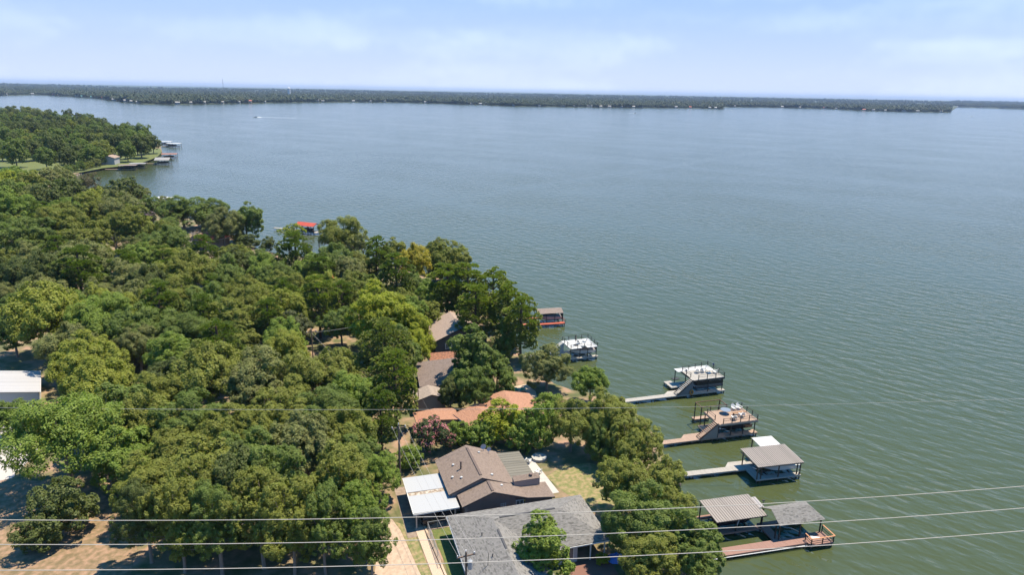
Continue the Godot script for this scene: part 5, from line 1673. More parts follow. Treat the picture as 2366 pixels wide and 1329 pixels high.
func shore_at(az: float) -> float:
	for i in FARSHORE.size() - 1:
		if az >= FARSHORE[i][0] and az <= FARSHORE[i + 1][0]:
			var t: float = (az - FARSHORE[i][0]) / maxf(1e-6, FARSHORE[i + 1][0] - FARSHORE[i][0])
			return lerpf(FARSHORE[i][1], FARSHORE[i + 1][1], t)
	return FARSHORE[0][1] if az < 0.0 else FARSHORE[-1][1]

func far_height(d: float, az: float, hills: FastNoiseLite) -> float:
	var x := sin(az) * d
	var z := -cos(az) * d
	return 1.2 + smoothstep(4000.0, 15000.0, d) * 34.0 + (hills.get_noise_2d(x, z) + 0.35) * 9.0 * smoothstep(3000.0, 9000.0, d)

func build_far_shore() -> void:
	rng.seed = 61
	var hills := FastNoiseLite.new()
	hills.seed = 3
	hills.frequency = 1.0 / 2600.0
	var b := Builder.new()
	var cols := 240
	var rows := [1.0, 1.003, 1.05, 1.2, 1.5, 1.9, 2.4, 3.0, 3.8, 4.6]
	var grid := []
	for i in cols + 1:
		var az := deg_to_rad(lerpf(-55.0, 52.0, float(i) / cols))
		var s := shore_at(az)
		var line := []
		for k in rows.size():
			var d: float = s * float(rows[k]) if k < rows.size() - 1 else 17000.0
			d = minf(d, 17000.0)
			var y := -0.5 if k == 0 else far_height(d, az, hills)
			line.append(Vector3(sin(az) * d, y, -cos(az) * d))
		grid.append(line)
	for i in cols:
		for k in rows.size() - 1:
			b.quad(grid[i][k], grid[i + 1][k], grid[i + 1][k + 1], grid[i][k + 1])
	setting("far_land", b, grain(mat("far woodland floor", 1, 1, 1, 0.95), noise_image(512, 0.02, 4, 14, lin(0.028, 0.042, 0.017), lin(0.055, 0.07, 0.032)), 900.0))
	# the wood that covers it: one mass
	var blobs := Leaves.new()
	var lb := crown_lobes(6.0, 12.0, {"lobes": 14, "cy": 0.52, "ry": 0.5, "floor": -0.9})
	for l in lb:
		for k in 22:
			var d := (unit() + Vector3(0, 0.4, 0)).normalized()
			var tone := rng.randf_range(0.88, 1.12)
			put_leaf(blobs, l[0] + d * float(l[1]) * 0.9, (d + unit() * 0.4).normalized(), 2.4, 1.9, Color(tone, tone, tone))
	var mm := MultiMesh.new()
	mm.transform_format = MultiMesh.TRANSFORM_3D
	mm.use_colors = true
	mm.mesh = blobs.mesh()
	var put := []
	for k in 42000:
		var az := deg_to_rad(rng.randf_range(-42.0, 42.0))
		var s := shore_at(az)
		var u := rng.randf()
		var d := s + (6.0 + u * 120.0 if k < 6000 else 20.0 + u * 700.0 if k < 14000 else 600.0 + u * u * 6500.0)
		put.append([az, d])
	var stand := FastNoiseLite.new()
	stand.seed = 12
	stand.frequency = 1.0 / 220.0
	mm.instance_count = put.size()
	for k in put.size():
		var az: float = put[k][0]
		var d: float = put[k][1]
		var sc := rng.randf_range(0.75, 1.25) * (1.15 + 0.9 * stand.get_noise_2d(sin(az) * d, -cos(az) * d))
		mm.set_instance_transform(k, Transform3D(Basis(Vector3.UP, rng.randf() * TAU).scaled(Vector3(sc * 1.15, sc * rng.randf_range(0.85, 1.15), sc * 1.15)), Vector3(sin(az) * d, far_height(d, az, hills) - 0.5, -cos(az) * d)))
		var g := rng.randf_range(0.82, 1.18)
		mm.set_instance_color(k, Color(g * rng.randf_range(0.9, 1.2), g, g * 0.9))
	var o := MultiMeshInstance3D.new()
	o.name = "far_forest"
	o.multimesh = mm
	o.material_override = mat("far foliage", 0.042, 0.066, 0.027, 0.7)
	add_child(o)
	o.set_meta("kind", "stuff")
	o.set_meta("label", "low dark wood covering the far shore of the lake")
	# houses and boathouses on that shore
	rng.seed = 62
	var walls := [mat("far white wall", 0.2, 0.2, 0.19, 0.8), mat("far tan wall", 0.338, 0.27, 0.21, 0.8)]
	var roofs := [mat("far pale roof", 0.2, 0.195, 0.185, 0.6), mat("far grey roof", 0.225, 0.217, 0.21, 0.8), mat("far red roof", 0.338, 0.09, 0.06, 0.8), mat("far teal roof", 0.06, 0.188, 0.18, 0.7)]
	var colour := ["white", "grey", "red", "teal"]
	var seen_colour := [0, 0, 0, 0]
	for k in FARHOUSES.size():
		var q: Array = FARHOUSES[k]
		var az := deg_to_rad(float(q[0]))
		var d: float = shore_at(az) + float(q[1])
		var w: float = float(q[3]) * 0.75
		var rc: int = q[2]
		seen_colour[rc] += 1
		var h := thing("shore_house", "tiny %s-roofed house along the far shore, %s of its colour from the left" % [colour[rc], ordinal(seen_colour[rc])], "house", Vector3(sin(az) * d, 1.0, -cos(az) * d), rng.randf_range(-0.3, 0.3) - az, "%s-roofed houses along the far shore" % colour[rc])
		var bb := Builder.new()
		var tall := 4.5 if w < 20.0 else 7.0
		bb.box(-w / 2, w / 2, -2.0, tall, -5.0, 5.0)
		part(h, "wall", bb, walls[k % 2])
		bb = Builder.new()
		var e := w / 2 + 0.8
		bb.quad(Vector3(-e, tall, 5.8), Vector3(-e, tall + 3.0, 0), Vector3(e, tall + 3.0, 0), Vector3(e, tall, 5.8))
		bb.quad(Vector3(-e, tall + 3.0, 0), Vector3(-e, tall, -5.8), Vector3(e, tall, -5.8), Vector3(e, tall + 3.0, 0))
		bb.tri(Vector3(-e, tall, 5.8), Vector3(-e, tall, -5.8), Vector3(-e, tall + 3.0, 0))
		bb.tri(Vector3(e, tall, 5.8), Vector3(e, tall + 3.0, 0), Vector3(e, tall, -5.8))
		part(h, "roof", bb, roofs[rc])
	# mast and water tower behind
	var t := thing("radio_mast", "thin radio mast above the far wooded horizon", "mast", MAST)
	var bb := Builder.new()
	for k in 3:
		var p := Vector3(cos(k * TAU / 3), 0, sin(k * TAU / 3)) * 1.3
		bb.tube(p, p * 0.6 + Vector3(0, 92, 0), 0.45, 0.35, 5)
	for k in 12:
		var y := k * 7.6
		bb.tube(Vector3(1.2, y, 0), Vector3(-0.6, y + 7.6, 0.9), 0.2, 0.2, 4)
	part(t, "lattice", bb, mat("mast grey", 0.188, 0.188, 0.195, 0.7))
	bb = Builder.new()
	bb.tube(Vector3(0, 92, 0), Vector3(0, 104, 0), 0.3, 0.2, 5)
	part(t, "aerial", bb, mat("mast grey", 0.188, 0.188, 0.195, 0.7))
	t = thing("water_tower", "pale cylindrical water tower above the far wood", "tower", TOWER)
	bb = Builder.new()
	bb.tube(Vector3(0, 0, 0), Vector3(0, 44, 0), 8.5, 8.5, 20)
	part(t, "tank", bb, mat("tower paint", 0.413, 0.42, 0.427, 0.6))
	bb = Builder.new()
	bb.tube(Vector3(0, 44, 0), Vector3(0, 48, 0), 8.8, 2.0, 20)
	part(t, "cap", bb, mat("far white roof", 0.562, 0.562, 0.555, 0.6))

func ordinal(n: int) -> String:
	var names := ["zeroth", "first", "second", "third", "fourth", "fifth", "sixth", "seventh", "eighth", "ninth", "tenth", "eleventh", "twelfth", "thirteenth", "fourteenth", "fifteenth", "sixteenth", "seventeenth", "eighteenth", "nineteenth"]
	return names[n] if n < names.size() else "%dth" % n

func far_dock(label: String, at: Vector3, turn: float, w: float, l: float, gable: float, roof: Material, boat: bool, walk: float) -> void:
	var o := thing("boat_dock", label, "dock", at, turn, "docks round the far point")
	var dark := mat("dock steel", 0.0165, 0.0158, 0.0158, 0.55)
	var deck := mat("tan decking", 0.27, 0.19, 0.14, 0.85)
	var b := Builder.new()
	b.box(0, l, 0.5, 0.7, -1.2, 0)
	b.box(0, l, 0.5, 0.7, -w, -w + 1.2)
	b.box(-1.5, -0.001, 0.5, 0.7, -w, 0)
	if walk > 0:
		b.box(-walk, -1.501, 0.5, 0.7, -w / 2 - 0.8, -w / 2 + 0.8)
	part(o, "platform", b, deck)
	b = Builder.new()
	b.slab(Vector3(-0.5, 3.4, 0.5), Vector3(l + 0.5, 3.4, 0.5), Vector3(l + 0.5, 3.4 + gable, -w / 2), Vector3(-0.5, 3.4 + gable, -w / 2), 0.12)
	b.slab(Vector3(-0.5, 3.4 + gable, -w / 2 - 0.01), Vector3(l + 0.5, 3.4 + gable, -w / 2 - 0.01), Vector3(l + 0.5, 3.4, -w - 0.5), Vector3(-0.5, 3.4, -w - 0.5), 0.12)
	part(o, "roof", b, roof)
	legs(o, [[0.1, 0.2], [l / 2, 0.2], [l - 0.1, 0.2], [0.1, w - 0.2], [l / 2, w - 0.2], [l - 0.1, w - 0.2]], -2.0, 3.3, dark, 0.25)
	if boat:
		motor_boat("motor_boat", "dark boat beneath the " + label.replace(" roofed", "-roofed").replace("dock ", "roof ", ), o.transform * Vector3(0.8, 0.7, -w / 2), turn, minf(l, 7.5), 2.3, mat("gloss black hull", 0.0135, 0.0135, 0.0165, 0.25), mat("grey canvas", 0.165, 0.15, 0.15, 0.8), true)

func build_far_things() -> void:
	rng.seed = 71
	var white := mat("white metal", 0.44, 0.44, 0.43, 0.5)
	var rust := mat("rusty sheet", 0.225, 0.0975, 0.06, 0.7)
	var pale := mat("pale tin", 0.22, 0.212, 0.2, 0.55)
	far_dock("white flat-roofed dock half behind the trees of far point", FD[0], 0.2, 7.0, 9.0, 0.1, white, true, 0)
	far_dock("white flat-roofed dock standing farthest out off the far point", FD[1], 0.15, 7.0, 11.0, 0.1, white, true, 8)
	far_dock("rust-brown roofed dock at the tip of the far point", FD[2], 0.3, 7.0, 10.0, 0.5, rust, true, 8)
	far_dock("pale grey gabled dock off the far point lawn", FD[3], 0.2, 8.0, 9.0, 1.6, pale, true, 14)
	far_dock("tan flat-roofed dock nearest the cove below far point lawn", FD[4], 0.25, 6.0, 10.0, 0.1, mat("tan tin", 0.2, 0.15, 0.12, 0.6), true, 9)
	far_dock("whitish flat-roofed dock beside the tan roofed one", FD[5], 0.25, 7.0, 9.0, 0.2, pale, true, 6)
	far_dock("small white dock roof behind the dry trees at the cove beach", FD[6], -0.3, 4.0, 7.0, 0.1, white, false, 4)
	# red slide chairs on the far lawn
	slat_chair("big red lawn chair at the edge of the far point lawn", FD[7], 0.4, mat("red paint", 0.45, 0.0225, 0.0225, 0.5), "", "lawn_chair")
	var post := thing("mooring_post", "lone dark wooden post standing in the cove water", "post", POST)
	var pb := Builder.new()
	pb.tube(Vector3(0, -2, 0), Vector3(0, 3.6, 0), 0.2, 0.17, 8)
	part(post, "shaft", pb, mat("weathered pole", 0.128, 0.09, 0.0675, 0.95))
	pb = Builder.new()
	pb.tube(Vector3(0, 3.6, 0), Vector3(0, 3.75, 0), 0.22, 0.08, 8)
	part(post, "cap", pb, mat("weathered pole", 0.128, 0.09, 0.0675, 0.95))
	var tarp := thing("blue_tarp", "bright blue tarp over a heap under the lakeside trees", "tarp", TARP)
	pb = Builder.new()
	rng.seed = 77
	var hh := []
	for i in 8:
		var line := []
		for j in 6:
			var edge := i == 0 or j == 0 or i == 7 or j == 5
			line.append(Vector3(i * 0.28 - 1.0, 0.02 if edge else rng.randf_range(0.35, 0.75), j * 0.3 - 0.75))
		hh.append(line)
	for i in 7:
		for j in 5:
			pb.quad(hh[i][j], hh[i + 1][j], hh[i + 1][j + 1], hh[i][j + 1])
	part(tarp, "sheet", pb, mat("blue vinyl", 0.015, 0.12, 0.45, 0.45))
	# boats out on the lake, with the foam they leave
	var k := 0
	var says := ["white speedboat trailing a wake in the open lake", "small white boat far out before the middle of far shore", "tiny white boat beside the point of the far shore", "tiny white boat near the lake's far corner"]
	for q in BOATS:
		var p := Vector3(q[0], -0.25, q[1])
		motor_boat("speed_boat", says[k], p, q[2], q[3], q[3] * 0.36, white, white, false, false)
		var b := Builder.new()
		var l: float = q[4]
		var d := Vector3(-cos(q[2]), 0, sin(q[2]))
		var s := Vector3(d.z, 0, -d.x)
		var o0 := Vector3(q[0], 0.05, q[1])
		var many := 60
		for i in many:
			for w in [-1.0, 1.0]:
				var t := float(i) / many
				var t1 := (i + 0.4 + rng.randf() * 0.5) / many
				var c0: Vector3 = o0 + d * l * t + s * w * (1.0 + l * t * 0.045)
				var c1: Vector3 = o0 + d * l * t1 + s * w * (1.2 + l * t1 * 0.045)
				var wd := (1.6 if i < 8 else 0.75) * rng.randf_range(0.5, 1.1)
				b.slab(c0 - s * wd + Vector3(0, 0.25 if i < 6 else 0.02, 0), c0 + s * wd + Vector3(0, 0.25 if i < 6 else 0.02, 0), c1 + s * wd, c1 - s * wd, 0.02)
		var f := part(self, numbered("wake_foam"), b, mat("foam", 0.562, 0.585, 0.6, 0.9))
		f.set_meta("kind", "stuff")
		f.set_meta("label", "white foam wake behind a boat out on the lake")
		k += 1

func build_trees() -> void:
	make_kinds()
	rng.seed = 81
	for q in TREES:
		var far: bool = String(q[8]).contains("point")
		var groups := {"oak": "broadleaved trees of the near woods", "far_oak": "broadleaved trees of the near woods", "tall": "tall trees along the foreground", "pine": "pines", "shrub": "shrubs about the houses", "crape": "crape myrtles"}
		plant_tree(q[0], q[1], q[2], q[3], q[4], q[5], q[6], q[7], q[8], "trees of the far point" if far else String(groups.get(q[0], "")))

func cloud_cover() -> ImageTexture:
	var w := 1024
	var h := 512
	var f := FastNoiseLite.new()
	f.seed = 9
	f.noise_type = FastNoiseLite.TYPE_SIMPLEX_SMOOTH
	f.frequency = 1.0
	f.fractal_octaves = 5
	f.domain_warp_enabled = true
	f.domain_warp_amplitude = 0.5
	f.domain_warp_frequency = 1.4
	var by := PackedByteArray()
	by.resize(w * h * 4)
	for j in h / 2:
		var el := PI * (0.5 - (j + 0.5) / h)
		for i in w:
			var az := TAU * (i + 0.5) / w
			var k := cos(el)
			var p := Vector3(cos(az) * k, sin(el) * 6.5, sin(az) * k)
			var c := f.get_noise_3d(p.x * 2.2, p.y * 2.2, p.z * 2.2)
			var a := pow(clampf((c + 0.16) * 1.25, 0.0, 1.0), 1.5) * 0.85
			var o := (j * w + i) * 4
			by[o] = 255; by[o + 1] = 255; by[o + 2] = 255; by[o + 3] = int(a * 255)
	return ImageTexture.create_from_image(Image.create_from_data(w, h, false, Image.FORMAT_RGBA8, by))

func _ready() -> void:
	# camera
	var cam := Camera3D.new()
	cam.name = "camera"
	add_child(cam)
	cam.position = Vector3(0, 55, 0)
	cam.rotation_degrees = Vector3(-16.0, 0, 1.07)
	cam.fov = 45.7
	cam.near = 0.5
	cam.far = 40000.0
	cam.current = true
	# sky and air
	var env := Environment.new()
	env.background_mode = Environment.BG_SKY
	var sky := Sky.new()
	var sm := ProceduralSkyMaterial.new()
	sm.sky_top_color = Color8(30, 120, 188)
	sm.sky_horizon_color = Color8(163, 172, 190)
	sm.sky_curve = 0.14
	sm.ground_bottom_color = Color8(90, 100, 90)
	sm.ground_horizon_color = Color8(150, 160, 172)
	sm.sun_angle_max = 1.0
	sm.sky_cover = cloud_cover()
	sm.sky_cover_modulate = Color(0.34, 0.34, 0.325, 1.0)
	sky.sky_material = sm
	env.sky = sky
	env.tonemap_mode = Environment.TONE_MAPPER_LINEAR
	env.tonemap_exposure = 2.05
	env.fog_enabled = true
	env.fog_density = 0.00004
	env.fog_light_color = Color8(176, 204, 245)
	env.sdfgi_enabled = true
	env.ssao_enabled = true
	env.ssil_enabled = true
	var we := WorldEnvironment.new()
	we.name = "world_environment"
	we.environment = env
	add_child(we)
	# sun: high, to the right and a little beyond
	var sun := DirectionalLight3D.new()
	sun.name = "sun"
	add_child(sun)
	var el := deg_to_rad(70.0)
	var az := deg_to_rad(62.0)
	sun.basis = Basis.looking_at(-Vector3(sin(az) * cos(el), sin(el), -cos(az) * cos(el)))
	sun.light_energy = 1.6
	sun.light_color = Color(1.0, 0.945, 0.85)
	sun.light_angular_distance = 0.53
	sun.shadow_enabled = true
	build_water()
	build_land()
	build_far_shore()
	build_houses()
	build_docks()
	build_lines()
	build_far_things()
	build_trees()

# kind, variant, tone, x, z, crown radius, height, turn, label, group
const TREES := [
	["far_oak", 3, "dark", -170.8, -296.5, 9.05, 15.0, 2.03, "dark broad tree close to the cove's beach"],
	["sparse", 9, "tan", -198.1, -317.4, 6.04, 15.0, 0.95, "dry tan thin-crowned tree close to the bare dead snag"],
	["sparse", 8, "grey", -164.9, -300.5, 4.59, 12.0, 4.09, "grey-green thin-crowned tree close to the cove's beach"],
	["far_oak", 2, "dark", -185.8, -286.6, 7.30, 15.0, 0.45, "dark broad tree, second nearest to the bare dead snag"],
	["far_oak", 5, "dark", -189.4, -276.3, 7.40, 15.0, 3.37, "dark broad tree, third nearest to the bare dead snag"],
	["far_oak", 9, "lime", -246.2, -332.7, 5.48, 12.3, 2.30, "lime-green broad tree close to the left picture edge at mid height"],
	["far_oak", 7, "olive", -224.8, -316.7, 6.43, 14.3, 0.36, "olive broad tree, fourth nearest to the left picture edge at mid height"],
	["far_oak", 10, "grey", -222.1, -330.1, 8.36, 15.0, 3.19, "grey-green broad tree, seventh nearest to the bare dead snag"],
	["oak", 9, "bright", -181.3, -244.5, 7.53, 15.0, 0.24, "fresh green broad tree, nearest to the left picture edge at mid height"],
	["oak", 1, "grey", -145.2, -247.5, 8.25, 15.0, 2.72, "grey-green broad tree, second nearest to the bare dead snag"],
	["oak", 9, "green", -126.0, -257.8, 9.25, 13.0, 0.44, "mid-green broad tree, second nearest to the cove's beach"],
	["oak", 0, "green", -145.9, -271.0, 4.86, 11.0, 0.57, "mid-green broad tree, nearest to the cove's beach"],
	["oak", 7, "green", -118.2, -268.2, 4.81, 10.9, 2.67, "mid-green broad tree, nearest to the salmon-red roof"],
	["oak", 4, "grey", -100.2, -232.1, 6.27, 14.0, 5.19, "grey-green broad tree close to the salmon-red roof"],
	["oak", 8, "green", -94.7, -238.9, 6.45, 14.4, 0.78, "mid-green broad tree, second nearest to the salmon-red roof"],
	["oak", 3, "olive", -125.5, -219.3, 7.78, 15.0, 1.40, "olive broad tree, second nearest to the bare dead snag"],
	["oak", 3, "olive", -150.7, -240.5, 6.95, 15.0, 3.94, "olive broad tree, fifth nearest to the bare dead snag"],
	["oak", 11, "green", -147.1, -202.0, 7.85, 15.0, 5.95, "mid-green broad tree, second nearest to the left picture edge at mid height"],
	["oak", 7, "olive", -148.1, -218.6, 7.05, 15.0, 3.62, "olive broad tree, eighth nearest to the bare dead snag"],
	["oak", 8, "olive", -130.0, -204.4, 6.62, 14.7, 2.49, "olive broad tree, fourth nearest to the bare dead snag"],
	["sparse", 8, "lime", -74.2, -223.9, 4.48, 11.0, 6.13, "lime-green thin-crowned tree close to the red-roofed boathouse"],
	["oak", 7, "olive", -53.8, -211.7, 6.57, 14.6, 0.29, "olive broad tree, nearest to the red-roofed boathouse"],
	["sparse", 6, "grey", -47.6, -206.2, 4.55, 11.9, 5.39, "grey-green thin-crowned tree close to the red-roofed boathouse"],
	["oak", 10, "yellow", -27.5, -185.5, 5.09, 11.5, 1.82, "yellow broad tree close to the yellow-leaved tree"],
	["oak", 2, "olive", -17.8, -189.4, 5.68, 12.7, 0.91, "olive broad tree, third nearest to the yellow-leaved tree"],
	["oak", 3, "olive", -22.9, -201.6, 4.46, 10.2, 0.74, "olive broad tree, nearest to the yellow-leaved tree"],
	["pine", 10, "pine", -37.0, -181.0, 4.72, 15.0, 1.94, "deep green pine, second nearest to the yellow-leaved tree"],
	["pine", 2, "pine", -28.4, -160.9, 4.87, 15.0, 5.13, "deep green pine, nearest to the yellow-leaved tree"],
	["oak", 8, "olive", -36.9, -203.2, 4.49, 10.2, 1.13, "olive broad tree, second nearest to the yellow-leaved tree"],
	["pine", 6, "pineb", -15.0, -152.6, 5.24, 15.0, 3.65, "bright tufted pine, fifth nearest to the tall pine cluster at the shore"],
	["pine", 11, "pineb", -10.3, -152.2, 5.22, 15.0, 4.01, "bright tufted pine, third nearest to the tall pine cluster at the shore"],
	["pine", 0, "pineb", -4.3, -150.8, 4.59, 14.5, 2.34, "bright tufted pine, nearest to the tall pine cluster at the shore"],
	["pine", 10, "pineb", -0.9, -139.2, 4.82, 14.5, 3.44, "bright tufted pine, fourth nearest to the tall pine cluster at the shore"],
	["pine", 1, "pineb", 2.1, -130.9, 4.03, 14.0, 0.39, "bright tufted pine, sixth nearest to the tall pine cluster at the shore"],
	["pine", 2, "pineb", -7.6, -138.5, 4.61, 14.0, 0.37, "bright tufted pine, second nearest to the tall pine cluster at the shore"],
	["oak", 9, "olive", -15.2, -187.5, 3.68, 8.5, 1.29, "olive broad tree close to the tall pine cluster at the shore"],
	["oak", 0, "lime", -27.5, -135.0, 6.49, 14.5, 4.27, "lime-green broad tree, nearest to the big lime-green tree"],
	["oak", 4, "lime", -20.4, -134.6, 4.16, 9.5, 2.69, "lime-green broad tree, second nearest to the big lime-green tree"],
	["oak", 0, "lime", -18.9, -127.5, 3.11, 7.3, 1.97, "lime-green broad tree, third nearest to the big lime-green tree"],
	["pine", 4, "greyp", -22.2, -112.2, 4.57, 14.9, 3.68, "greyish pine close to the big lime-green tree"],
	["pine", 7, "pineb", -18.7, -101.5, 4.05, 13.5, 2.85, "bright tufted pine close to the big lime-green tree"],
	["pine", 9, "pine", -19.3, -93.0, 3.11, 11.1, 1.88, "deep green pine, third nearest to the wooded utility pole"],
	["pine", 11, "pineb", -42.3, -142.5, 4.26, 14.1, 4.99, "bright tufted pine close to the wooded utility pole"],
	["oak", 6, "darkgrey", -45.2, -133.6, 4.13, 9.5, 4.39, "dull dark broad tree close to the wooded utility pole"],
	["pine", 11, "pine", -50.4, -133.9, 3.23, 11.4, 1.53, "deep green pine, nearest to the wooded utility pole"],
	["cone", 6, "green", -7.5, -115.6, 4.57, 12.5, 3.61, "mid-green upright tree close to the tall pine cluster at the shore"],
	["oak", 6, "green", -2.5, -116.9, 3.35, 7.8, 3.30, "mid-green broad tree, second nearest to the lakeside turquoise chairs"],
	["oak", 11, "green", -6.0, -107.4, 3.40, 9.0, 5.50, "mid-green broad tree, third nearest to the lakeside turquoise chairs"],
	["oak", 9, "green", -0.7, -112.3, 2.01, 6.0, 4.58, "mid-green broad tree, nearest to the lakeside turquoise chairs"],
	["oak", 7, "dark", -10.3, -108.2, 2.24, 6.0, 1.81, "dark broad tree close to the lakeside turquoise chairs"],
	["oak", 2, "grey", 6.8, -117.7, 4.17, 9.0, 6.16, "grey-green broad tree close to the lakeside turquoise chairs"],
	["oak", 5, "bright", 14.3, -111.8, 3.22, 7.0, 0.74, "fresh green broad tree close to the grey two-level dock"],
	["oak", 1, "olive", 9.5, -94.9, 3.45, 8.0, 2.63, "olive broad tree close to the lakeside turquoise chairs"],
	["oak", 0, "olive", 15.0, -94.7, 4.36, 10.0, 4.75, "olive broad tree, second nearest to the grey two-level dock"],
	["oak", 2, "olive", 17.9, -88.1, 4.10, 9.4, 0.95, "olive broad tree, nearest to the grey two-level dock"],
	["oak", 7, "green", 13.9, -91.8, 2.97, 7.0, 3.07, "mid-green broad tree close to the grey two-level dock"],
	["shrub", 3, "lime", -1.6, -97.5, 3.41, 6.8, 0.25, "lime-green shrub close to the lakeside turquoise chairs"],
	["shrub", 4, "bright", -7.9, -96.4, 2.03, 4.1, 4.20, "fresh green shrub, second nearest to the brown shingled house"],
	["shrub", 10, "bright", 4.5, -95.3, 2.80, 8.0, 4.80, "fresh green shrub, second nearest to the lakeside turquoise chairs"],
	["shrub", 6, "bright", 6.6, -105.6, 2.49, 5.0, 3.60, "fresh green shrub, nearest to the lakeside turquoise chairs"],
	["shrub", 10, "bright", -4.5, -95.4, 2.28, 4.6, 5.50, "fresh green shrub, nearest to the brown shingled house"],
	["shrub", 4, "bright", 1.6, -94.7, 2.40, 4.8, 1.97, "fresh green shrub, third nearest to the lakeside turquoise chairs"],
	["crape", 6, "pink", -12.0, -93.4, 3.02, 6.3, 4.37, "pink-flowered crape myrtle, second nearest to the brown shingled house"],
	["shrub", 8, "bright", -14.5, -89.0, 1.90, 3.8, 3.73, "fresh green shrub, third nearest to the brown shingled house"],
	["crape", 6, "purple", -141.7, -261.2, 3.36, 7.1, 3.64, "purple-flowered crape myrtle close to the purple crape myrtle"],
	["crape", 9, "pink", -9.7, -94.4, 1.73, 3.6, 2.86, "pink-flowered crape myrtle, nearest to the brown shingled house"],
	["oak", 5, "olive", 14.9, -78.1, 3.70, 8.6, 5.27, "olive broad tree, fourth nearest to the grey two-level dock"],
	["oak", 8, "olive", 20.5, -80.8, 3.24, 7.6, 5.93, "olive broad tree, third nearest to the grey two-level dock"],
	["oak", 9, "green", 15.8, -69.4, 4.15, 9.5, 2.98, "mid-green broad tree, third nearest to the red-brown dock walkway"],
	["oak", 6, "green", 20.1, -67.2, 3.85, 8.9, 4.17, "mid-green broad tree, second nearest to the red-brown dock walkway"],
	["oak", 9, "olive", 15.7, -64.1, 3.14, 7.4, 0.38, "olive broad tree, second nearest to the red-brown dock walkway"],
	["oak", 3, "green", 21.4, -64.1, 2.77, 6.6, 4.41, "mid-green broad tree, nearest to the red-brown dock walkway"],
	["oak", 5, "olive", 20.7, -74.8, 2.71, 6.5, 4.06, "olive broad tree, nearest to the red-brown dock walkway"],
	["shrub", 10, "lime", 11.2, -68.6, 0.77, 1.5, 6.24, "lime-green shrub close to the red-brown dock walkway"],
	["cone", 0, "bright", 3.9, -64.7, 3.46, 9.0, 5.16, "fresh green upright tree close to the brown shingled house"],
	["bare", 4, "tan", -126.8, -212.9, 3.59, 10.0, 1.79, "dry tan leafless tree close to the bare dead snag"],
	["bare", 9, "tan", -107.5, -226.0, 4.68, 8.0, 2.42, "dry tan leafless tree close to the salmon-red roof"],
	["oak", 10, "olive", -52.9, -88.9, 4.50, 10.2, 4.20, "olive broad tree, third nearest to the sandy clearing"],
	["oak", 11, "green", -46.9, -89.6, 5.02, 11.3, 0.14, "mid-green broad tree, fourth nearest to the sandy clearing"],
	["oak", 2, "olive", -38.5, -86.6, 4.88, 11.0, 2.90, "olive broad tree, eighth nearest to the wooded utility pole"],
	["oak", 11, "olive", -34.5, -91.8, 4.88, 11.0, 1.06, "olive broad tree, third nearest to the wooded utility pole"],
	["oak", 5, "grey", -28.1, -84.2, 4.76, 10.8, 0.74, "grey-green broad tree, second nearest to the wooded utility pole"],
	["oak", 8, "olive", -40.3, -77.7, 4.72, 10.7, 0.37, "olive broad tree, second nearest to the bottom-left lawn"],
	["oak", 9, "olive", -44.8, -74.8, 4.05, 9.3, 4.82, "olive broad tree, nearest to the bottom-left lawn"],
	["oak", 9, "bright", -17.5, -80.5, 3.00, 7.1, 0.51, "fresh green broad tree close to the sandy driveway"],
	["oak", 1, "olive", -23.4, -88.1, 3.97, 9.1, 2.82, "olive broad tree, seventh nearest to the wooded utility pole"],
	["oak", 11, "lime2", -71.2, -106.2, 5.67, 12.7, 3.45, "yellow-green broad tree, third nearest to the sandy clearing"],
	["oak", 10, "lime2", -64.9, -99.3, 4.81, 10.9, 5.55, "yellow-green broad tree, fourth nearest to the sandy clearing"],
	["oak", 3, "bright", -60.6, -114.1, 4.82, 10.9, 5.15, "fresh green broad tree, second nearest to the sandy clearing"],
	["oak", 10, "olive", -48.5, -101.7, 5.74, 12.9, 5.43, "olive broad tree, fourth nearest to the sandy clearing"],
	["oak", 9, "grey", -40.6, -102.0, 5.75, 12.9, 1.75, "grey-green broad tree, nearest to the wooded utility pole"],
	["oak", 4, "olive", -34.3, -102.9, 5.52, 12.4, 2.61, "olive broad tree, nearest to the wooded utility pole"],
	["oak", 4, "green", -27.5, -94.5, 4.61, 10.5, 2.25, "mid-green broad tree, nearest to the wooded utility pole"],
	["oak", 1, "olive", -29.6, -108.1, 4.45, 10.1, 5.55, "olive broad tree, second nearest to the wooded utility pole"],
	["oak", 1, "lime2", -91.6, -127.5, 6.67, 14.8, 6.01, "yellow-green broad tree close to the white metal shed"],
	["oak", 7, "bright", -80.9, -127.9, 6.01, 13.4, 0.95, "fresh green broad tree, nearest to the sandy clearing"],
	["oak", 10, "green", -72.5, -126.4, 5.11, 11.5, 1.11, "mid-green broad tree, nearest to the sandy clearing"],
	["oak", 7, "grey", -70.9, -121.5, 4.12, 9.5, 1.46, "grey-green broad tree, nearest to the sandy clearing"],
	["oak", 1, "dark", -114.0, -159.7, 6.10, 13.6, 1.47, "dark broad tree, second nearest to the left picture edge at mid height"],
	["oak", 5, "grey", -110.5, -169.7, 7.34, 15.0, 3.05, "grey-green broad tree, fourth nearest to the bare dead snag"],
	["oak", 1, "dark", -122.7, -159.0, 5.25, 11.8, 3.70, "dark broad tree, nearest to the left picture edge at mid height"],
	["oak", 6, "green", -100.0, -128.9, 4.34, 9.9, 1.65, "mid-green broad tree, second nearest to the white metal shed"],
	["oak", 2, "olive", -74.9, -144.0, 6.12, 13.7, 0.03, "olive broad tree, second nearest to the sandy clearing"],
	["oak", 0, "green", -66.3, -141.6, 5.29, 11.9, 2.63, "mid-green broad tree, fifth nearest to the salmon-red roof"],
	["oak", 4, "green", -63.4, -126.8, 4.79, 10.9, 2.32, "mid-green broad tree, third nearest to the sandy clearing"],
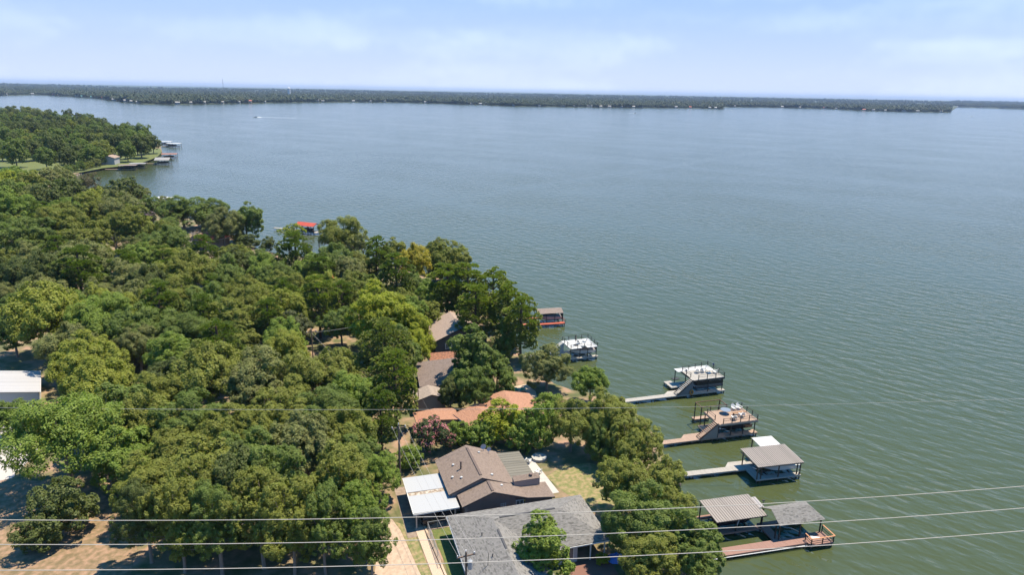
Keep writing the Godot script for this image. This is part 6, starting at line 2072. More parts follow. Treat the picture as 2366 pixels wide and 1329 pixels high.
	["oak", 6, "olive", -57.2, -133.1, 5.35, 12.0, 3.56, "olive broad tree, sixth nearest to the wooded utility pole"],
	["oak", 6, "grey", -86.0, -148.3, 4.93, 11.2, 5.99, "grey-green broad tree, second nearest to the sandy clearing"],
	["oak", 1, "olive", -80.6, -162.6, 5.99, 13.4, 4.34, "olive broad tree, third nearest to the salmon-red roof"],
	["oak", 0, "green", -72.4, -165.7, 5.45, 12.3, 3.24, "mid-green broad tree, third nearest to the salmon-red roof"],
	["pecan", 9, "bright", -60.1, -82.6, 7.57, 13.0, 3.88, "fresh green spreading tree close to the white metal shed"],
	["shrub", 9, "dark", -54.3, -72.7, 3.71, 7.4, 4.25, "dark shrub, nearest to the bottom-left lawn"],
	["oak", 0, "green", -77.3, -95.0, 2.93, 6.9, 0.34, "mid-green broad tree, nearest to the white metal shed"],
	["shrub", 6, "dark", -55.3, -69.2, 2.55, 5.1, 5.65, "dark shrub, second nearest to the bottom-left lawn"],
	["tall", 11, "dark", -41.3, -67.4, 3.25, 11.5, 4.90, "dark tall tree, nearest to the bottom-left lawn"],
	["tall", 9, "olive", -36.7, -65.9, 3.76, 13.0, 5.49, "olive tall tree, nearest to the bottom-left lawn"],
	["tall", 5, "green", -32.2, -65.3, 3.63, 13.0, 5.01, "mid-green tall tree close to the bottom-left lawn"],
	["tall", 8, "olive", -28.0, -66.8, 3.89, 13.5, 2.46, "olive tall tree, third nearest to the sandy driveway"],
	["tall", 4, "olive", -24.0, -65.4, 3.54, 12.5, 2.51, "olive tall tree, second nearest to the sandy driveway"],
	["tall", 8, "green", -20.7, -65.9, 3.47, 12.5, 0.65, "mid-green tall tree, second nearest to the sandy driveway"],
	["tall", 3, "bright", -17.2, -68.4, 3.29, 11.0, 3.98, "fresh green tall tree close to the sandy driveway"],
	["tall", 0, "green", -15.1, -64.9, 2.68, 10.0, 0.39, "mid-green tall tree, nearest to the sandy driveway"],
	["tall", 4, "dark", -32.1, -70.7, 4.09, 13.0, 0.42, "dark tall tree, second nearest to the bottom-left lawn"],
	["tall", 0, "olive", -36.7, -70.6, 4.08, 12.5, 1.31, "olive tall tree, second nearest to the bottom-left lawn"],
	["tall", 1, "olive", -20.6, -72.9, 3.99, 12.5, 1.02, "olive tall tree, nearest to the sandy driveway"],
	["tall", 1, "green", -27.5, -71.8, 3.93, 13.0, 2.14, "mid-green tall tree, third nearest to the sandy driveway"],
	["oak", 9, "lime2", -46.0, -158.3, 4.89, 10.4, 2.30, "yellow-green broad tree close to the big lime-green tree"],
	["pine", 8, "pine", -161.3, -229.9, 4.84, 14.6, 4.29, "deep green pine, second nearest to the left picture edge at mid height"],
	["oak", 0, "green", -22.0, -118.9, 4.83, 10.9, 2.84, "mid-green broad tree, third nearest to the big lime-green tree"],
	["oak", 3, "dark", -57.0, -105.9, 4.28, 9.3, 0.12, "dark broad tree close to the sandy clearing"],
	["oak", 6, "lime2", -76.5, -114.7, 4.92, 11.4, 5.24, "yellow-green broad tree, second nearest to the sandy clearing"],
	["oak", 4, "olive", -58.3, -144.4, 4.90, 11.4, 0.08, "olive broad tree, fifth nearest to the wooded utility pole"],
	["oak", 9, "olive", -55.8, -160.2, 4.63, 10.5, 6.24, "olive broad tree, second nearest to the red-roofed boathouse"],
	["oak", 4, "olive", -68.2, -155.6, 3.77, 8.7, 5.15, "olive broad tree, fourth nearest to the salmon-red roof"],
	["pine", 2, "pine", -59.0, -180.9, 5.40, 15.9, 0.02, "deep green pine, nearest to the red-roofed boathouse"],
	["oak", 11, "olive", -25.5, -150.3, 3.97, 9.8, 1.96, "olive broad tree, second nearest to the big lime-green tree"],
	["oak", 0, "grey", -93.3, -160.0, 5.52, 12.6, 5.80, "grey-green broad tree, fifth nearest to the bare dead snag"],
	["pine", 5, "pine", -103.7, -157.9, 5.42, 16.0, 1.58, "deep green pine, second nearest to the bare dead snag"],
	["pine", 5, "pine", -72.8, -134.2, 4.84, 14.6, 3.11, "deep green pine, nearest to the sandy clearing"],
	["oak", 5, "grey", -42.5, -172.9, 4.88, 11.8, 4.60, "grey-green broad tree close to the big lime-green tree"],
	["oak", 2, "olive", -141.9, -237.7, 4.33, 10.4, 5.88, "olive broad tree, nearest to the bare dead snag"],
	["oak", 6, "bright", -53.6, -175.2, 5.41, 11.4, 1.17, "fresh green broad tree close to the red-roofed boathouse"],
	["pine", 6, "pine", -51.9, -113.3, 4.66, 14.2, 6.00, "deep green pine, second nearest to the sandy clearing"],
	["far_oak", 7, "lime2", -232.5, -311.3, 5.31, 12.4, 5.60, "yellow-green broad tree, nearest to the left picture edge at mid height"],
	["oak", 8, "green", -62.9, -165.9, 3.80, 8.1, 1.85, "mid-green broad tree, sixth nearest to the salmon-red roof"],
	["pine", 6, "pine", -98.4, -168.6, 4.30, 13.3, 4.77, "deep green pine, nearest to the bare dead snag"],
	["oak", 10, "bright", -66.8, -176.6, 4.45, 10.1, 3.25, "fresh green broad tree close to the salmon-red roof"],
	["oak", 9, "olive", -19.3, -145.6, 3.71, 8.2, 0.47, "olive broad tree, fourth nearest to the big lime-green tree"],
	["oak", 10, "green", -49.5, -183.2, 5.01, 11.6, 3.02, "mid-green broad tree, nearest to the red-roofed boathouse"],
	["oak", 8, "bright", -51.5, -80.7, 4.60, 10.1, 2.63, "fresh green broad tree close to the bottom-left lawn"],
	["oak", 1, "grey", -82.0, -118.7, 4.44, 10.2, 2.23, "grey-green broad tree close to the white metal shed"],
	["oak", 9, "olive", -55.7, -98.5, 4.41, 10.2, 0.04, "olive broad tree, nearest to the sandy clearing"],
	["oak", 8, "green", -59.3, -92.1, 5.12, 10.9, 2.45, "mid-green broad tree, second nearest to the sandy clearing"],
	["oak", 4, "olive", -111.1, -213.4, 5.26, 12.6, 2.78, "olive broad tree, nearest to the purple crape myrtle"],
	["oak", 6, "olive", -32.4, -150.0, 5.02, 11.2, 1.83, "olive broad tree, nearest to the big lime-green tree"],
	["oak", 10, "lime2", -174.1, -275.5, 4.84, 10.4, 5.13, "yellow-green broad tree, second nearest to the bare dead snag"],
	["oak", 11, "lime2", -81.1, -137.0, 4.95, 11.4, 0.60, "yellow-green broad tree, nearest to the sandy clearing"],
	["oak", 11, "olive", -138.7, -180.6, 4.42, 10.1, 5.53, "olive broad tree, nearest to the left picture edge at mid height"],
	["oak", 3, "olive", -38.6, -154.4, 4.81, 11.6, 1.53, "olive broad tree, third nearest to the big lime-green tree"],
	["oak", 4, "grey", -118.8, -152.4, 4.05, 8.7, 2.24, "grey-green broad tree, nearest to the left picture edge at mid height"],
	["oak", 6, "dark", -78.2, -185.1, 4.60, 10.5, 5.88, "dark broad tree, second nearest to the salmon-red roof"],
	["pine", 4, "pine", -51.7, -148.6, 3.71, 11.9, 3.93, "deep green pine, second nearest to the wooded utility pole"],
	["oak", 8, "olive", -103.1, -189.8, 5.18, 10.9, 0.41, "olive broad tree, second nearest to the purple crape myrtle"],
	["oak", 4, "green", -72.3, -190.9, 4.10, 9.0, 2.23, "mid-green broad tree, fourth nearest to the salmon-red roof"],
	["pine", 8, "pine", -85.8, -184.9, 4.46, 13.7, 6.22, "deep green pine, nearest to the salmon-red roof"],
	["oak", 5, "olive", -162.2, -243.7, 5.29, 12.4, 2.55, "olive broad tree, sixth nearest to the bare dead snag"],
	["oak", 0, "lime2", -93.4, -147.5, 4.08, 9.9, 5.39, "yellow-green broad tree, fifth nearest to the sandy clearing"],
	["oak", 6, "lime2", -58.0, -150.9, 3.98, 9.9, 1.72, "yellow-green broad tree, third nearest to the wooded utility pole"],
	["oak", 9, "grey", -163.6, -276.9, 5.12, 11.7, 5.91, "grey-green broad tree, third nearest to the bare dead snag"],
	["oak", 5, "bright", -101.6, -180.6, 5.38, 12.3, 1.94, "fresh green broad tree, nearest to the bare dead snag"],
	["oak", 0, "grey", -130.8, -181.1, 5.30, 11.5, 5.64, "grey-green broad tree, second nearest to the left picture edge at mid height"],
	["oak", 6, "olive", -120.7, -193.6, 4.05, 8.7, 2.26, "olive broad tree, third nearest to the bare dead snag"],
	["oak", 9, "grey", -96.6, -152.8, 4.19, 9.6, 4.83, "grey-green broad tree, sixth nearest to the bare dead snag"],
	["pine", 9, "pine", -49.7, -169.5, 4.10, 12.8, 1.45, "deep green pine, second nearest to the red-roofed boathouse"],
	["oak", 10, "green", -165.7, -217.9, 5.19, 11.6, 3.91, "mid-green broad tree, nearest to the left picture edge at mid height"],
	["pine", 2, "pine", -68.8, -149.9, 3.71, 11.9, 3.22, "deep green pine, second nearest to the salmon-red roof"],
	["far_oak", 0, "grey", -213.9, -303.2, 4.53, 10.0, 2.49, "grey-green broad tree, fourth nearest to the left picture edge at mid height"],
	["oak", 10, "grey", -109.0, -151.6, 4.61, 10.2, 0.84, "grey-green broad tree, third nearest to the left picture edge at mid height"],
	["far_oak", 10, "bright", -218.0, -291.7, 5.08, 11.0, 1.95, "fresh green broad tree, second nearest to the left picture edge at mid height"],
	["oak", 5, "olive", -45.1, -83.2, 3.94, 9.0, 4.43, "olive broad tree, fifth nearest to the sandy clearing"],
	["oak", 7, "green", -25.1, -167.3, 3.91, 8.5, 2.21, "mid-green broad tree close to the yellow-leaved tree"],
	["oak", 5, "dark", -97.6, -198.1, 3.60, 7.7, 0.03, "dark broad tree, nearest to the salmon-red roof"],
	["oak", 10, "green", -104.2, -202.0, 5.54, 12.0, 2.22, "mid-green broad tree, third nearest to the purple crape myrtle"],
	["pine", 5, "pine", -91.9, -174.3, 4.08, 12.8, 4.66, "deep green pine close to the purple crape myrtle"],
	["oak", 9, "bright", -20.0, -158.6, 4.01, 9.0, 3.98, "fresh green broad tree close to the yellow-leaved tree"],
	["oak", 11, "olive", -85.0, -201.3, 3.71, 8.0, 5.58, "olive broad tree, nearest to the salmon-red roof"],
	["oak", 4, "olive", -43.8, -187.3, 4.23, 9.8, 2.28, "olive broad tree, fifth nearest to the big lime-green tree"],
	["oak", 11, "green", -38.1, -168.1, 3.81, 8.5, 5.48, "mid-green broad tree, nearest to the big lime-green tree"],
	["oak", 7, "lime2", -41.5, -118.9, 4.17, 10.2, 5.33, "yellow-green broad tree, nearest to the wooded utility pole"],
	["pine", 0, "pine", -38.4, -147.5, 3.81, 12.1, 5.80, "deep green pine close to the big lime-green tree"],
	["oak", 9, "bright", -44.9, -127.5, 4.34, 9.5, 2.10, "fresh green broad tree, nearest to the wooded utility pole"],
	["oak", 0, "bright", -25.3, -101.2, 4.47, 9.6, 5.61, "fresh green broad tree, second nearest to the wooded utility pole"],
	["oak", 10, "olive", -80.7, -195.3, 3.61, 8.2, 3.78, "olive broad tree, second nearest to the salmon-red roof"],
	["pine", 0, "pine", -202.5, -306.3, 4.04, 12.7, 0.16, "deep green pine, third nearest to the bare dead snag"],
	["oak", 5, "olive", -170.2, -228.5, 4.66, 10.7, 5.16, "olive broad tree, second nearest to the left picture edge at mid height"],
	["oak", 4, "green", -109.5, -144.8, 4.11, 9.1, 0.30, "mid-green broad tree, third nearest to the left picture edge at mid height"],
	["oak", 10, "dark", -86.7, -155.8, 4.85, 11.6, 3.34, "dark broad tree, nearest to the bare dead snag"],
	["far_oak", 7, "green", -222.4, -299.4, 5.38, 12.8, 3.33, "mid-green broad tree, fourth nearest to the left picture edge at mid height"],
	["oak", 4, "lime2", -94.9, -186.7, 4.51, 9.8, 2.15, "yellow-green broad tree close to the salmon-red roof"],
	["far_oak", 9, "bright", -257.7, -348.3, 4.69, 11.4, 4.96, "fresh green broad tree, fourth nearest to the left picture edge at mid height"],
	["far_oak", 9, "olive", -200.2, -279.6, 4.60, 10.5, 5.25, "olive broad tree, third nearest to the left picture edge at mid height"],
	["oak", 5, "olive", -143.5, -209.9, 4.12, 9.3, 6.00, "olive broad tree, seventh nearest to the bare dead snag"],
	["far_oak", 2, "lime2", -174.4, -283.7, 5.18, 11.9, 3.14, "yellow-green broad tree, nearest to the bare dead snag"],
	["oak", 5, "bright", -23.0, -141.2, 4.38, 10.4, 1.68, "fresh green broad tree close to the big lime-green tree"],
	["oak", 2, "lime2", -48.8, -140.0, 5.28, 12.4, 4.31, "yellow-green broad tree, second nearest to the wooded utility pole"],
	["oak", 5, "green", -36.1, -136.8, 4.04, 9.3, 0.03, "mid-green broad tree, second nearest to the big lime-green tree"],
	["far_oak", 5, "bright", -258.9, -356.0, 5.10, 11.8, 4.43, "fresh green broad tree, fifth nearest to the left picture edge at mid height"],
	["oak", 9, "green", -34.5, -80.9, 4.42, 9.6, 2.75, "mid-green broad tree, second nearest to the wooded utility pole"],
	["oak", 4, "bright", -168.4, -255.5, 5.35, 12.5, 2.24, "fresh green broad tree, third nearest to the bare dead snag"],
	["oak", 4, "green", -119.6, -232.5, 3.98, 9.6, 3.62, "mid-green broad tree, nearest to the purple crape myrtle"],
	["oak", 6, "bright", -103.4, -165.2, 3.84, 9.5, 4.72, "fresh green broad tree, second nearest to the bare dead snag"],
	["far_oak", 1, "lime2", -246.9, -352.4, 4.31, 10.5, 1.41, "yellow-green broad tree, second nearest to the left picture edge at mid height"],
	["oak", 0, "bright", -88.8, -135.5, 5.32, 11.4, 5.15, "fresh green broad tree, third nearest to the sandy clearing"],
	["far_oak", 9, "bright", -221.8, -307.2, 4.51, 10.4, 1.13, "fresh green broad tree, third nearest to the left picture edge at mid height"],
	["oak", 10, "olive", -63.8, -158.8, 3.95, 9.1, 6.15, "olive broad tree, fifth nearest to the salmon-red roof"],
	["oak", 11, "green", -21.6, -82.8, 3.72, 8.5, 2.19, "mid-green broad tree close to the sandy driveway"],
	["pine", 2, "pine", -63.7, -134.1, 3.83, 12.2, 0.07, "deep green pine, third nearest to the salmon-red roof"],
	["oak", 4, "green", -114.8, -207.5, 3.86, 9.6, 0.61, "mid-green broad tree, second nearest to the purple crape myrtle"],
	["oak", 8, "olive", -54.2, -127.3, 3.61, 8.1, 0.15, "olive broad tree, fourth nearest to the wooded utility pole"],
	["oak", 3, "grey", -114.5, -201.3, 3.72, 9.2, 4.23, "grey-green broad tree, nearest to the bare dead snag"],
	["pine", 10, "pine", -123.8, -180.4, 4.54, 13.9, 0.52, "deep green pine, nearest to the left picture edge at mid height"],
	["oak", 4, "green", -60.4, -171.4, 4.16, 10.3, 2.31, "mid-green broad tree, second nearest to the red-roofed boathouse"],
	["far_oak", 3, "dark", -519.0, -713.1, 7.47, 14.1, 5.48, "dark broad tree, second nearest to the left edge of the far point"],
	["far_oak", 5, "dark", -309.7, -540.7, 6.62, 16.9, 3.79, "dark broad tree, second nearest to the far point's lawn"],
	["far_oak", 2, "dark", -457.7, -739.6, 7.73, 18.2, 1.76, "dark broad tree, fifth nearest to the far point's skyline end"],
	["far_oak", 10, "dark", -396.1, -711.3, 8.40, 16.2, 3.26, "dark broad tree, thirteenth nearest to the far point's skyline end"],
	["far_oak", 6, "dark", -362.3, -593.6, 5.98, 16.9, 0.16, "dark broad tree, seventh nearest to the far point's skyline end"],
	["far_oak", 10, "dark", -608.4, -828.9, 8.40, 17.2, 5.83, "dark broad tree, third nearest to the left edge of the far point"],
	["far_oak", 11, "dark", -398.3, -608.3, 6.28, 16.2, 3.75, "dark broad tree, third nearest to the terracotta roof on the point"],
	["far_oak", 1, "green", -484.3, -655.2, 6.81, 17.6, 2.29, "mid-green broad tree, nearest to the left edge of the far point"],
	["far_oak", 1, "olive", -423.4, -567.6, 6.47, 17.3, 1.27, "olive broad tree, nearest to the left edge of the far point"],
	["far_oak", 9, "green", -320.7, -508.9, 7.89, 18.9, 1.81, "mid-green broad tree, seventh nearest to the terracotta roof on the point"],
	["far_oak", 5, "dark", -512.2, -791.0, 7.43, 17.6, 0.53, "dark broad tree, fourth nearest to the terracotta roof on the point"],
	["far_oak", 5, "green", -416.8, -695.2, 6.06, 18.4, 5.61, "mid-green broad tree, third nearest to the far point's skyline end"],
	["far_oak", 10, "dark", -369.3, -510.6, 5.77, 18.5, 3.44, "dark broad tree, fifth nearest to the left edge of the far point"],
	["far_oak", 3, "dark", -534.9, -732.4, 8.15, 16.5, 5.24, "dark broad tree, nearest to the left edge of the far point"],
	["far_oak", 7, "green", -401.9, -668.8, 8.18, 16.7, 6.25, "mid-green broad tree, fourth nearest to the far point's skyline end"],
	["far_oak", 2, "dark", -458.6, -671.2, 6.34, 17.6, 1.79, "dark broad tree, sixteenth nearest to the terracotta roof on the point"],
	["far_oak", 1, "olive", -612.5, -887.2, 8.18, 14.2, 4.93, "olive broad tree, fourth nearest to the terracotta roof on the point"],
	["far_oak", 5, "olive", -427.4, -607.8, 6.10, 14.3, 2.53, "olive broad tree, fourth nearest to the left edge of the far point"],
	["far_oak", 11, "dark", -459.1, -774.4, 6.63, 18.3, 4.97, "dark broad tree, second nearest to the far point's skyline end"],
	["far_oak", 10, "dark", -298.1, -500.8, 8.34, 14.7, 1.93, "dark broad tree, third nearest to the far point's lawn"],
	["far_oak", 3, "dark", -292.0, -560.2, 6.61, 16.0, 5.91, "dark broad tree, nearest to the far point's tip docks"],
	["far_oak", 9, "dark", -495.6, -738.2, 7.52, 17.2, 0.65, "dark broad tree, eighth nearest to the terracotta roof on the point"],
	["far_oak", 7, "olive", -653.0, -908.4, 6.22, 17.3, 2.71, "olive broad tree, second nearest to the left edge of the far point"],
	["far_oak", 4, "olive", -851.9, -1223.2, 8.18, 13.7, 6.08, "olive broad tree, seventh nearest to the left edge of the far point"],
	["far_oak", 3, "green", -535.6, -827.4, 6.15, 18.2, 0.83, "mid-green broad tree, second nearest to the terracotta roof on the point"],
	["far_oak", 1, "dark", -780.8, -1094.1, 7.83, 18.6, 2.45, "dark broad tree, ninth nearest to the left edge of the far point"],
	["far_oak", 0, "dark", -339.6, -506.3, 7.91, 17.8, 5.19, "dark broad tree, thirteenth nearest to the terracotta roof on the point"],
	["far_oak", 8, "green", -375.8, -684.2, 8.46, 15.6, 6.19, "mid-green broad tree, sixth nearest to the far point's lawn"],
	["far_oak", 3, "green", -395.5, -567.2, 6.70, 14.4, 0.18, "mid-green broad tree, eleventh nearest to the terracotta roof on the point"],
	["far_oak", 5, "green", -276.8, -494.5, 6.39, 15.2, 3.30, "mid-green broad tree, nearest to the far point's lawn"],
	["far_oak", 9, "olive", -715.4, -1027.8, 7.24, 15.9, 0.40, "olive broad tree, fifth nearest to the left edge of the far point"],
	["far_oak", 2, "green", -332.5, -605.0, 7.28, 15.7, 0.83, "mid-green broad tree, fourth nearest to the far point's lawn"],
	["far_oak", 4, "green", -332.5, -585.3, 6.02, 18.7, 3.54, "mid-green broad tree, third nearest to the far point's lawn"],
	["far_oak", 5, "dark", -322.0, -522.1, 7.04, 18.5, 0.01, "dark broad tree, tenth nearest to the far point's skyline end"],
	["far_oak", 10, "olive", -781.8, -1074.8, 7.15, 14.9, 4.18, "olive broad tree, third nearest to the left edge of the far point"],
	["far_oak", 1, "green", -300.2, -442.0, 6.10, 14.0, 4.92, "mid-green broad tree, tenth nearest to the terracotta roof on the point"],
	["far_oak", 9, "green", -360.0, -485.1, 7.43, 14.2, 2.69, "mid-green broad tree, fifth nearest to the left edge of the far point"],
	["far_oak", 5, "dark", -342.2, -491.4, 6.76, 14.7, 4.77, "dark broad tree, 22th nearest to the terracotta roof on the point"],
	["far_oak", 9, "dark", -779.8, -1116.5, 6.10, 13.0, 5.50, "dark broad tree, fifteenth nearest to the left edge of the far point"],
	["far_oak", 2, "dark", -288.4, -512.5, 5.55, 18.4, 2.62, "dark broad tree, nearest to the far point's lawn"],
	["far_oak", 6, "green", -324.6, -449.2, 8.01, 18.8, 5.48, "mid-green broad tree, eighth nearest to the left edge of the far point"],
	["far_oak", 4, "olive", -447.8, -706.4, 6.92, 17.6, 5.13, "olive broad tree, nearest to the terracotta roof on the point"],
	["far_oak", 8, "olive", -715.8, -1044.0, 8.44, 18.3, 0.13, "olive broad tree, fifth nearest to the terracotta roof on the point"],
	["far_oak", 4, "green", -566.4, -831.9, 5.91, 15.6, 2.43, "mid-green broad tree, sixth nearest to the terracotta roof on the point"],
	["far_oak", 7, "dark", -342.8, -481.5, 5.67, 16.6, 4.38, "dark broad tree, twelfth nearest to the left edge of the far point"],
	["far_oak", 5, "dark", -549.7, -882.6, 6.13, 18.4, 0.66, "dark broad tree, fourth nearest to the far point's skyline end"],
	["far_oak", 10, "green", -629.4, -902.5, 6.57, 16.3, 5.50, "mid-green broad tree, ninth nearest to the left edge of the far point"],
	["far_oak", 6, "dark", -300.2, -470.9, 8.33, 13.8, 5.49, "dark broad tree, twentieth nearest to the terracotta roof on the point"],
	["far_oak", 4, "dark", -319.5, -532.0, 5.93, 15.5, 5.49, "dark broad tree, eleventh nearest to the far point's skyline end"],
	["far_oak", 6, "olive", -372.4, -531.9, 6.25, 14.7, 3.10, "olive broad tree, sixth nearest to the left edge of the far point"],
	["far_oak", 9, "dark", -322.1, -488.7, 7.47, 18.3, 2.67, "dark broad tree, twelfth nearest to the terracotta roof on the point"],
	["far_oak", 6, "green", -366.5, -555.3, 7.53, 18.6, 5.68, "mid-green broad tree, nearest to the terracotta roof on the point"],
	["far_oak", 0, "dark", -359.9, -533.6, 7.53, 18.1, 1.81, "dark broad tree, eleventh nearest to the terracotta roof on the point"],
	["far_oak", 6, "dark", -351.2, -618.5, 7.73, 18.9, 0.53, "dark broad tree, twelfth nearest to the far point's skyline end"],
	["far_oak", 2, "green", -392.5, -551.1, 6.30, 17.6, 2.90, "mid-green broad tree, seventh nearest to the left edge of the far point"],
	["far_oak", 3, "dark", -319.8, -549.7, 7.12, 17.8, 5.92, "dark broad tree, fourth nearest to the far point's lawn"],
	["far_oak", 0, "dark", -679.5, -962.8, 6.54, 16.4, 5.21, "dark broad tree, tenth nearest to the left edge of the far point"],
	["far_oak", 7, "dark", -747.6, -1043.5, 7.14, 18.0, 3.41, "dark broad tree, eighth nearest to the left edge of the far point"],
	["far_oak", 9, "dark", -462.0, -689.9, 8.31, 17.1, 1.49, "dark broad tree, sixth nearest to the terracotta roof on the point"],
	["far_oak", 8, "green", -296.6, -544.8, 8.26, 18.5, 5.87, "mid-green broad tree, second nearest to the far point's lawn"],
	["far_oak", 6, "dark", -666.1, -948.4, 5.61, 15.2, 1.48, "dark broad tree, eleventh nearest to the left edge of the far point"],
	["far_oak", 8, "green", -352.5, -662.7, 7.57, 17.7, 0.51, "mid-green broad tree, second nearest to the far point's tip docks"],
	["far_oak", 11, "green", -595.8, -818.5, 6.13, 17.8, 3.92, "mid-green broad tree, second nearest to the left edge of the far point"],
	["far_oak", 3, "dark", -632.3, -950.1, 6.06, 15.7, 5.27, "dark broad tree, tenth nearest to the terracotta roof on the point"],
	["far_oak", 0, "dark", -419.4, -623.3, 6.32, 16.4, 2.19, "dark broad tree, seventh nearest to the terracotta roof on the point"],
	["far_oak", 11, "green", -427.9, -690.6, 6.25, 15.2, 3.78, "mid-green broad tree, fifth nearest to the far point's skyline end"],
	["far_oak", 7, "green", -558.6, -908.4, 5.82, 16.5, 3.82, "mid-green broad tree, second nearest to the far point's skyline end"],
	["far_oak", 10, "green", -355.6, -517.4, 6.54, 15.4, 5.23, "mid-green broad tree, eighth nearest to the terracotta roof on the point"],
	["far_oak", 11, "green", -342.1, -637.9, 6.25, 13.2, 3.37, "mid-green broad tree, nearest to the far point's tip docks"],
	["far_oak", 8, "olive", -288.5, -482.4, 7.82, 15.3, 2.48, "olive broad tree close to the far point's lawn"],
	["far_oak", 4, "dark", -546.4, -771.5, 7.83, 13.0, 3.17, "dark broad tree, sixth nearest to the left edge of the far point"],
	["far_oak", 8, "olive", -485.7, -800.2, 6.43, 15.7, 5.86, "olive broad tree, nearest to the far point's skyline end"],
	["far_oak", 5, "dark", -691.5, -1042.7, 6.74, 16.4, 3.34, "dark broad tree, fifteenth nearest to the terracotta roof on the point"],
	["far_oak", 3, "dark", -793.5, -1099.2, 5.69, 18.6, 2.73, "dark broad tree, seventh nearest to the left edge of the far point"],
	["far_oak", 1, "dark", -351.0, -589.5, 6.32, 17.4, 1.27, "dark broad tree, eighth nearest to the far point's skyline end"],
	["far_oak", 9, "dark", -361.9, -623.5, 7.14, 17.6, 5.21, "dark broad tree, ninth nearest to the far point's skyline end"],
	["far_oak", 4, "green", -303.8, -485.1, 5.78, 15.7, 4.89, "mid-green broad tree, twelfth nearest to the terracotta roof on the point"],
	["far_oak", 1, "dark", -548.6, -788.1, 8.30, 16.2, 0.19, "dark broad tree, thirteenth nearest to the left edge of the far point"],
	["far_oak", 3, "green", -396.2, -617.3, 5.54, 18.4, 2.58, "mid-green broad tree, third nearest to the terracotta roof on the point"],
	["far_oak", 0, "green", -586.4, -827.1, 6.75, 18.3, 2.61, "mid-green broad tree, sixth nearest to the left edge of the far point"],
	["far_oak", 0, "dark", -622.1, -975.6, 6.44, 18.9, 3.52, "dark broad tree, fourteenth nearest to the terracotta roof on the point"],
	["far_oak", 11, "dark", -290.4, -447.3, 5.73, 14.6, 2.60, "dark broad tree, nineteenth nearest to the terracotta roof on the point"],
	["far_oak", 8, "dark", -470.2, -675.5, 8.34, 17.2, 1.26, "dark broad tree, 21th nearest to the terracotta roof on the point"],
	["far_oak", 3, "olive", -345.3, -579.2, 7.69, 14.7, 4.46, "olive broad tree, second nearest to the far point's skyline end"],
	["far_oak", 6, "green", -385.7, -620.8, 6.54, 17.3, 0.92, "mid-green broad tree, seventh nearest to the far point's skyline end"],
	["far_oak", 9, "dark", -549.3, -830.6, 6.53, 16.9, 0.79, "dark broad tree, fifth nearest to the terracotta roof on the point"],
	["far_oak", 0, "green", -601.6, -918.3, 6.23, 17.9, 2.10, "mid-green broad tree, fourth nearest to the terracotta roof on the point"],
	["far_oak", 0, "dark", -406.4, -616.5, 7.17, 17.5, 5.30, "dark broad tree, second nearest to the terracotta roof on the point"],
	["far_oak", 7, "dark", -359.7, -578.1, 5.84, 17.5, 1.31, "dark broad tree, eighteenth nearest to the terracotta roof on the point"],
	["far_oak", 11, "green", -416.9, -717.5, 6.95, 15.5, 5.76, "mid-green broad tree, sixth nearest to the far point's skyline end"],
	["far_oak", 1, "dark", -445.6, -758.2, 7.53, 18.3, 3.24, "dark broad tree, sixth nearest to the far point's skyline end"],
	["far_oak", 2, "green", -520.1, -856.7, 5.88, 18.3, 5.70, "mid-green broad tree, nearest to the far point's skyline end"],
	["far_oak", 8, "dark", -454.8, -636.0, 7.36, 18.6, 5.99, "dark broad tree, fourth nearest to the left edge of the far point"],
	["far_oak", 4, "green", -739.6, -1006.4, 7.94, 17.8, 2.95, "mid-green broad tree, fourth nearest to the left edge of the far point"],
	["far_oak", 3, "dark", -509.3, -836.9, 7.43, 16.5, 1.06, "dark broad tree, nearest to the far point's skyline end"],
	["far_oak", 10, "green", -551.1, -801.0, 5.70, 14.8, 2.69, "mid-green broad tree, ninth nearest to the terracotta roof on the point"],
	["far_oak", 0, "dark", -596.8, -932.6, 5.54, 13.7, 3.91, "dark broad tree, ninth nearest to the terracotta roof on the point"],
	["far_oak", 8, "green", -287.1, -470.1, 7.83, 13.1, 5.00, "mid-green broad tree, fifth nearest to the far point's lawn"],
	["far_oak", 8, "green", -551.8, -869.0, 6.88, 15.6, 0.08, "mid-green broad tree, fifth nearest to the terracotta roof on the point"],
	["far_oak", 6, "dark", -655.0, -963.9, 7.04, 16.5, 2.22, "dark broad tree, seventeenth nearest to the terracotta roof on the point"],
	["far_oak", 0, "green", -403.4, -556.8, 7.37, 18.7, 0.91, "mid-green broad tree, third nearest to the left edge of the far point"],
	["far_oak", 9, "dark", -282.4, -523.8, 8.43, 17.7, 5.14, "dark broad tree, second nearest to the far point's tip docks"],
	["far_oak", 1, "dark", -424.1, -701.8, 5.82, 18.8, 2.82, "dark broad tree, third nearest to the far point's skyline end"],
	["far_oak", 5, "dark", -691.3, -990.6, 7.79, 16.4, 1.68, "dark broad tree, fourteenth nearest to the left edge of the far point"],
	["far_oak", 2, "olive", -396.3, -582.0, 5.94, 15.8, 0.33, "olive broad tree, second nearest to the terracotta roof on the point"],
	["far_oak", 4, "dark", -478.3, -729.2, 6.93, 17.1, 1.21, "dark broad tree, nearest to the terracotta roof on the point"],
	["far_oak", 8, "olive", -669.0, -992.8, 8.07, 16.5, 1.29, "olive broad tree, third nearest to the terracotta roof on the point"],
	["shrub", 7, "green", -1.3, -130.2, 2.47, 7.0, 1.11, "mid-green shrub close to the lakeside turquoise chairs"],
	["shrub", 0, "grey", -2.2, -134.1, 2.61, 5.6, 2.53, "grey-green shrub close to the tall pine cluster at the shore"],
	["shrub", 5, "olive", -22.4, -191.8, 3.32, 6.7, 2.66, "olive shrub close to the yellow-leaved tree"],
	["shrub", 3, "dark", -81.8, -222.2, 2.82, 5.6, 5.92, "dark shrub close to the red-roofed boathouse"],
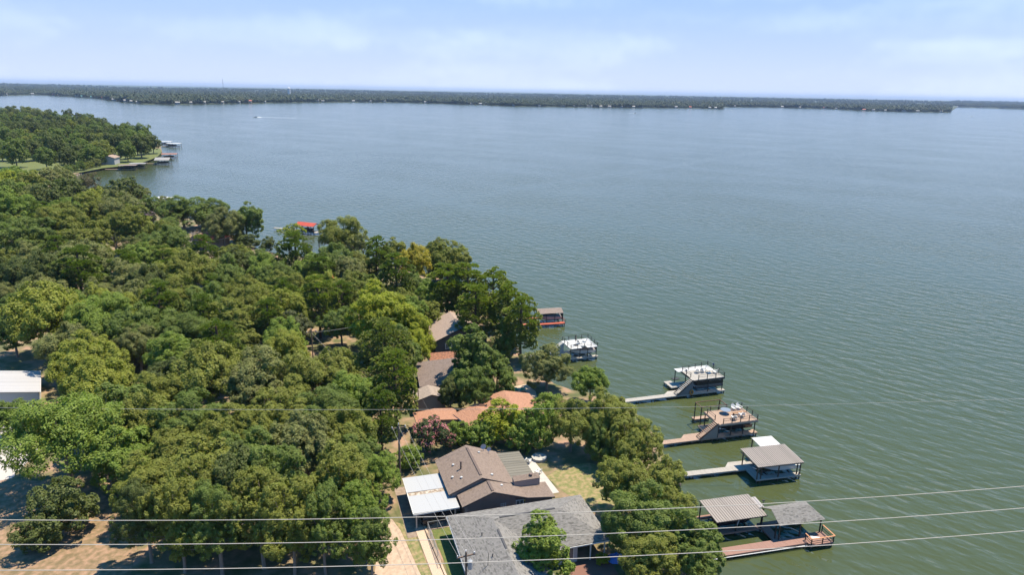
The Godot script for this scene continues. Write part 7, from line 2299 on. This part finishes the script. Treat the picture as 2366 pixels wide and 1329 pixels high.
	["shrub", 3, "dark", -90.3, -228.8, 3.23, 5.2, 3.65, "dark shrub close to the salmon-red roof"],
	["shrub", 1, "olive", -97.0, -236.1, 3.14, 4.8, 1.95, "olive shrub close to the salmon-red roof"],
	["shrub", 8, "grey", -116.5, -258.6, 3.17, 6.6, 3.74, "grey-green shrub close to the salmon-red roof"],
	["shrub", 1, "green", -122.9, -264.9, 2.71, 6.3, 5.46, "mid-green shrub close to the salmon-red roof"],
	["shrub", 2, "green", -150.4, -293.5, 2.64, 5.8, 3.88, "mid-green shrub close to the cove's beach"],
	["shrub", 3, "grey", -154.0, -299.1, 3.28, 6.5, 1.00, "grey-green shrub, nearest to the cove's beach"],
	["shrub", 4, "grey", -176.9, -325.0, 3.46, 6.8, 4.33, "grey-green shrub, second nearest to the cove's beach"],
	["shrub", 2, "dark", -207.7, -341.7, 3.05, 4.7, 2.25, "dark shrub close to the bare dead snag"],
	["shrub", 0, "olive", -225.1, -355.2, 2.99, 6.6, 6.10, "olive shrub, nearest to the bare dead snag"],
	["shrub", 7, "grey", -234.3, -363.8, 2.55, 6.4, 4.65, "grey-green shrub, nearest to the bare dead snag"],
	["shrub", 10, "grey", -242.0, -373.7, 2.46, 6.9, 0.01, "grey-green shrub, second nearest to the bare dead snag"],
	["shrub", 9, "grey", -250.9, -385.0, 3.28, 6.5, 6.18, "grey-green shrub, third nearest to the bare dead snag"],
	["shrub", 6, "olive", -266.8, -407.1, 2.80, 5.3, 2.50, "olive shrub, second nearest to the bare dead snag"],
	["shrub", 0, "green", -271.2, -416.0, 3.09, 5.9, 1.59, "mid-green shrub, third nearest to the bare dead snag"],
	["shrub", 4, "olive", -273.3, -421.1, 2.69, 5.8, 4.21, "olive shrub, third nearest to the bare dead snag"],
	["shrub", 3, "green", -275.4, -430.2, 2.50, 4.9, 2.40, "mid-green shrub, second nearest to the bare dead snag"],
	["shrub", 4, "green", -277.0, -439.1, 2.80, 6.4, 0.22, "mid-green shrub, nearest to the bare dead snag"],
	["shrub", 9, "olive", -277.3, -443.2, 3.09, 4.9, 3.17, "olive shrub, second nearest to the cove's beach"],
	["shrub", 8, "olive", -278.8, -451.2, 3.33, 4.9, 5.52, "olive shrub, nearest to the cove's beach"],
	["shrub", 8, "grey", -279.6, -460.6, 3.37, 6.0, 2.86, "grey-green shrub, third nearest to the cove's beach"],
]
